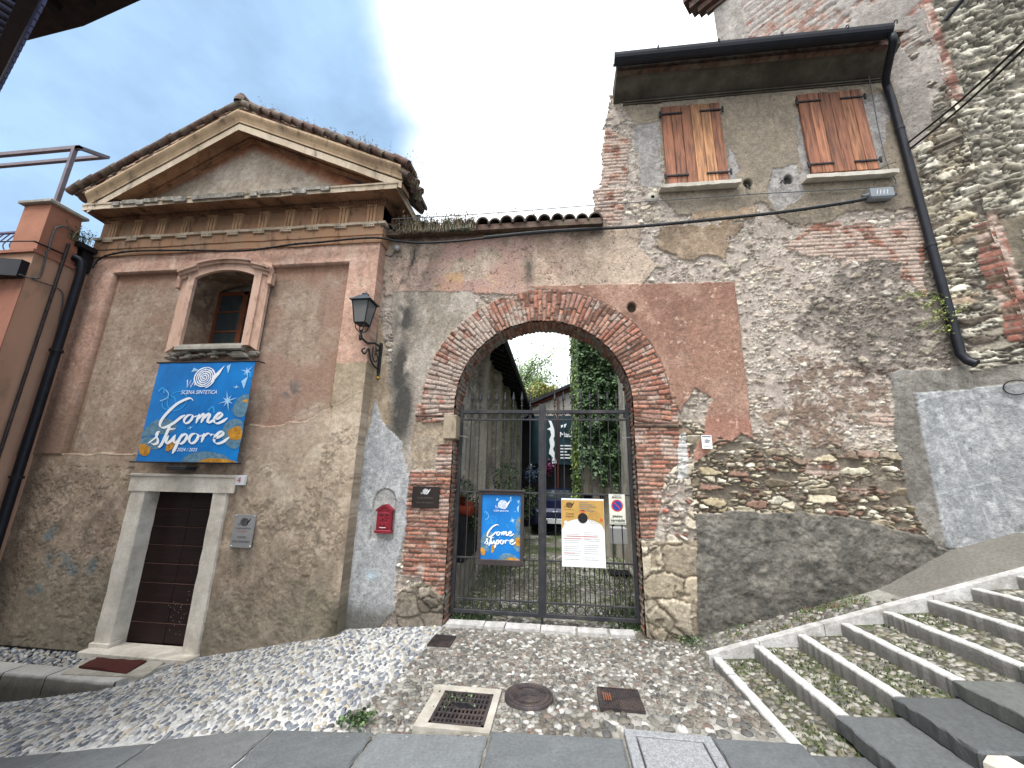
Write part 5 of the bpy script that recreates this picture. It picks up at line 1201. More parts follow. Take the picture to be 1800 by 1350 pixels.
mb.build('body', M['carpaint'], car)
mb = MB(); mb.add([(cx-.68, cy+1.14, 1.03), (cx+.68, cy+1.14, 1.03), (cx+.55, cy+1.70, 1.40), (cx-.55, cy+1.70, 1.40)], [(0, 1, 2, 3)]); mb.build('windscreen', M['glass'], car).location.y -= .02
for s in (-1, 1):
    mb = MB(); mb.lathe([(0, -.03), (.07, -.02), (.09, .02), (.09, .06)], (cx+s*.55, cy+.03, .63), 14, 'y'); mb.build('headlight', M['lglass'], car)
    mb = MB(); mb.lathe([(.19, -.09), (.3, -.09), (.32, -.05), (.32, .05), (.3, .09), (.19, .09)], (cx+s*.78, cy+.75, .27), 18); 
    w_ = MB(); prof = [(.18, -.09), (.3, -.09), (.32, -.05), (.32, .05), (.3, .09), (.18, .09)]
    vs = [(cx+s*.78+h_, cy+.75+r_*cos(2*pi*k/18), .27+r_*sin(2*pi*k/18)) for (r_, h_) in prof for k in range(18)]; w_.add(vs, [(i*18+k, i*18+(k+1) % 18, (i+1)*18+(k+1) % 18, (i+1)*18+k) for i in range(5) for k in range(18)], True); o = w_.build('wheel', M['tyre'], car)
    w_ = MB(); w_.box(cx+s*.99-.05*(s > 0), cx+s*.99+.05*(s < 0)+.04, cy+1.15, cy+1.25, .98, 1.12); w_.build('mirror', M['carpaint'], car)
mb = MB(); mb.cbox(cx-.4, cx+.4, cy-.03, cy+.02, .40, .46, .006); mb.cbox(cx-.08, cx+.08, cy+.0, cy+.03, .66, .7, .006); mb.build('grille_trim', M['chrome'], car)
mb = MB(); mb.cbox(cx-.26, cx+.26, cy-.04, cy-.01, .30, .41, .004); o = mb.build('number_plate', M['paper'], car)
# dark mat on courtyard floor and pale box
q = onZ(1080, 1005, -.09); mb = MB(); mb.hexa([(q[0]-.12, q[1]-.3, -.11), (q[0]+.3, q[1]-.3, -.11), (q[0]+.34, q[1]+.25, -.11), (q[0]-.12, q[1]+.25, -.11)], [(q[0]-.12, q[1]-.3, -.09), (q[0]+.3, q[1]-.3, -.085), (q[0]+.34, q[1]+.25, -.09), (q[0]-.12, q[1]+.25, -.09)])
tag(mb.build('rubber_mat', M['tyre']), 'dark mat lying on the courtyard ground behind the right leaf of the gate', 'mat')
mb = MB(); mb.cbox(1.02, 1.32, 8.4, 8.7, .55, .85, .01); tag(mb.build('white_box', M['paper']), 'pale box beside the courtyard wall right of the tan poster', 'box')
# ================================================================== ground
def gz(x, y):
    x = np.asarray(x, float); y = np.asarray(y, float)
    back = np.interp(x, [-14, -8, -6, -4.75, -2.8, -1.5, 1.3, 12], [-2.1, -1.12, -.84, -.62, -.24, -.12, -.12, -.12])
    front = np.interp(x, [-14, -8, -6, -4.5, -2.2, -.5, 1.4, 12], [-2.3, -1.2, -.82, -.53, -.16, -.06, .0, .02])
    t = np.clip((y-3.3)/2.0, 0, 1); g = front*(1-t)+back*t
    g = np.where(y < 3.3, np.interp(x, [-14, -8, -6, -4.5, -2.2, -.5, 1.4, 12], [-2.3, -1.2, -.82, -.53, -.16, -.06, .0, .02]), g)
    # strip between house wall and steps climbs with them
    up = np.clip((x-1.45)*.302, 0, None); m = ss(4.7, 4.95, y)*(y < 5.75)
    apr = np.clip((y-4.9), 0, 1)*ss(3.6, 4.6, x)*.30
    g = g + (up+apr)*m
    return g
S0 = np.array([1.54, 4.80]); RUN = .4215; RISE = .127
def in_steps(x, y): return (x > 1.55) & (y < 4.82)
# base sheet
def gfn(u, v):
    n = fbm(u, v, 3, 601, 4)
    mort = mixc(hexc('bdbcb8')*np.ones((len(u), 1)), hexc('5c584e'), ss(-1.9, -1.1, u+.7*(n-.5)))
    mort = mixc(mort, hexc('9a978f'), ss(.42, .6, fbm(u, v, 1.4, 602, 4))*.7*ss(-1.9, -1.1, u))
    green = ss(.45, .6, fbm(u, v, 2.2, 603, 4))*((v > 5.7)+.35*(u > 1.5)); mort = mixc(mort, hexc('3f4a24'), np.clip(green, 0, .85))
    mort = mort*(.7+.6*fbm(u, v, 25, 604, 3))[:, None]
    apron = (u > 3.7)*ss(0, .15, v-4.95)*1.; mort = mixc(mort, hexc('67635c')*np.ones((len(u), 1))*(.8+.4*n)[:, None], apron*.9)
    soil = np.exp(-((u-1.35)/.3)**2-((v-5.2)/.25)**2); mort = mixc(mort, hexc('4a3528'), soil*.8)
    return mort, .012*fbm(u, v, 9, 605, 4)
def gmap(u, v, h):
    z = gz(u, v)+h-.012
    z = np.where(in_steps(u, v), -.1+0*u, z); return np.stack([u, v, z], 1)
relief('ground', -9.5, 5.6, 2.2, 6.6, .03, gfn, gmap, M['grnd'], None)['kind'] = 'structure'
relief('courtyard_ground', -1.95, 1.9, 6.55, 17.6, .06, lambda u, v: (np.clip(gfn(u, v)[0]*1.5, 0, 1), gfn(u, v)[1]), lambda u, v, h: np.stack([u, v, -.13+h], 1), M['grnd'], None)['kind'] = 'structure'
mb = MB(); mb.add([(-60, -40, -2.4), (60, -40, -2.4), (60, 120, -2.4), (-60, 120, -2.4)], [(0, 1, 2, 3)]); tag(mb.build('terrain', M['grnd']), kind='structure')
mb = MB(); mb.hexa([(-9.5, -3, -2.3), (6, -3, -2.3), (6, 2.25, -2.3), (-9.5, 2.25, -2.3)], [(-9.5, -3, -1.5), (6, -3, -.2), (6, 2.25, -.15), (-9.5, 2.25, -1.5)]); tag(mb.build('street', M['serena']), kind='structure')
# pebbles ----------------------------------------------------------
TP = []
NS = 9
for (r, z) in ((1, -.25), (.98, .15), (.8, .55), (.45, .85)):
    TP += [(r*cos(2*pi*k/NS), r*sin(2*pi*k/NS), z) for k in range(NS)]
TP.append((0, 0, .95)); TP = np.array(TP); NT = len(TP)
TQ = [(i*NS+k, i*NS+(k+1) % NS, (i+1)*NS+(k+1) % NS, (i+1)*NS+k) for i in range(3) for k in range(NS)]+[(3*NS+k, 3*NS+(k+1) % NS, NT-1, NT-1) for k in range(NS)]
def pebbles(name, X, Y, Z, L_, Wd, H, ang, C_, tilt=None, slope=None, mat_=None, parent=None, smooth=True):
    n = len(X); T = TP[None]*np.ones((n, 1, 1)); jr = 1+rng.uniform(-.16, .16, (n, NT)); jr[:, NS:2*NS] = jr[:, :NS]; 
    x = T[..., 0]*jr*L_[:, None]; y = T[..., 1]*jr*Wd[:, None]; z = T[..., 2]*H[:, None]
    z = z + x*rng.uniform(-.12, .12, n)[:, None] + y*rng.uniform(-.12, .12, n)[:, None]
    ca = np.cos(ang)[:, None]; sa = np.sin(ang)[:, None]
    wx = x*ca-y*sa; wy = x*sa+y*ca
    if slope is not None: z = z+wx*slope[:, None]
    P = np.stack([X[:, None]+wx, Y[:, None]+wy, Z[:, None]+z], -1).reshape(-1, 3)
    Qa = np.array([q for q in TQ if q[2] != q[3]]); Qt = np.array([q[:3] for q in TQ if q[2] == q[3]])
    off = (np.arange(n)*NT)[:, None, None]
    # quads plus cap quads (triangles doubled into quads through the centre pairs)
    cap = np.array([(3*NS+k, 3*NS+(k+1) % NS, 3*NS+(k+2) % NS, NT-1) for k in range(0, NS-1, 2)]+[(3*NS+NS-1, 3*NS, NT-1, NT-1)])[:-1]
    cap = np.vstack([cap, [[3*NS+NS-1, 3*NS, NT-1, 3*NS+NS-1]]])[:len(cap)]
    Qq = np.vstack([Qa, cap]); Q = (Qq[None]+off).reshape(-1, 4)
    C2 = np.repeat(C_, NT, 0)*rng.uniform(.93, 1.07, (n*NT, 1))
    return np_mesh(name, P, Q, mat_ or M['pebble'], parent, C2, smooth, origin=(float(X.mean()), float(Y.mean()), float(Z.min())) if parent is None else None)
def scatter(x0, x1, y0, y1, sp, jit=.35):
    nx = int((x1-x0)/sp); ny = int((y1-y0)/(sp*.8)); gx, gy = np.meshgrid(np.arange(nx), np.arange(ny))
    X = x0+(gx+.5*(gy % 2)+rng.uniform(-jit, jit, gx.shape))*sp; Y = y0+(gy+rng.uniform(-jit, jit, gx.shape))*sp*.8
    return X.ravel(), Y.ravel()
LIGHT = ['7f848c', '8f9399', 'a8a8a8', '6d737e', 'b2afa6', 'a09c92', '666c76', 'bfbebb', '93918c', '595e68', 'ab9e88', '84817c', '737982']
DARK = ['5c5955', '696660', '75726b', '89857d', '504f4d', '6c655b', '95918a', '5d574e', '766d62', '9f9c96', '6b5a50', '7e7a71', '676662', '756f66', 'b2b0aa']
bound = lambda y: -1.75+.16*(y-3.3)
def drain_free(X, Y):
    k = np.ones(len(X), bool)
    for (a, b_, c_, d_) in ((-1.1, -.49, 3.27, 3.93), (.29, .68, 3.69, 4.07), (-1.53, -1.21, 4.85, 5.22)): k &= ~((X > a) & (X < b_) & (Y > c_) & (Y < d_))
    return k & (np.hypot(X+.27, Y-3.85) > .225)
def terr(X, Y): return (Y > terr_edge(X)) & (X < -4.7)
TE = [(-9.5, 4.30), (-7.0, 4.28)]
tipz = onZ(205, 1198, -.62); tipx, tipy = tipz[0], tipz[1]
def terr_edge(X): return np.interp(X, [-9.5, tipx, -4.75], [tipy-.03, tipy, 5.36])
# left: pale elongated pebbles set edgewise in light mortar
X, Y = scatter(-8.2, -1.2, 3.2, 5.62, .062)
n1 = fbm(X, Y, 1.5, 611, 4); k = (X < bound(Y)+.35*(n1-.5)) & ~terr(X, Y+.05) & (Y > 3.30+.1*(n1-.5)) & (rng.random(len(X)) > .03) & ((Y < 5.34) | (X > -2.84)) & drain_free(X, Y); X = X[k]; Y = Y[k]; n = len(X)
sl = (gz(X+.05, Y)-gz(X-.05, Y))/.1
big = rng.uniform(.8, 1.25, n)
ang = pi*.5+.5*(fbm(X, Y, 1.2, 612, 3)-.5)+rng.normal(0, .25, n)+.3
pebbles('pale_pebble_paving', X, Y, gz(X, Y)-.006, .036*big, .0195*big*rng.uniform(.75, 1.2, n), .014*rng.uniform(.5, 1.4, n), ang, pal(rng.random(n), LIGHT)*rng.uniform(.8, 1.15, n)[:, None], slope=sl)['kind'] = 'stuff'
# centre: darker rounded cobbles of mixed size
def dark_field(name, x0, x1, y0, y1, sp, keep, zf, cols=DARK, sz=1., parent=None, sf=None, flatn=1.):
    X, Y = scatter(x0, x1, y0, y1, sp, .42); k = keep(X, Y); X = X[k]; Y = Y[k]; n = len(X); b = rng.uniform(.6, 1.3, n)*sz
    sl = (zf(X+.05, Y)-zf(X-.05, Y))/.1 if sf is None else sf(X, Y)
    return pebbles(name, X, Y, zf(X, Y)-.004, sp*.60*b, sp*.40*b*rng.uniform(.75, 1.4, n), .016*flatn*rng.uniform(.5, 1.3, n)*sz, rng.uniform(0, pi, n), pal(rng.random(n), cols)*rng.uniform(.75, 1.15, n)[:, None], slope=sl, parent=parent)
dark_field('cobble_paving', -2.4, 1.6, 3.2, 6.0, .052, lambda X, Y: (X > bound(Y)+.35*(fbm(X, Y, 1.5, 611, 4)-.5)) & (Y > 3.30+.09*X) & ~in_steps(X, Y) & ~((Y > 5.48) & (Y < 5.72)) & (Y < 5.98) & drain_free(X, Y) & ((Y < 5.55) | (np.abs(X-ACX) < 1.25)) & ~((X > .1) & (Y < 3.72) & (rng.random(len(X)) < 1)), gz)['kind'] = 'stuff'
dark_field('large_cobbles', -.6, 1.6, 3.25, 3.75, .078, lambda X, Y: (Y > 3.32+.09*X) & (X > .1) & ~in_steps(X, Y) & drain_free(X, Y), gz, sz=1.05)['kind'] = 'stuff'
dark_field('wall_foot_cobbles', 1.5, 4.3, 4.8, 5.6, .06, lambda X, Y: (Y > 4.90) & (Y < 5.56-np.clip(X-2.6, 0, 9)*.42), gz, cols=DARK[:8]+['5a5c44'])['kind'] = 'stuff'
dark_field('courtyard_cobbles', -1.9, 1.6, 6.0, 11.0, .085, lambda X, Y: (rng.random(len(X)) > .25), lambda x, y: -.125+0*np.asarray(x, float), cols=['8e8c86', '9c9a92', 'aeaaa0', 'c0bcb2', '7a7872', '86886a', '98947e'], sz=.9)['kind'] = 'stuff'
# moss and grass between the courtyard stones
def grass(name, X, Y, Z, h, cols, size=.02):
    n = len(X); P = np.stack([X, Y, Z], 1); a = np.stack([rng.normal(0, .35, n), rng.normal(0, .35, n), np.ones(n)], 1); s = h*rng.uniform(.4, 1.2, n)[:, None]
    t = rng.uniform(0, 2*pi, n); w = np.stack([np.cos(t), np.sin(t), 0*t], 1)*size*.5
    V = np.stack([P-w, P+w, P+a*s+w*.3, P+a*s-w*.3], 1).reshape(-1, 3)
    o = np_mesh(name, V, np.arange(4*n).reshape(n, 4), M['leaf'], None, np.repeat(pal(rng.random(n), cols)*rng.uniform(.6, 1.3, n)[:, None], 4, 0), False); o['kind'] = 'stuff'; return o
X = rng.uniform(-1.7, 1.5, 26000); Y = 6.0+10.5*rng.random(26000)**1.3; k = (fbm(X, Y, 1.6, 631, 4)+.25*(np.abs(X) > 1.0) > .56)
grass('courtyard_grass', X[k], Y[k], 0*X[k]-.12, .035, ['5a6a3a', '66763e', '7a8250', '4c5a32'], .014)
X = np.concatenate([rng.normal(1.15, .22, 1500), rng.normal(-1.25, .15, 300)]); Y = np.concatenate([rng.normal(6.1, .35, 1500), rng.normal(5.85, .12, 300)]); k = (X > -1.45) & (X < 1.5) & (Y > 5.72)
grass('gate_weeds', X[k], Y[k], 0*X[k]-.12, .07, GR, .03)
# terrace with kerb before the chapel door
mb = MB(); tz = -.62
te = [(-9.5, tipy-.03), (tipx, tipy), (-4.75, 5.33)]
mb.prism([(-9.5, tipy+.02), (tipx-.05, tipy+.05), (-4.8, 5.33), (-4.8, 5.4), (-9.5, 5.4)], -1.9, tz-.035, 'z'); tr_ = mb.build('terrace', M['grnd']); tag(tr_, kind='structure')
xs = [-9.5, onZ(-60, 1205, tz)[0], onZ(52, 1200, tz)[0], tipx]; KV, KQ, KC_ = [], [], []
for a, b_ in zip(xs[:-1], xs[1:]):
    n = 12
    for k in range(n+1):
        x_ = a+.008+(b_-a-.016)*k/n; j_ = random.uniform(-.012, .012)
        for (yy, zz, cc) in ((-.05, -1.4, '3c3a34'), (-.045+j_, -.14, '4d4a42'), (-.035+j_, -.03, '6d6a62'), (-.02+j_*.6, .0, 'b3b1ac'), (.2, .003, 'a9a7a1')): KV.append((x_, tipy+yy, tz+zz)); KC_.append(hexc(cc)*random.uniform(.85, 1.1))  # face painted darker for its shade and moss, top left pale
    b0_ = len(KV)-5*(n+1)
    for k in range(n):
        for e in range(4): KQ.append((b0_+5*k+e, b0_+5*k+e+5, b0_+5*k+e+6, b0_+5*k+e+1))
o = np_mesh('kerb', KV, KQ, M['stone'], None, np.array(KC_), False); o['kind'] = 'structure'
mb = MB()
d_ = np.array([-4.75-tipx, 5.33-tipy]); d_ /= np.linalg.norm(d_); nn_ = np.array([-d_[1], d_[0]])
p0 = np.array([tipx, tipy]); p1 = np.array([-4.78, 5.31])
mb.hexa([(*p0, -1.6), (*p1, -1.6), (*(p1+nn_*.06), -1.6), (*(p0+nn_*.06), -1.6)], [(*p0, tz), (*p1, tz+.01), (*(p1+nn_*.06), tz+.01), (*(p0+nn_*.06), tz)])
tag(mb.build('terrace_kerb', mat('pale worn kerb', '9c9c99', .8, 0, .15, 7, .5, 40, dirt='5d5a50')), kind='structure')
lip = [onZ(p[0], p[1], tz-.02) for p in ((238, 1150), (372, 1160), (270, 1195), (120, 1190))]
X, Y = scatter(-9, -4.9, tipy+.15, 5.33, .062); k = (Y > terr_edge(X)+.22) & ~((X > lip[3][0]-.1) & (X < -4.7) & (Y < 5.36)); X = X[k]; Y = Y[k]; n = len(X)
pebbles('terrace_pebbles', X, Y, 0*X+tz-.035, .036*rng.uniform(.8, 1.2, n), .022*rng.uniform(.8, 1.2, n), .024*rng.uniform(.7, 1.2, n), rng.normal(2.2, .3, n), pal(rng.random(n), LIGHT)*rng.uniform(.8, 1.15, n)[:, None])['kind'] = 'stuff'
# door mat in its recessed concrete frame
m0, m1, m2_, m3 = [onZ(p[0], p[1], -.60) for p in ((170, 1158), (258, 1163), (222, 1184), (138, 1174))]
mb = MB(); fr4 = [onZ(p[0], p[1], -.605) for p in ((160, 1154), (290, 1163), (252, 1190), (108, 1184))]
mb.hexa([(*p[:2], -.70) for p in fr4], [(*p[:2], -.606) for p in fr4]); tag(mb.build('mat_frame', M['concrete']), kind='structure')
mb = MB(); n = 8; vs = []
for j in range(n+1):
    for i in range(n+1):
        s, t = i/n, j/n; p = (m0*(1-s)+m1*s)*(1-t)+(m3*(1-s)+m2_*s)*t; vs.append((p[0], p[1], -.590+.012*sin(s*5)*t+.01*random.random()))
mb.add(vs, [(j*(n+1)+i, j*(n+1)+i+1, (j+1)*(n+1)+i+1, (j+1)*(n+1)+i) for i in range(n) for j in range(n)], True)
vs2 = [(v[0], v[1], -.604) for v in (vs[0], vs[n], vs[-1], vs[-1-n])]; mb.add(vs2, [(0, 1, 2, 3)])
mb.add([vs[i] for i in range(n+1)]+[(v[0], v[1], -.604) for v in [vs[i] for i in range(n+1)]], [(i, i+1, n+2+i, n+1+i) for i in range(n)])
mb.add([vs[-1-i] for i in range(n+1)]+[(v[0], v[1], -.604) for v in [vs[-1-i] for i in range(n+1)]], [(i, i+1, n+2+i, n+1+i) for i in range(n)])
tag(mb.build('doormat', M['mat_']), 'worn red brown doormat lying in front of the chapel door', 'doormat')
# paving slabs at the front
SV, SQ, SCc = [], [], []
def slab_geo(V, Q, Cc, x0, x1, y0, y1, zf, th=.12, n=10, base=None, jit=.005, seed=0):
    base = hexc(random.choice(['636769', '5f6365', '686c6e', '5b5f61', '656868'])) if base is None else base
    b = len(V); g = {}
    tone = random.uniform(.9, 1.1)
    for j in range(n+1):
        for i in range(n+1):
            s, t = i/n, j/n; e = (i in (0, n)) or (j in (0, n)); e2 = (i in (1, n-1)) or (j in (1, n-1))
            s2 = {0: 0, 1: .02, n-1: .98, n: 1}.get(i, s); t2 = {0: 0, 1: .03, n-1: .97, n: 1}.get(j, t)
            jx_ = random.uniform(-jit, jit) if e else 0; jy_ = random.uniform(-jit, jit) if e else 0
            xx = x0+(x1-x0)*s2+jx_*(i in (0, n)); yy = y0+(y1-y0)*t2+jy_*(j in (0, n))
            chip = random.uniform(.002, .016)*(random.random() < .25) if e else 0
            V.append((xx, yy, float(zf(xx, yy))-(.007 if e else 0)-chip+random.uniform(-.001, .001))); Cc.append(base*tone*(random.uniform(.9, 1.08))*(.86 if e else 1))
    for j in range(n):
        for i in range(n): Q.append((b+j*(n+1)+i, b+j*(n+1)+i+1, b+(j+1)*(n+1)+i+1, b+(j+1)*(n+1)+i))
    per = [b+i for i in range(n+1)]+[b+(j+1)*(n+1)-1 for j in range(1, n+1)]+[b+n*(n+1)+n-i for i in range(1, n+1)]+[b+(n-j)*(n+1) for j in range(1, n)]
    m_ = len(per); b2 = len(V)
    for q in per: v = V[q]; V.append((v[0]+random.uniform(-.006, .006), v[1]+random.uniform(-.006, .006), v[2]-th)); Cc.append(base*.7)
    for i in range(m_): Q.append((per[i], b2+i, b2+(i+1) % m_, per[(i+1) % m_]))
jx = [-8, -6.9, -5.9, -4.9, -3.9, -3.1, -2.15, -1.35, -.51, .43]
pz = lambda x, y: gz(x, y)+.012
for a, b_ in zip(jx[:-1], jx[1:]): slab_geo(SV, SQ, SCc, a+.009, b_-.009, 2.72, 3.25+.04*random.random()+.05*(a > -.6), pz)
slab_geo(SV, SQ, SCc, 1.045, 1.62, 2.72, 3.40, pz)
jx = [-8, -6.4, -5.1, -4.0, -2.9, -1.8, -.9, .1, .9, 1.8]
for a, b_ in zip(jx[:-1], jx[1:]): slab_geo(SV, SQ, SCc, a+.009, b_-.009, 2.14, 2.70, pz)
o = np_mesh('pavement', SV, SQ, M['slabstone'], None, np.array(SCc), False); o['kind'] = 'structure'
mb = MB()
x0, x1, y0, y1 = .44, 1.03, 2.75, 3.38; zz = .012
for (a, b_, c_, d_) in ((x0, x1, y1-.07, y1), (x0, x1, y0, y0+.07), (x0, x0+.07, y0+.071, y1-.071), (x1-.07, x1, y0+.071, y1-.071)): mb.cbox(a, b_, c_, d_, -.12, zz, .006)
fo = mb.build('granite_cover', M['granite']); tag(fo, 'square grey granite access cover with stone frame set in the paving slabs', 'access cover')
mb = MB(); mb.cbox(x0+.082, x1-.082, y0+.082, y1-.082, -.12, zz-.002, .006); mb.build('lid', M['granite'], fo)

# ------------------------------------------------------------------ drain grate, manhole and covers
za = -.072
dg = thing('drain_grate', (-.78, 3.6, za), 'square cast iron drain grate in a concrete frame with weeds growing through the slots', 'drain grate')
mb = MB()
X0, X1, Y0, Y1 = -1.08, -.51, 3.29, 3.91; i0, i1, j0, j1 = -.985, -.565, 3.35, 3.81
for (a, b_, c_, d_) in ((X0, X1, j1, Y1), (X0, X1, Y0, j0), (X0, i0, j0, j1), (i1, X1, j0, j1)): mb.box(a, b_, c_, d_, za-.06, za+.022)
mb.build('frame', M['concrete'], dg)
mb = MB(); t = .012
for (a, b_, c_, d_) in ((i0, i1, j1-.02, j1), (i0, i1, j0, j0+.02), (i0, i0+.02, j0, j1), (i1-.02, i1, j0, j1)): mb.box(a, b_, c_, d_, za-.02, za+.026)
n = 12; w = (i1-i0-.04)/n
for i in range(n+1): mb.box(i0+.02+i*w-.006, i0+.02+i*w+.006, j0+.02, j1-.02, za-.02, za+.022)
for k in range(1, 6): mb.box(i0+.02, i1-.02, j0+k*(j1-j0)/6-.011, j0+k*(j1-j0)/6+.011, za-.018, za+.020)
mb.build('grating', M['iron_cast'], dg)
mb = MB(); mb.box(i0, i1, j0, j1, za-.3, za-.12); mb.build('pit', M['black'], dg)
mb = MB()
cx_, cy_ = -.775, 3.6
for k in range(-1, 2):
    c_ = (cx_+k*.05, cy_); mb.prism([(c_[0]-.06, c_[1]+.03), (c_[0]-.035, c_[1]+.045), (c_[0]+.06-.0, c_[1]-.03), (c_[0]+.035, c_[1]-.045)], za+.0265, za+.029, 'z')
mb.build('centre_slots', M['black'], dg)
mb = MB(); mb.prism([(cx_-.11, cy_+.055), (cx_+.05, cy_+.06), (cx_+.12, cy_-.05), (cx_-.05, cy_-.06)], za+.0225, za+.0262, 'z'); mb.build('centre_plate', M['iron_cast'], dg)
LPp = np.stack([rng.normal(-.86, .08, 160), rng.normal(3.7, .07, 160), rng.uniform(za, za+.03, 160)], 1); leaf_mesh('weed', LPp, .022, GR, 'small green weed growing through the far slots of the drain grate', 'weed')
zm = -.062
mh = thing('manhole_cover', (-.27, 3.85, zm), 'round cast iron manhole cover with patterned rim between the two square covers', 'manhole cover')
mb = MB(); mb.lathe([(.205, -.05), (.205, .016), (.198, .02), (.185, .02), (.183, .012), (.176, .012)], (-.27, 3.85, zm), 40); mb.build('frame', M['iron_cast'], mh)
mb = MB(); mb.lathe([(.176, -.02), (.176, .016), (.17, .02), (.15, .02), (.147, .015), (.105, .015), (.102, .019), (.094, .019), (.091, .014), (0, .0141)], (-.27, 3.85, zm), 40, sm=False)
for k in range(30):
    a = 2*pi*k/30; c_ = np.array([-.27+.126*cos(a), 3.85+.126*sin(a)]); tdir = np.array([-sin(a+.5), cos(a+.5)])*.018; nd = np.array([cos(a+.5), sin(a+.5)])*.005
    mb.prism([tuple(c_-tdir-nd), tuple(c_+tdir-nd), tuple(c_+tdir+nd), tuple(c_-tdir+nd)], zm+.0151, zm+.020, 'z')
mb.box(-.34, -.20, 3.84, 3.86, zm+.0142, zm+.0195); mb.box(-.29, -.25, 3.80, 3.90, zm+.0142, zm+.019)
mb.build('lid', M['iron_cast'], mh)
def sqcover(x0, x1, y0, y1, z, lab, seed):
    t = thing('utility_cover', ((x0+x1)/2, (y0+y1)/2, z), lab, 'utility cover', 'square iron utility covers'); mb = MB(); mb.box(x0, x1, y0, y1, z-.05, z+.012)
    for (a, b_, c_, d_) in ((x0, x1, y1-.012, y1), (x0, x1, y0, y0+.012), (x0, x0+.012, y0+.013, y1-.013), (x1-.012, x1, y0+.013, y1-.013)): mb.box(a, b_, c_, d_, z+.0125, z+.020)
    mb.build('frame', M['iron_cast'], t); mb = MB(); n = 15
    for i in range(n):
        for j in range(n):
            a = x0+.02+(x1-x0-.04)*(i+.5)/n; b_ = y0+.02+(y1-y0-.04)*(j+.5)/n; s = .008 if (i+j) % 2 else -.008
            mb.prism([(a-.007, b_-s), (a-.004, b_-s-.003), (a+.007, b_+s), (a+.004, b_+s+.003)], z+.0125, z+.016, 'z')
    mb.build('lid', M['iron_cast'], t); return t
t = sqcover(.31, .66, 3.71, 4.04, -.045, 'square dark iron utility cover with rusty stripes right of the round manhole', 1)
mb = MB(); 
for k in range(4): mb.box(.35+.018*k, .36+.018*k, 3.83, 3.95, -.029, -.027)
mb.build('rust_marks', mat('rust', '7a4a33', .9), t)
sqcover(-1.5, -1.24, 4.88, 5.19, -.125, 'smaller square iron utility cover at the foot of the left gate pier', 2)
# weed clumps
for (a, b_, n, lab, s) in ((628, 1268, 220, 'green weed tuft on the pebbles left of the drain grate', .055), (1225, 1130, 260, 'green weeds at the foot of the right gate pier beside the lowest step', .08), (1245, 1145, 120, 'small weed tuft at the corner of the lowest step', .04)):
    q = onZ(a, b_, -.1); leaf_mesh('weed_tuft', np.stack([rng.normal(q[0], s*1.2, n), rng.normal(q[1], s, n), rng.uniform(-.1, -.1+s*.7, n)], 1), .035, GR+['5f7a3a'], lab, 'weeds')
q = onY(1655, 560, 5.45)
st = []
# wild stems on the right wall by the downpipe
V = MB()
for i in range(9):
    b0 = onY(1668+rng.uniform(-8, 8), 520+i*8, 5.5); e = b0+np.array([rng.uniform(-.9, .5), -rng.uniform(.05, .2), rng.uniform(-.25, .35)]); md = (b0+e)/2+np.array([0, -.05, .1])
    V.tube([b0, md, e], [.004, .003, .0015], 4); st.append((b0, md, e))
wp = thing('wall_plant', st[0][0], 'spindly yellow green plant growing from the wall joint behind the downpipe', 'plant')
V.build('stems', mat('plant stem', '6a7a3a', .8), wp)
LPp = np.concatenate([np.array([(1-t)**2*b0+2*t*(1-t)*md+t*t*e for t in rng.random(30)])+rng.normal(0, .02, (30, 3)) for b0, md, e in st]); leaf_mesh('leaf_sprays', LPp, .03, ['8a9a3f', '6f8035', 'a0a04a'], None, None, wp)

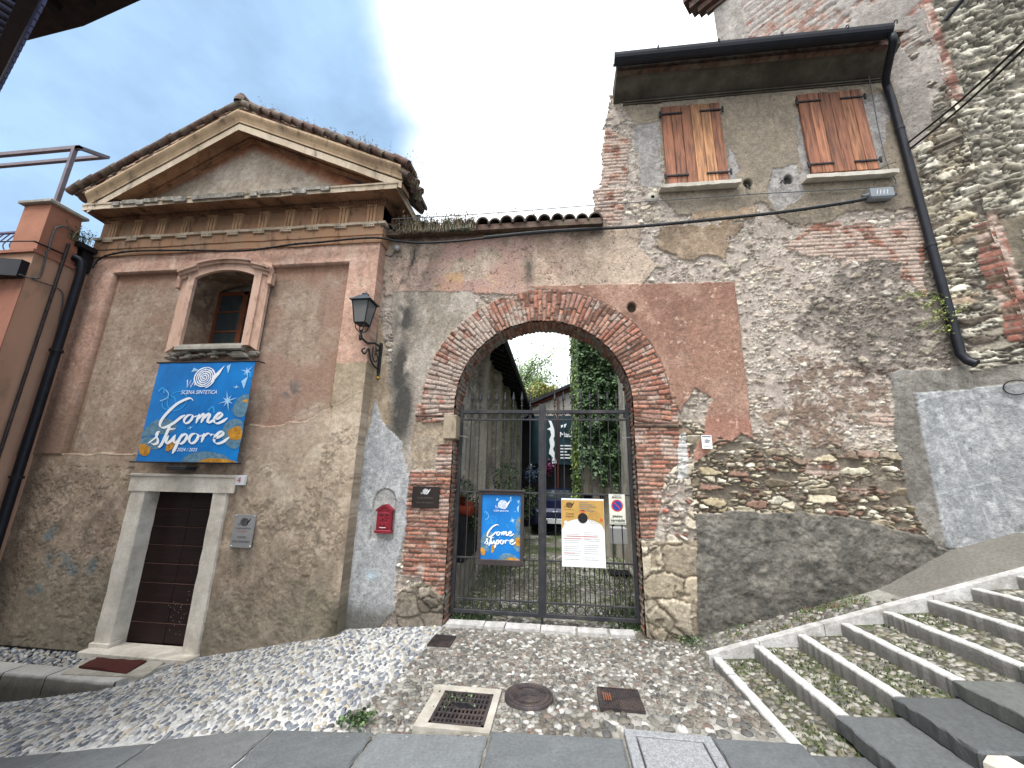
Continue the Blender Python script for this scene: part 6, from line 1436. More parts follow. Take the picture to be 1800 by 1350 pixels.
# ================================================================== staircase
stair = thing('stone_staircase', (3.2, 4, 0), 'broad stepped ramp of cobbles with white stone risers and side kerb climbing to the right', 'staircase')
NSTEP = 11
YE = []     # y where the white riser ends and the dark slab begins
E = [(1352, 1290), (1475, 1280), (1576, 1252), (1683, 1227), (1800, 1195)]
for i in range(NSTEP):
    xi = S0[0]+RUN*i; zi = RISE*i
    ye = 3.30 if i == 0 else (onX(*E[i], xi)[1] if i < 5 else 3.35)
    # riser stones: two or three pieces with joints
    cuts = [4.79, 4.79-random.uniform(.35, .75), ye] if i % 2 == 0 else [4.79, 4.1+random.uniform(-.2, .2), ye]
    for a, b_ in zip(cuts[:-1], cuts[1:]):
        n = 14; vs = []; cl = []; w = .085
        for k in range(n+1):
            y = a-.004+(b_+.004-a+.004)*k/n; j = random.uniform(-.006, .006); j2 = random.uniform(-.004, .004); r0 = .012
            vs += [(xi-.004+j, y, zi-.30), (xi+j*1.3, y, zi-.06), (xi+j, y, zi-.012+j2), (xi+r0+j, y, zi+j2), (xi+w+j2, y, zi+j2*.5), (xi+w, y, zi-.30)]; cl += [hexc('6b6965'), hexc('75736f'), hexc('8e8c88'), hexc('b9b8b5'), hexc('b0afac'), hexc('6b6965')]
        m_ = len(vs); Q_ = [(6*k+e, 6*k+e+6, 6*k+e+7, 6*k+e+1) for k in range(n) for e in range(5)]+[(0, 1, 4, 5), (1, 2, 3, 4), (m_-1, m_-2, m_-5, m_-6), (m_-2, m_-3, m_-4, m_-5)]
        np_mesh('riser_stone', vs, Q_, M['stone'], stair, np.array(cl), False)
    # dark slab tread beyond
    yb_ = ye-.62
    V2, Q2, C2_ = [], [], []; tt = .09
    slab_geo(V2, Q2, C2_, xi-.02, xi+RUN-.002, yb_, ye-.006, lambda x, y: zi+.022*(x-xi)/RUN, tt, 12, hexc(random.choice(['5a5d5e', '535657', '616360'])), .007)
    np_mesh('tread_slab', V2, Q2, M['slabstone'], stair, np.array(C2_), False)
    mb = MB(); mb.box(xi+.03, xi+RUN+.05, yb_+.02, ye-.02, zi-.5, zi-tt-.001); mb.build('slab_bed', M['concrete'], stair)
    # lower flight continues past the slabs with rough white risers
    if i > 0:
        mb = MB(); n = 10; vs = []
        for k in range(n+1):
            y = yb_-.01-(1.3)*k/n; j = random.uniform(-.02, .02); vs += [(xi-.03+j, y, zi-.3), (xi+.0+j, y, zi-.03+j*.5), (xi+.03+j, y, zi+j*.3), (xi+.12+j*.5, y, zi), (xi+.13, y, zi-.3)]
        mb.add(vs, [(5*k+e, 5*k+e+1, 5*k+e+6, 5*k+e+5) for k in range(n) for e in range(4)]+[tuple(range(5)), tuple(len(vs)-5+e for e in range(5))]); mb.build('riser_stone', M['limestone'], stair)
# sloping treads: earth bed and cobbles as one part each
def tz_(x, y):
    x = np.asarray(x, float); i = np.clip(np.floor((x-S0[0])/RUN), 0, NSTEP); f = (x-S0[0])/RUN-i
    return RISE*i-.028+f*.035
U = np.linspace(S0[0]+.02, S0[0]+RUN*NSTEP, 300); 
V_ = np.linspace(1.6, 4.80, 80)
def bed(u, v):
    c = hexc('4a4638')*np.ones((len(u), 1))*(.6+.8*fbm(u, v, 18, 651, 4))[:, None]; g = ss(.42, .58, fbm(u, v, 2.6, 652, 4)); c = mixc(c, hexc('454c30'), g*.8); return c, .012*fbm(u, v, 12, 653, 4)
relief('tread_bed', S0[0]+.03, S0[0]+RUN*NSTEP, 1.6, 4.80, .024, bed, lambda u, v, h: np.stack([u, v, tz_(u-.05, v)-.008+h+.004-.1*((v < 3.3))], 1), M['grnd'], stair)
def skeep(X, Y):
    i = np.floor((X-S0[0])/RUN); f = X-S0[0]-i*RUN; YY = np.array([3.3]+[onX(*E[k], S0[0]+RUN*k)[1] for k in range(1, 5)]+[3.35]*10)
    ye = YY[np.clip(i.astype(int), 0, 14)]; return (f > .1) & (f < RUN-.018) & ((Y > ye+.02) | (Y < ye-.66)) & (Y < 4.775)
o = dark_field('tread_cobbles', 1.56, S0[0]+RUN*NSTEP, 1.7, 4.8, .055, skeep, tz_, cols=['6b675e', '5c5a54', '7b776c', '8a867b', '54524c', '6a6450', '9a968c', '585c40'], sz=1.0, parent=stair, sf=lambda X, Y: .083+0*X); o['kind'] = 'stuff'
X = rng.uniform(1.6, 6, 9000); Y = rng.uniform(3.3, 4.78, 9000); k = skeep(X, Y) & (fbm(X, Y, 2.6, 652, 4) > .5); X = X[k]; Y = Y[k]
g_ = grass('step_moss', X, Y, tz_(X, Y), .022, ['46552c', '556535', '3a4826', '63683e'], .016)
X = rng.uniform(1.5, 3.9, 2500); Y = rng.uniform(4.92, 5.6, 2500); k = fbm(X, Y, 2.4, 655, 4) > .54; grass('wall_foot_moss', X[k], Y[k], gz(X[k], Y[k]), .022, ['4f6a2a', '5f7c34', '6e6a3c', '7a5a3a'], .02)
# side kerb climbing along the top
cuts = [S0[0]-.03, 2.02, 2.66, 3.72, 4.7, 6.2]
for a, b_ in zip(cuts[:-1], cuts[1:]):
    mb = MB(); f = lambda x: .003+(x-S0[0])*RISE/RUN+.012
    mb.hexa([(a+.004, 4.795, f(a)-.4), (b_-.004, 4.795, f(b_)-.4), (b_-.004, 4.90, f(b_)-.4), (a+.004, 4.90, f(a)-.4)], [(a+.004, 4.80, f(a)), (b_-.004, 4.80, f(b_)), (b_-.004, 4.895, f(b_)), (a+.004, 4.895, f(a))]); mb.build('side_kerb', M['marble'], stair)
# ================================================================== lettering helpers
def text(body, x, z, size, y, mt, parent, name='lettering', align='CENTER', shear=0., width=None, sp=1.0, bold=0):
    cu = D.curves.new('t', 'FONT'); cu.body = body; cu.size = size; cu.align_x = align; cu.shear = shear; cu.space_character = sp; cu.offset = bold
    cu.resolution_u = 3
    o = D.objects.new('t', cu); COL.objects.link(o); bpy.context.view_layer.update()
    me = D.meshes.new_from_object(o.evaluated_get(bpy.context.evaluated_depsgraph_get())); D.objects.remove(o)
    n = len(me.vertices); co = np.empty(n*3); me.vertices.foreach_get('co', co); co = co.reshape(-1, 3)
    sx = 1.
    if width: sx = width/max(1e-6, co[:, 0].max()-co[:, 0].min())
    P = np.stack([x+co[:, 0]*sx, np.full(n, y), z+co[:, 1]], 1)-ORI[parent.name]
    me.vertices.foreach_set('co', P.ravel()); me.materials.clear(); me.materials.append(mt); me.update()
    return link(name, me, parent, ORI[parent.name])
# brush lettering of "Come stupore", traced in the banner's own metres (u right, v up; origin at lower left, 1.62 x 1.52)
Zs = [[(810, 690), (795, 676), (765, 682), (715, 708), (665, 752), (625, 800), (612, 835), (628, 850), (662, 840), (700, 818), (735, 790), (762, 775)],
 [(800, 772), (775, 780), (757, 802), (760, 822), (780, 820), (800, 800), (806, 780), (798, 771)], [(798, 772), (815, 785), (835, 778)],
 [(846, 768), (838, 792), (826, 824)], [(832, 806), (852, 784), (872, 768), (876, 778), (866, 800), (856, 822)], [(862, 804), (884, 782), (904, 767), (908, 778), (898, 800), (896, 818), (912, 816), (935, 800)],
 [(938, 802), (962, 792), (980, 774), (974, 762), (956, 770), (936, 796), (936, 818), (956, 824), (985, 812), (1014, 792)],
 [(612, 872), (596, 882), (592, 900), (600, 922), (596, 940), (576, 948), (556, 940)], [(540, 944), (562, 928), (590, 905), (606, 885)],
 [(676, 826), (662, 862), (640, 910), (622, 948), (606, 964), (600, 958)], [(648, 868), (672, 860), (706, 856)],
 [(664, 896), (650, 924), (650, 942), (668, 936), (690, 914), (702, 894)], [(704, 892), (694, 918), (696, 938), (712, 934), (728, 918)],
 [(744, 886), (722, 930), (700, 976), (686, 1004)], [(722, 926), (744, 898), (766, 888), (772, 902), (758, 930), (738, 944), (722, 940)], [(762, 924), (790, 910)],
 [(824, 884), (800, 892), (786, 916), (792, 940), (814, 938), (834, 916), (838, 894), (826, 884)], [(826, 886), (846, 900), (868, 892)],
 [(874, 882), (868, 908), (858, 938)], [(866, 912), (884, 892), (900, 884), (914, 892), (912, 900)], [(902, 888), (926, 890), (946, 896)],
 [(930, 916), (960, 906), (986, 888), (982, 874), (962, 880), (938, 908), (936, 934), (956, 944), (990, 932), (1024, 906)]]
thick = [1.0, .9, .6, 1, .95, .95, 1, 1, .6, 1, .7, 1, .95, 1.1, .95, .6, 1, .6, 1, .8, .6, 1]
BAN_Y = 5.20
def bz(p): q = onY(100+p[0]/3.376, 500+p[1]/3.376, BAN_Y); return (q[0], q[2])
bx0, bx1, bz0, bz1 = -6.19, -4.56, 1.885, 3.39
STROKES = [[((bz(p)[0]-bx0)/(bx1-bx0), (bz(p)[1]-bz0)/(bz1-bz0)) for p in s] for s in Zs]
def script(parent, x0, x1, z0, z1, y, w, name='script_lettering', mt=None):
    mb = MB()
    for s, t in zip(STROKES, thick):
        pts = spline([(x0+u*(x1-x0), z0+v*(z1-z0)) for u, v in s], 7); n = len(pts); P = np.array(pts); T = np.gradient(P, axis=0); T /= np.linalg.norm(T, axis=1)[:, None]+1e-9
        down = np.clip(np.abs(T[:, 0]*.45+T[:, 1]*.9), 0, 1); ends = np.minimum(1, np.minimum(np.arange(n), np.arange(n)[::-1])/5.)
        mb.ribbon(P, w*t*(.22+.95*down)*(.35+.65*ends), y-.0004*random.random())
    return mb.build(name, mt or M['white'], parent)
def logo(parent, cx, cz, s, y, mt, name='snail_emblem', w=.018):
    """scribbled spiral with a wedge horn on the right and a zig-zag tail on the left"""
    mb = MB(); rd = random.Random(5); t = np.linspace(0, 2*pi*5.2, 150)
    r_ = .05+.95*t/t[-1]; P = [(cx+s*.5*r_[i]*(1+.06*rd.random())*cos(-t[i]), cz+s*.46*r_[i]*(1+.08*rd.random())*sin(-t[i])) for i in range(len(t))]
    mb.ribbon(spline(P, 1), [s*w*3*(.6+.8*rd.random()) for _ in range(len(spline(P, 1)))], y)
    mb.flat([(cx+s*.42, cz+s*.08), (cx+s*.85, cz+s*.52), (cx+s*.68, cz+s*.12), (cx+s*.38, cz-s*.28)], y-.0006)
    z_ = [(-.95, -.1), (-.88, -.42), (-.74, -.12), (-.68, -.42), (-.52, -.12), (-.45, -.35)]
    mb.ribbon([(cx+s*a*.8, cz+s*b_) for a, b_ in z_], s*.05, y-.0003); return mb.build(name, mt, parent)
def star(mb, cx, cz, r, y, n=8, rot=0.):
    pts = []
    for k in range(2*n): a = rot+pi*k/n; q = r*(1 if k % 4 == 0 else (.62 if k % 2 == 0 else .2)); pts.append((cx+q*cos(a), cz+q*sin(a)))
    mb.flat(pts, y)
def blob(mb, pts, y, s=6):
    P = spline(pts+[pts[0]], s)[:-1]; mb.flat([tuple(p) for p in P], y)
def artwork(parent, x0, x1, z0, z1, y, framed=False):
    X = lambda u: x0+(x1-x0)*u; Z = lambda v: z0+(z1-z0)*v; S = (x1-x0)
    a = MB()
    for pts in ([(0.0, .30), (.1, .40), (.22, .42), (.33, .36), (.30, .28), (.15, .26), (.0, .24)], [(1, .33), (.93, .58), (1.0, .62)][:0] or [(.80, .28), (.83, .38), (.92, .42), (1.0, .36), (1.0, .16), (.93, .13), (.84, .2)],
                [(.86, .50), (.90, .62), (1.0, .66), (1.0, .46), (.92, .44)], [(.45, .0), (.52, .07), (.68, .10), (.86, .07), (.95, .02), (1.0, .0)], [(0, .22), (.08, .24), (.18, .2), (.2, .12), (.05, .12), (.0, .14)]):
        if pts: blob(a, [(X(u), Z(v)) for u, v in pts], y)
    a.build('slate_cloud', M['slate'], parent)
    b = MB()
    for pts in ([(.0, .16), (.04, .17), (.12, .12), (.1, .05), (.02, .07)], [(.86, .30), (.95, .35), (1.0, .30), (1.0, .22), (.90, .22)], [(.28, .20), (.36, .22), (.34, .12), (.28, .1)], [(.62, .0), (.72, .035), (.88, .03), (1.0, .0)], [(.95, .60), (1.0, .62), (1.0, .585), (.96, .585)]):
        blob(b, [(X(u), Z(v)) for u, v in pts], y-.0012, 2)
    b.build('ochre_patch', M['ochre'], parent)
    c = MB(); star(c, X(.80), Z(.60), S*.10, y-.002, 8, .3); star(c, X(.86), Z(.74), S*.035, y-.002, 4); star(c, X(.48), Z(.33), S*.03, y-.002, 4, .4); star(c, X(.94), Z(.90), S*.07, y-.002, 6, .8)
    c.flat([(X(.38), Z(.95)), (X(.44), Z(.92)), (X(.36), Z(.90))], y-.002); c.flat([(X(.72), Z(.96)), (X(.76), Z(.98)), (X(.75), Z(.88))], y-.002); c.flat([(X(.90), Z(.80)), (X(.96), Z(.85)), (X(.94), Z(.72))], y-.002)
    c.ribbon(spline([(X(.13), Z(.72)), (X(.17), Z(.68)), (X(.17), Z(.63)), (X(.10), Z(.60))], 6), [S*.008]*19, y-.002) if True else None
    c.build('pale_star', M['wsoft'], parent)
    d = MB(); t = np.linspace(0, 2*pi, 28)[:-1]
    for (u, v, r_) in ((.28, .60, .10), (.20, .58, .07)): d.ribbon([(X(u)+S*r_*cos(k), Z(v)+S*r_*.9*sin(k)) for k in t], S*.012, y-.0008, closed=True)
    for (u, v) in ((.06, .70), (.92, .86), (.62, .5)): d.ribbon(spline([(X(u), Z(v)), (X(u+.04), Z(v+.04)), (X(u+.07), Z(v-.02))], 5), S*.02, y-.0008)
    d.build('blue_swirl', M['blue2'], parent)

# ------------------------------------------------------------------ large banner over the chapel door
ban = thing('hanging_banner', ((bx0+bx1)/2, BAN_Y, bz0), 'large blue banner reading Come stupore hanging over the chapel door', 'banner')
n = 24; V = []; Q = []
def by(s, t): return BAN_Y+.004*sin(s*9)*t
vs = [(bx0+(bx1-bx0)*i/n+.0, BAN_Y+.006+.0015*sin(i*1.1+j*.3), bz0+(bz1-bz0)*j/n) for j in range(n+1) for i in range(n+1)]
mb = MB(); mb.add(vs, [(j*(n+1)+i, j*(n+1)+i+1, (j+1)*(n+1)+i+1, (j+1)*(n+1)+i) for j in range(n) for i in range(n)], True); mb.add([(bx0, BAN_Y+.009, bz0), (bx1, BAN_Y+.009, bz0), (bx1, BAN_Y+.009, bz1), (bx0, BAN_Y+.009, bz1)], [(0, 1, 2, 3)])
mb.build('cloth', M['bblue'], ban)
artwork(ban, bx0+.004, bx1-.004, bz0+.004, bz1-.004, BAN_Y+.003)
script(ban, bx0, bx1, bz0, bz1, BAN_Y-.002, .043)
q = bz((875, 552)); logo(ban, q[0], q[1], .36, BAN_Y-.0025, M['white'])
q = bz((842, 650)); text('SCENA SINTETICA', q[0], q[1], .085, BAN_Y-.003, M['white'], ban, shear=.15, width=.60)
q = bz((771, 990)); text('2024 / 2025', q[0], q[1], .07, BAN_Y-.003, M['white'], ban, shear=.2, width=.33)
mb = MB(); mb.tube([(bx0-.05, BAN_Y+.01, bz1+.01), (bx1+.05, BAN_Y+.01, bz1+.01)], .013, 8); mb.tube([(bx0-.10, BAN_Y+.01, bz0-.008), (bx1+.07, BAN_Y+.01, bz0-.008)], .011, 8); 
mb.build('rod', M['iron'], ban)
for x_ in (bx0-.04, bx1+.04): m2 = MB(); m2.tube([(x_, BAN_Y+.01, bz1+.01), (x_, YC, bz1+.02)], .01, 6); m2.build('bracket', M['iron'], ban)
# house number
hn = thing('house_number', (-4.55, 5.3, 1.58), 'small white tile with red number 4 beside the chapel door lintel', 'number tile')
mb = MB(); mb.cbox(-4.635, -4.475, 5.305, 5.35, 1.575, 1.715, .004); mb.build('tile', M['paper'], hn); text('4', -4.555, 1.605, .12, 5.303, M['inkred'], hn)
# steel plate
sp_ = thing('steel_nameplate', (-4.37, 5.3, .74), 'brushed steel theatre nameplate screwed to the wall right of the chapel door', 'plaque')
mb = MB(); mb.cbox(-4.53, -4.21, 5.318, 5.328, .745, 1.18, .002); mb.build('plate', M['steel'], sp_)
logo(sp_, -4.37, 1.08, .12, 5.3165, M['ink']); text('SCENA SINTETICA', -4.37, .985, .03, 5.3165, M['ink'], sp_, width=.23); text('TEATRO', -4.37, .865, .042, 5.3165, M['ink'], sp_, width=.14); text('SAN DESIDERIO', -4.37, .81, .04, 5.3165, M['ink'], sp_, width=.26)
mb = MB(); mb.box(-4.44, -4.30, 5.316, 5.3165, .955, .959); mb.build('rule', M['inkred'], sp_)
for a, b_ in ((-4.51, .765), (-4.23, .765), (-4.51, 1.16), (-4.23, 1.16)): m2 = MB(); m2.lathe([(.01, 0), (.01, -.014), (0, -.016)], (a, 5.35-.022, b_), 10, 'y'); m2.build('screw', M['chrome'], sp_)
# dark plate
dk = thing('dark_nameplate', (-1.855, 5.55, 1.32), 'dark bronze nameplate with snail emblem on the left brick gate pier', 'plaque')
mb = MB(); mb.cbox(-2.05, -1.66, 5.53, 5.545, 1.32, 1.61, .003); mb.build('plate', M['darkplate'], dk); logo(dk, -1.86, 1.54, .085, 5.528, M['paper'])
text('SCENA SINTETICA', -1.86, 1.445, .032, 5.528, mat('worn letters', '5c554c', .6), dk, width=.22); text('Teatro San Desiderio', -1.86, 1.385, .028, 5.528, D.materials['worn letters'], dk, width=.26)
# red letter box
lx0, lx1, lz0, lz1 = -2.525, -2.315, .985, 1.335
lb = thing('letter_box', (-2.42, 5.5, lz0), 'dark red ornate letter box on the grey rendered wall left of the gate', 'letter box')
mb = MB(); pf = [(lx0, lz0), (lx1, lz0), (lx1, lz1-.05)]+[(lx1-(lx1-lx0)*t, lz1-.05+.04*sin(pi*t)) for t in np.linspace(0.1, .9, 7)]+[(lx0, lz1-.05)]
mb.prism(pf, 5.50, 5.575, 'y'); mb.build('body', M['red'], lb)
mb = MB(); mb.cbox(lx0-.012, lx1+.012, 5.482, 5.575, lz0-.01, lz0+.03, .005)
mb.ribbon(spline([(lx0-.012, lz1-.065), (-2.42, lz1+.005), (lx1+.012, lz1-.065)], 8), .03, 5.483); pts = spline([(lx0-.015, lz1-.06), (-2.42, lz1+.02), (lx1+.015, lz1-.06)], 8)
mb.add([(p[0], 5.48, p[1]) for p in pts]+[(p[0], 5.575, p[1]+.005) for p in pts], [(i, i+1, len(pts)+i+1, len(pts)+i) for i in range(len(pts)-1)]); mb.build('hood', M['red'], lb)
mb = MB(); mb.cbox(lx0+.025, lx1-.025, 5.492, 5.502, lz0+.05, lz1-.09, .003); mb.build('door', M['red'], lb)
mb = MB(); mb.box(lx0+.04, lx1-.04, 5.489, 5.4915, lz1-.125, lz1-.11); mb.build('slot', M['ink'], lb)
mb = MB()
for (c_, s) in ((lz0+.18, 1), (lz0+.11, -1)): mb.tube(spline([(-2.48, 5.49, c_+.02*s), (-2.45, 5.488, c_-.015*s), (-2.42, 5.487, c_+.012*s), (-2.39, 5.488, c_-.015*s), (-2.36, 5.49, c_+.02*s)], 5), .006, 5)
mb.tube([(-2.42+.025*cos(t), 5.488, lz0+.21+.02*sin(t)) for t in np.linspace(0, 2*pi, 14)], .005, 5, False); mb.build('relief_ornament', M['red'], lb)
mb = MB(); mb.box(-2.47, -2.38, 5.4885, 5.49, lz0+.06, lz0+.068); mb.build('name_strip', M['paper'], lb)
# small paper notice on the right wall
nt_ = thing('small_notice', (1.955, 5.5, 2.17), 'small white notice fixed to the pink plaster right of the archway', 'notice')
mb = MB(); mb.cbox(1.89, 2.02, 5.505, 5.512, 2.17, 2.35, .001); mb.build('panel', M['paper'], nt_); logo(nt_, 1.955, 2.27, .06, 5.504, M['inkgrey']); mb = MB(); mb.box(1.9, 2.01, 5.503, 5.504, 2.325, 2.34); mb.build('header', M['inkgrey'], nt_)
text('SCENA SINTETICA', 1.955, 2.195, .018, 5.504, M['ink'], nt_, width=.1)

# ------------------------------------------------------------------ framed poster on the gate
YP = 5.70
x0, x1, z0, z1 = -1.13, -.49, .59, 1.56
po = thing('framed_poster', (-.81, YP, z0), 'framed blue Come stupore poster hung on the left leaf of the gate', 'poster')
mb = MB(); w = .045
for (a, b_, c_, d_) in ((x0, x0+w, z0, z1), (x1-w, x1, z0, z1), (x0+w, x1-w, z0, z0+.075), (x0+w, x1-w, z1-w, z1)): mb.cbox(a, b_, YP, YP+.05, c_, d_, .005)
mb.cbox(x0-.02, x1+.02, YP-.02, YP+.055, z1, z1+.025, .004); mb.build('frame', mat('brown grey frame', '3d3637', .55, .1, .2, 8, .15), po)
ax0, ax1, az0, az1 = x0+w, x1-w, z0+.075, z1-w
mb = MB(); mb.box(ax0, ax1, YP+.022, YP+.04, az0, az1); mb.build('sheet', M['bblue'], po)
artwork(po, ax0, ax1, az0, az1, YP+.02); H_ = (az1-az0)
script(po, ax0+.0, ax1+.0, az0+.10, az0+.10+.66*H_, YP+.015, .017); logo(po, (ax0+ax1)/2+.02, az0+.845*H_, .13, YP+.015, M['white']); text('SCENA SINTETICA', (ax0+ax1)/2, az0+.735*H_, .03, YP+.015, M['white'], po, width=.21); text('2024 / 2025', (ax0+ax1)/2, az0+.27*H_, .022, YP+.0145, M['white'], po, width=.12)
# tan programme poster
x0, x1, z0, z1 = .03, .605, .615, 1.49
pr = thing('programme_poster', (.32, YP, z0), 'tan and white programme poster with black dot hung on the right leaf of the gate', 'poster')
mb = MB(); mb.cbox(x0, x1, YP+.01, YP+.02, z0, z1, .001); mb.build('board', M['paper'], pr)
W_ = x1-x0; H_ = z1-z0; mb = MB(); top = z1-.022
arch_ = [(x0+W_*t, z0+H_*(.53+.17*math.sqrt(max(0, 1-(2*t-1)**2)))) for t in np.linspace(1, 0, 17)]
mb.flat([(x0+.003, top), (x1-.003, top)]+[(min(max(a, x0+.003), x1-.003), b_) for a, b_ in arch_], YP+.0085); mb.build('tan_field', M['ochrebg'], pr)
mb = MB(); c_ = (x0+.5*W_, z0+.71*H_); mb.flat([(c_[0]+.066*cos(t), c_[1]+.066*sin(t)) for t in np.linspace(0, 2*pi, 28)[:-1]], YP+.005); mb.build('black_dot', M['ink'], pr)
mb = MB(); mb.flat([(c_[0]+.03*cos(t), c_[1]+.085+.022*sin(t)) for t in np.linspace(0, 2*pi, 12)[:-1]], YP+.0055); mb.flat([(x0+.93*W_+.02*cos(t), z0+.69*H_+.022*sin(t)) for t in np.linspace(0, 2*pi, 12)[:-1]], YP+.0055); mb.build('orange_spot', mat('orange print', 'c8572c', .6), pr)
mb = MB(); mb.flat([(x0+.1*W_+.022*cos(t), z0+.64*H_+.022*sin(t)) for t in np.linspace(0, 2*pi, 16)[:-1]], YP+.0055)
mb.build('white_spot', M['white'], pr); mb = MB(); t = np.linspace(0, 2*pi, 26)[:-1]
for r_ in (.03, .055, .08): mb.ribbon([(x0+.77*W_+r_*cos(k), z0+.72*H_+r_*sin(k)) for k in t], .004, YP+.0065, closed=True)
mb.build('thin_rings', mat('dark tan print', '8a6a34', .6), pr)
logo(pr, x0+.18*W_, z0+.90*H_, .085, YP+.005, M['ink']); text('SCENA SINTETICA', x0+.18*W_, z0+.825*H_, .016, YP+.005, M['ink'], pr, width=.13)
for i, s in enumerate(('IL PROGRAMMA', 'TEATRO A SCENA', 'NEI QUARTIERI', 'DI BRESCIA', '2024/2025')) if False else enumerate(()): pass
mb = MB()
for i in range(5): z = z0+H_*(.945-.03*i); mb.box(x0+W_*.42, x0+W_*(.62+.05*((i*7) % 5)), YP+.0055, YP+.006, z-.008, z)
for r_ in range(14):
    z = z0+H_*(.50-.03*r_); 
    for c0, c1 in ((.05, .44), (.52, .93)):
        if (r_*5+int(c0*10)) % 6 == 0: continue
        a = x0+W_*c0
        while a < x0+W_*c1*random.uniform(.8, 1): b_ = a+random.uniform(.008, .03); mb.box(a, b_, YP+.0085, YP+.0092, z-.0045, z); a = b_+.005
mb.build('text_lines', M['inkgrey'], pr)
text('Come', x0+.19*W_, z0+.755*H_, .045, YP+.005, mat('brown print', '5a4120', .6), pr, shear=.3, name='lettering'); text('stupore', x0+.19*W_, z0+.72*H_, .035, YP+.005, D.materials['brown print'], pr, shear=.3)
mb = MB()
for (a, b_, v) in ((.12, .85, .445), (.05, .46, .41), (.52, .66, .41), (.05, .3, .20)): mb.box(x0+W_*a, x0+W_*b_, YP+.0075, YP+.0082, z0+H_*v-.006, z0+H_*v)
mb.build('red_lines', M['inkred'], pr)
# passo carrabile sign
x0, x1, z0, z1 = .672, .895, 1.165, 1.565
ps = thing('passo_carrabile_sign', (.78, YP, z0), 'white no parking sign reading passo carrabile on the right leaf of the gate', 'sign')
mb = MB(); mb.cbox(x0, x1, YP+.02, YP+.024, z0, z1, .001); mb.build('plate', mat('cream enamel sign', 'cfd0c2', .5), ps)
mb = MB()
for (a, b_, c_, d_) in ((x0, x0+.004, z0, z1), (x1-.004, x1, z0, z1), (x0, x1, z0, z0+.004), (x0, x1, z1-.004, z1)): mb.box(a, b_, YP+.018, YP+.0195, c_, d_)
mb.build('border', M['inkgrey'], ps); xc = (x0+x1)/2; zc = z0+.245
t = np.linspace(0, 2*pi, 33)[:-1]
mb = MB(); mb.flat([(xc+.078*cos(k), zc+.078*sin(k)) for k in t], YP+.0185); mb.build('red_disc', M['inkred'], ps)
mb = MB(); mb.flat([(xc+.061*cos(k), zc+.061*sin(k)) for k in t], YP+.0172); mb.build('blue_disc', M['navy'], ps)
mb = MB(); mb.ribbon([(xc-.048, zc+.048), (xc+.048, zc-.048)], .017, YP+.016); mb.build('red_bar', M['inkred'], ps)
text('COMUNE DI', xc, z1-.03, .018, YP+.017, M['ink'], ps, width=.09); text('BRESCIA', xc, z1-.058, .032, YP+.017, M['ink'], ps, width=.13, bold=.0006)
text('passo', xc, z0+.095, .046, YP+.017, M['ink'], ps, width=.13, bold=.0012); text('carrabile', xc, z0+.04, .046, YP+.017, M['ink'], ps, width=.185, bold=.0012)
mb = MB(); mb.box(x0+.01, x1-.01, YP+.0165, YP+.017, z0+.018, z0+.022); mb.build('number_line', M['ink'], ps)
# banners on the rear building
YB = 17.25
for (a, b_, lab) in ((-1.28, -.08, 'dark teal banner with a white portrait silhouette on the far courtyard building'), (.0, 1.2, 'dark teal banner with white writing beginning Maur on the far courtyard building')):
    t_ = thing('teal_banner', ((a+b_)/2, YB, 2.45), lab, 'banner'); n = 12
    mb = MB(); vs = [(a+(b_-a)*i/n, YB+.03*sin(i*1.3+j*.4), 2.45+(4.55-2.45)*j/n) for j in range(n+1) for i in range(n+1)]
    mb.add(vs, [(j*(n+1)+i, j*(n+1)+i+1, (j+1)*(n+1)+i+1, (j+1)*(n+1)+i) for j in range(n) for i in range(n)], True); mb.build('canvas', M['teal'], t_)
    if a < 0:
        mb = MB(); sil = [(-.48, 4.42), (-.3, 4.3), (-.2, 4.0), (-.15, 3.7), (-.22, 3.55), (-.16, 3.3), (-.24, 3.1), (-.16, 2.9), (-.1, 2.5), (-.28, 2.47), (-.3, 2.8), (-.42, 2.9), (-.36, 3.2), (-.4, 3.5), (-.32, 3.7), (-.36, 3.9), (-.5, 3.95), (-.34, 4.05), (-.38, 4.2)]
        mb.flat(sil, YB-.06); mb.build('silhouette', M['white'], t_)
        mb = MB(); mb.flat([(-1.26, 4.5), (-.98, 4.2), (-1.2, 4.25)], YB-.05)
    else:
        text('Maur', .05, 3.62, .30, YB-.06, M['white'], t_, align='LEFT', bold=.004)
        mb = MB(); mb.flat([(.1, 4.12), (.36, 4.2), (.28, 4.02), (.2, 4.08), (.12, 4.0)], YB-.06); 
        for k in range(5): mb.box(.07, .07+(.5, .62, .28, .7, .42)[k], YB-.06, YB-.055, 3.22-.13*k, 3.27-.13*k)
        mb.build('text_lines', M['white'], t_)

# ------------------------------------------------------------------ wall lantern
def lp(px, py, Y): q = onY(px, py, Y); return q
LX, LY = -2.885, 5.15
ln = thing('wall_lantern', (-2.78, 5.6, 3.5), 'black wrought iron wall lantern on a scrolled bracket between chapel and archway', 'lantern')
zt = 4.27; zb = 3.93; wt, wb_ = .128, .082
mb = MB()
for (sx, sy) in ((-1, -1), (1, -1), (1, 1), (-1, 1)): mb.tube([(LX+sx*wt, LY+sy*wt, zt), (LX+sx*wb_, LY+sy*wb_, zb)], .009, 6)
for (w_, z_) in ((wt, zt), (wb_, zb)):
    P_ = [(LX-w_, LY-w_, z_), (LX+w_, LY-w_, z_), (LX+w_, LY+w_, z_), (LX-w_, LY+w_, z_), (LX-w_, LY-w_, z_)]
    for a, b_ in zip(P_[:-1], P_[1:]): mb.tube([a, b_], .010, 6)
mb.build('cage', M['iron'], ln)
mb = MB(); q = lambda w_, z_: [(LX-w_, LY-w_, z_), (LX+w_, LY-w_, z_), (LX+w_, LY+w_, z_), (LX-w_, LY+w_, z_)]
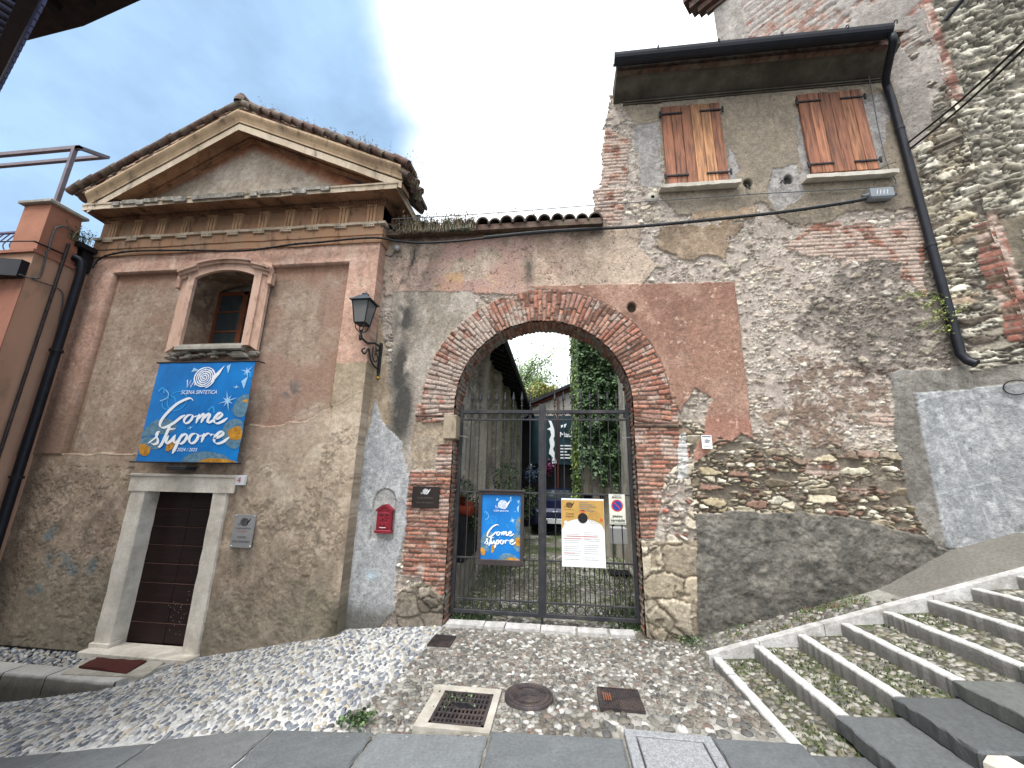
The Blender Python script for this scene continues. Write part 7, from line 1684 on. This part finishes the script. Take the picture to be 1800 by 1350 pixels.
mb.hexa(q(wt+.035, zt+.0), q(wt+.03, zt+.018)); mb.hexa(q(wt+.01, zt+.019), q(.085, zt+.085)); mb.hexa(q(.075, zt+.0855), q(.07, zt+.105))
mb.lathe([(.03, .0), (.05, .02), (.055, .035), (.03, .045), (.012, .05), (.014, .07), (0, .09)], (LX, LY, zt+.106), 12); mb.build('cap', mat('slate grey lantern roof', '39424a', .4, .4, .1, 5, 0), ln)
mb = MB(); a_, b_ = q(wb_-.004, zb+.012), q(wt-.006, zt-.008); mb.add(list(a_)+list(b_), [(0, 1, 5, 4), (1, 2, 6, 5), (2, 3, 7, 6), (3, 0, 4, 7)]); mb.build('glazing', M['lglass'], ln)
mb = MB(); mb.lathe([(0, .0), (.03, .01), (.035, .05), (.02, .09), (0, .1)], (LX, LY, zt-.12), 12); mb.build('bulb', M['paper'], ln)
mb = MB(); mb.hexa(q(.06, zb-.02), q(wb_, zb-.006))
for (sx, sy) in ((-1, -1), (1, -1), (1, 1), (-1, 1)): mb.tube(spline([(LX+sx*.07, LY+sy*.07, zb-.01), (LX+sx*.06, LY+sy*.06, zb-.08), (LX+sx*.02, LY+sy*.02, zb-.13)], 4), .008, 5)
mb.lathe([(.02, 0), (.03, .03), (.02, .05), (.02, .1), (.03, .12)], (LX, LY, zb-.22), 10); mb.lathe([(0, -.04), (.02, -.03), (.025, 0), (.02, .02)], (LX, LY, zb-.22), 10); mb.build('holder', M['iron'], ln)
B0 = np.array([-2.76, 5.56, 3.80]); mb = MB()
mb.tube(spline([(LX, LY, zb-.2), (LX+.03, LY+.15, zb-.24), (-2.79, 5.42, 3.72), (-2.76, 5.57, 3.70)], 5), .016, 8)
mb.cbox(-2.785, -2.735, 5.56, 5.59, 3.28, 3.78, .004)
mb.tube(spline([(-2.85, 5.24, 3.58), (-2.87, 5.2, 3.54), (-2.85, 5.26, 3.50), (-2.83, 5.32, 3.6), (-2.81, 5.38, 3.45), (-2.78, 5.48, 3.36), (-2.76, 5.56, 3.36)], 6), .013, 6)
mb.tube(spline([(-2.80, 5.40, 3.66), (-2.80, 5.40, 3.52), (-2.78, 5.46, 3.44), (-2.77, 5.52, 3.5), (-2.78, 5.48, 3.58), (-2.785, 5.45, 3.54)], 6), .010, 6)
mb.tube(spline([(-2.77, 5.55, 3.68), (-2.785, 5.5, 3.62), (-2.78, 5.47, 3.65)], 5), .010, 6)
mb.lathe([(.0, -.1), (.02, -.08), (.022, -.02), (.015, 0)], (-2.76, 5.57, 3.28), 8); mb.build('bracket', M['iron'], ln)
mb = MB(); mb.lathe([(.023, 0), (.023, .03)], (-2.76, 5.57, 3.20), 8); mb.build('yellow_band', mat('yellow tape', 'c79a2a', .6), ln)

# ------------------------------------------------------------------ cables, junction box, aerial wires
def wire(name, pts, r, lab, m_='black', seg=6, n=6):
    P_ = [onY(a, b_, y) for a, b_, y in pts]; mb = MB(); mb.tube(spline(P_, n), r, seg); o = mb.build(name, M[m_]); return tag(o, lab, 'cable')
main = [(162, 470, 5.22), (175, 455, 5.25), (200, 446, 5.27), (240, 441, 5.28), (330, 440, 5.28), (420, 441, 5.26), (470, 436, 5.25), (520, 429, 5.25), (560, 426, 5.25), (620, 420, 5.25), (665, 418, 5.26), (700, 424, 5.35), (740, 427, 5.3), (800, 424, 5.3), (850, 419, 5.3), (950, 409, 5.3), (1050, 403, 5.48), (1120, 399, 5.5), (1200, 392, 5.5), (1300, 382, 5.5), (1380, 373, 5.5), (1450, 363, 5.5), (1500, 355, 5.5), (1522, 350, 5.48)]
cb = wire('cable_bundle', main, .017, 'black cable bundle running from the chapel frieze to the grey junction box', 'black')
mb = MB(); P_ = spline([onY(a, b_-3, y-.02) for a, b_, y in main[14:]], 6); mb.tube(P_, .008, 5); mb.build('grey_cable', M['greycable'], cb)
mb = MB()
for p in spline([onY(a, b_, y) for a, b_, y in main], 2)[::1]: mb.tube([p+np.array([-.005, 0, 0]), p+np.array([.005, 0, 0])], .023, 7)
mb.build('cable_tie', M['iron'], cb)
wire('aerial_wire', [(690, 385, 5.2), (800, 379, 5.3), (900, 372, 5.4), (1040, 361, 5.5), (1200, 350, 5.5), (1330, 341, 5.5), (1480, 333, 5.5), (1535, 330, 5.5), (1555, 333, 5.48), (1580, 325, 5.5)], .007, 'thin grey wire stretched from the chapel corner above the coping tiles to the house', 'greycable')
wire('wall_wire', [(660, 385, 5.24), (672, 400, 5.25), (690, 408, 5.4), (700, 412, 5.45)], .006, 'short thin wire looping down at the right end of the chapel frieze', 'greycable')
wire('wall_conduit', [(694, 438, 5.53), (688, 450, 5.55), (671, 452, 5.56), (668, 500, 5.56), (664, 560, 5.56), (660, 620, 5.56)], .008, 'thin pale conduit running down the wall behind the lantern', 'greycable')
mb = MB(); q = onY(698, 436, 5.5); mb.lathe([(.0, -.03), (.05, -.03), (.05, .02), (.04, .04)], q, 14, 'y'); tag(mb.build('round_sensor', M['steel']), 'small round grey box on the wall under the left end of the coping tiles', 'box')
wire('shutter_wire', [(1540, 300, 5.5), (1560, 290, 5.5), (1575, 285, 5.5)], .005, 'short wire beside the sill of the right shuttered window')
wire('pipe_wire', [(1525, 125, 5.52), (1534, 170, 5.52), (1545, 230, 5.52), (1560, 290, 5.52), (1575, 320, 5.52), (1560, 333, 5.52)], .007, 'thin white wire descending along the left side of the downpipe', 'greycable')
far = onP(1592, 262, (K0[0], K0[1], 0), -50)+np.array([nF[0], nF[1], 0])*.1; near = CAM+ray(1830, 45)*(3.6/ray(1830, 45)[1]); far2 = onP(1596, 272, (K0[0], K0[1], 0), -50)+np.array([nF[0], nF[1], 0])*.1; near2 = CAM+ray(1830, 58)*(3.6/ray(1830, 58)[1])
for a, b_, lab in ((far, near, 'upper of the two black cables crossing the tower at the top right'), (far2, near2, 'lower of the two black cables crossing the tower at the top right')):
    mb = MB(); mb.tube(spline([a, (a+b_)/2-np.array([0, 0, .05]), b_], 10), .014, 7); tag(mb.build('overhead_cable', M['black']), lab, 'cable')
jb = thing('junction_box', onY(1545, 360, 5.5), 'grey electrical junction box at the end of the cable bundle beside the downpipe', 'junction box')
mb = MB(); mb.cbox(4.55, 4.86, 5.44, 5.56, 5.80, 5.98, .025); mb.build('housing', mat('grey plastic box', '7c8288', .5, 0, .05, 4, .05), jb)
mb = MB(); mb.lathe([(.03, 0), (.045, .04), (.045, .07)], (0, 0, 0), 8)
for (a, b_) in ((4.47, 4.55), (4.86, 4.93)): m2 = MB(); m2.tube([(a, 5.5, 5.88), (b_, 5.5, 5.88)], [.02, .045] if a < 4.6 else [.045, .02], 8); m2.build('gland', M['greycable'], jb)
mb = MB()
for k in range(4): mb.ribbon([(4.63+.045*k, 5.855), (4.645+.045*k, 5.925)], .008, 5.438)
mb.build('paint_marks', M['paper'], jb)
for (a, b_, s) in ((728, 455, 1),):
    q = onY(a, b_, 5.58); mb = MB(); mb.tube([q+np.array([0, -.01, .16]), q+np.array([.01, -.04, .0]), q+np.array([-.02, -.04, -.12])], .009, 5); tag(mb.build('iron_hook', M['iron_cast']), 'rusty iron hook in the wall below the coping tiles', 'hook')

# ================================================================== camera, light, sky
cam = D.cameras.new('camera'); co = D.objects.new('camera', cam); COL.objects.link(co)
from mathutils import Matrix
m4 = Matrix.Identity(4)
for i in range(3):
    for j in range(3): m4[i][j] = W[i, j]
    m4[i][3] = CAM[i]
co.matrix_world = m4; cam.sensor_width = 36; cam.lens = F/1800*36; cam.clip_end = 500; cam.clip_start = .05
SC.camera = co
SUN_EL, SUN_AZ = R(67), R(200)      # azimuth measured from +Y clockwise; sun high behind the viewer's left shoulder
sun = D.lights.new('sun', 'SUN'); so = D.objects.new('sun', sun); COL.objects.link(so)
sun.energy = 2.4; sun.angle = R(28); sun.color = (1, .985, .96)
sd = np.array([sin(SUN_AZ)*cos(SUN_EL), cos(SUN_AZ)*cos(SUN_EL), sin(SUN_EL)])
from mathutils import Vector
so.rotation_euler = Vector(sd).to_track_quat('Z', 'Y').to_euler(); so.location = (0, 0, 30)
w = D.worlds.new('World'); SC.world = w; w.use_nodes = True; nt = w.node_tree; N = nt.nodes; L = nt.links
bg = N['Background']
sky = N.new('ShaderNodeTexSky'); sky.sky_type = 'NISHITA'; sky.sun_disc = False; sky.sun_elevation = SUN_EL; sky.sun_rotation = SUN_AZ; sky.air_density = 1.3; sky.dust_density = 2.0; sky.ozone_density = 2.0
tc = N.new('ShaderNodeTexCoord')
def nz(sc, det, seed, stretch=(1, 1, 1.6)):
    mp = N.new('ShaderNodeMapping'); mp.inputs['Scale'].default_value = stretch; mp.inputs['Location'].default_value = (seed, seed*.7, seed*.3); L.new(tc.outputs['Generated'], mp.inputs[0])
    n = N.new('ShaderNodeTexNoise'); n.inputs['Scale'].default_value = sc; n.inputs['Detail'].default_value = det; n.inputs['Roughness'].default_value = .55; L.new(mp.outputs[0], n.inputs['Vector']); return n.outputs['Fac']
def math_(op, a, b_=None, c_=None):
    q = N.new('ShaderNodeMath'); q.operation = op
    for i, v in enumerate((a, b_, c_)):
        if v is None: continue
        if isinstance(v, (int, float)): q.inputs[i].default_value = v
        else: L.new(v, q.inputs[i])
    return q.outputs[0]
def lobe_dir(d, r0, r1):
    d = np.array(d, float); d = d/np.linalg.norm(d); dt = N.new('ShaderNodeVectorMath'); dt.operation = 'DOT_PRODUCT'; L.new(tc.outputs['Generated'], dt.inputs[0]); dt.inputs[1].default_value = tuple(d)
    q = N.new('ShaderNodeMapRange'); q.interpolation_type = 'SMOOTHSTEP'; q.inputs['From Min'].default_value = cos(R(r0)); q.inputs['From Max'].default_value = cos(R(r1)); L.new(dt.outputs['Value'], q.inputs['Value']); return q.outputs[0]
def lobe(px, py, r0, r1):       # bright break in the cloud deck, in a fixed compass direction
    d = ray(px, py); d = d/np.linalg.norm(d); dt = N.new('ShaderNodeVectorMath'); dt.operation = 'DOT_PRODUCT'; L.new(tc.outputs['Generated'], dt.inputs[0]); dt.inputs[1].default_value = tuple(d)
    q = N.new('ShaderNodeMapRange'); q.interpolation_type = 'SMOOTHSTEP'; q.inputs['From Min'].default_value = cos(R(r0)); q.inputs['From Max'].default_value = cos(R(r1)); L.new(dt.outputs['Value'], q.inputs['Value']); return q.outputs[0]
n1 = nz(2.2, 7, 3.1); n2 = nz(5, 6, 7.7)
cov = math_('ADD', math_('MULTIPLY', math_('MAXIMUM', lobe(1060, 40, 29, 8), lobe(1030, 400, 30, 8)), 1.0), math_('MULTIPLY', math_('SUBTRACT', n1, .5), .9))
veil = math_('MULTIPLY_ADD', n2, .5, math_('MULTIPLY', n1, .35))
covr = N.new('ShaderNodeMapRange'); covr.interpolation_type = 'SMOOTHSTEP'; covr.inputs['From Min'].default_value = .05; covr.inputs['From Max'].default_value = .75; L.new(cov, covr.inputs['Value'])
sk = N.new('ShaderNodeVectorMath'); sk.operation = 'SCALE'; L.new(sky.outputs[0], sk.inputs[0]); sk.inputs['Scale'].default_value = .05
vr = N.new('ShaderNodeMapRange'); vr.inputs['From Min'].default_value = .3; vr.inputs['From Max'].default_value = .58; vr.inputs['To Min'].default_value = .45; vr.inputs['To Max'].default_value = .9; L.new(veil, vr.inputs['Value'])
m1 = N.new('ShaderNodeMix'); m1.data_type = 'RGBA'; L.new(vr.outputs[0], m1.inputs[0]); L.new(sk.outputs[0], m1.inputs[6]); m1.inputs[7].default_value = (.34, .51, .72, 1)
m2 = N.new('ShaderNodeMix'); m2.data_type = 'RGBA'; L.new(covr.outputs[0], m2.inputs[0]); L.new(m1.outputs[2], m2.inputs[6]); m2.inputs[7].default_value = (1.0, 1.04, 1.06, 1)
bk_ = math_('MAXIMUM', lobe_dir((-.15, -.8, .6), 80, 20), lobe_dir((0, -.15, 1), 34, 8))  # unseen sky glow added behind and above the viewer as fill light
m3 = N.new('ShaderNodeMix'); m3.data_type = 'RGBA'; L.new(bk_, m3.inputs[0]); L.new(m2.outputs[2], m3.inputs[6]); m3.inputs[7].default_value = (1.2, 1.21, 1.22, 1)
L.new(m3.outputs[2], bg.inputs['Color']); bg.inputs['Strength'].default_value = 1.0
vs_ = SC.view_settings; vs_.view_transform = 'Standard'; vs_.look = 'None'; vs_.exposure = .97; vs_.gamma = 1; vs_.use_curve_mapping = False
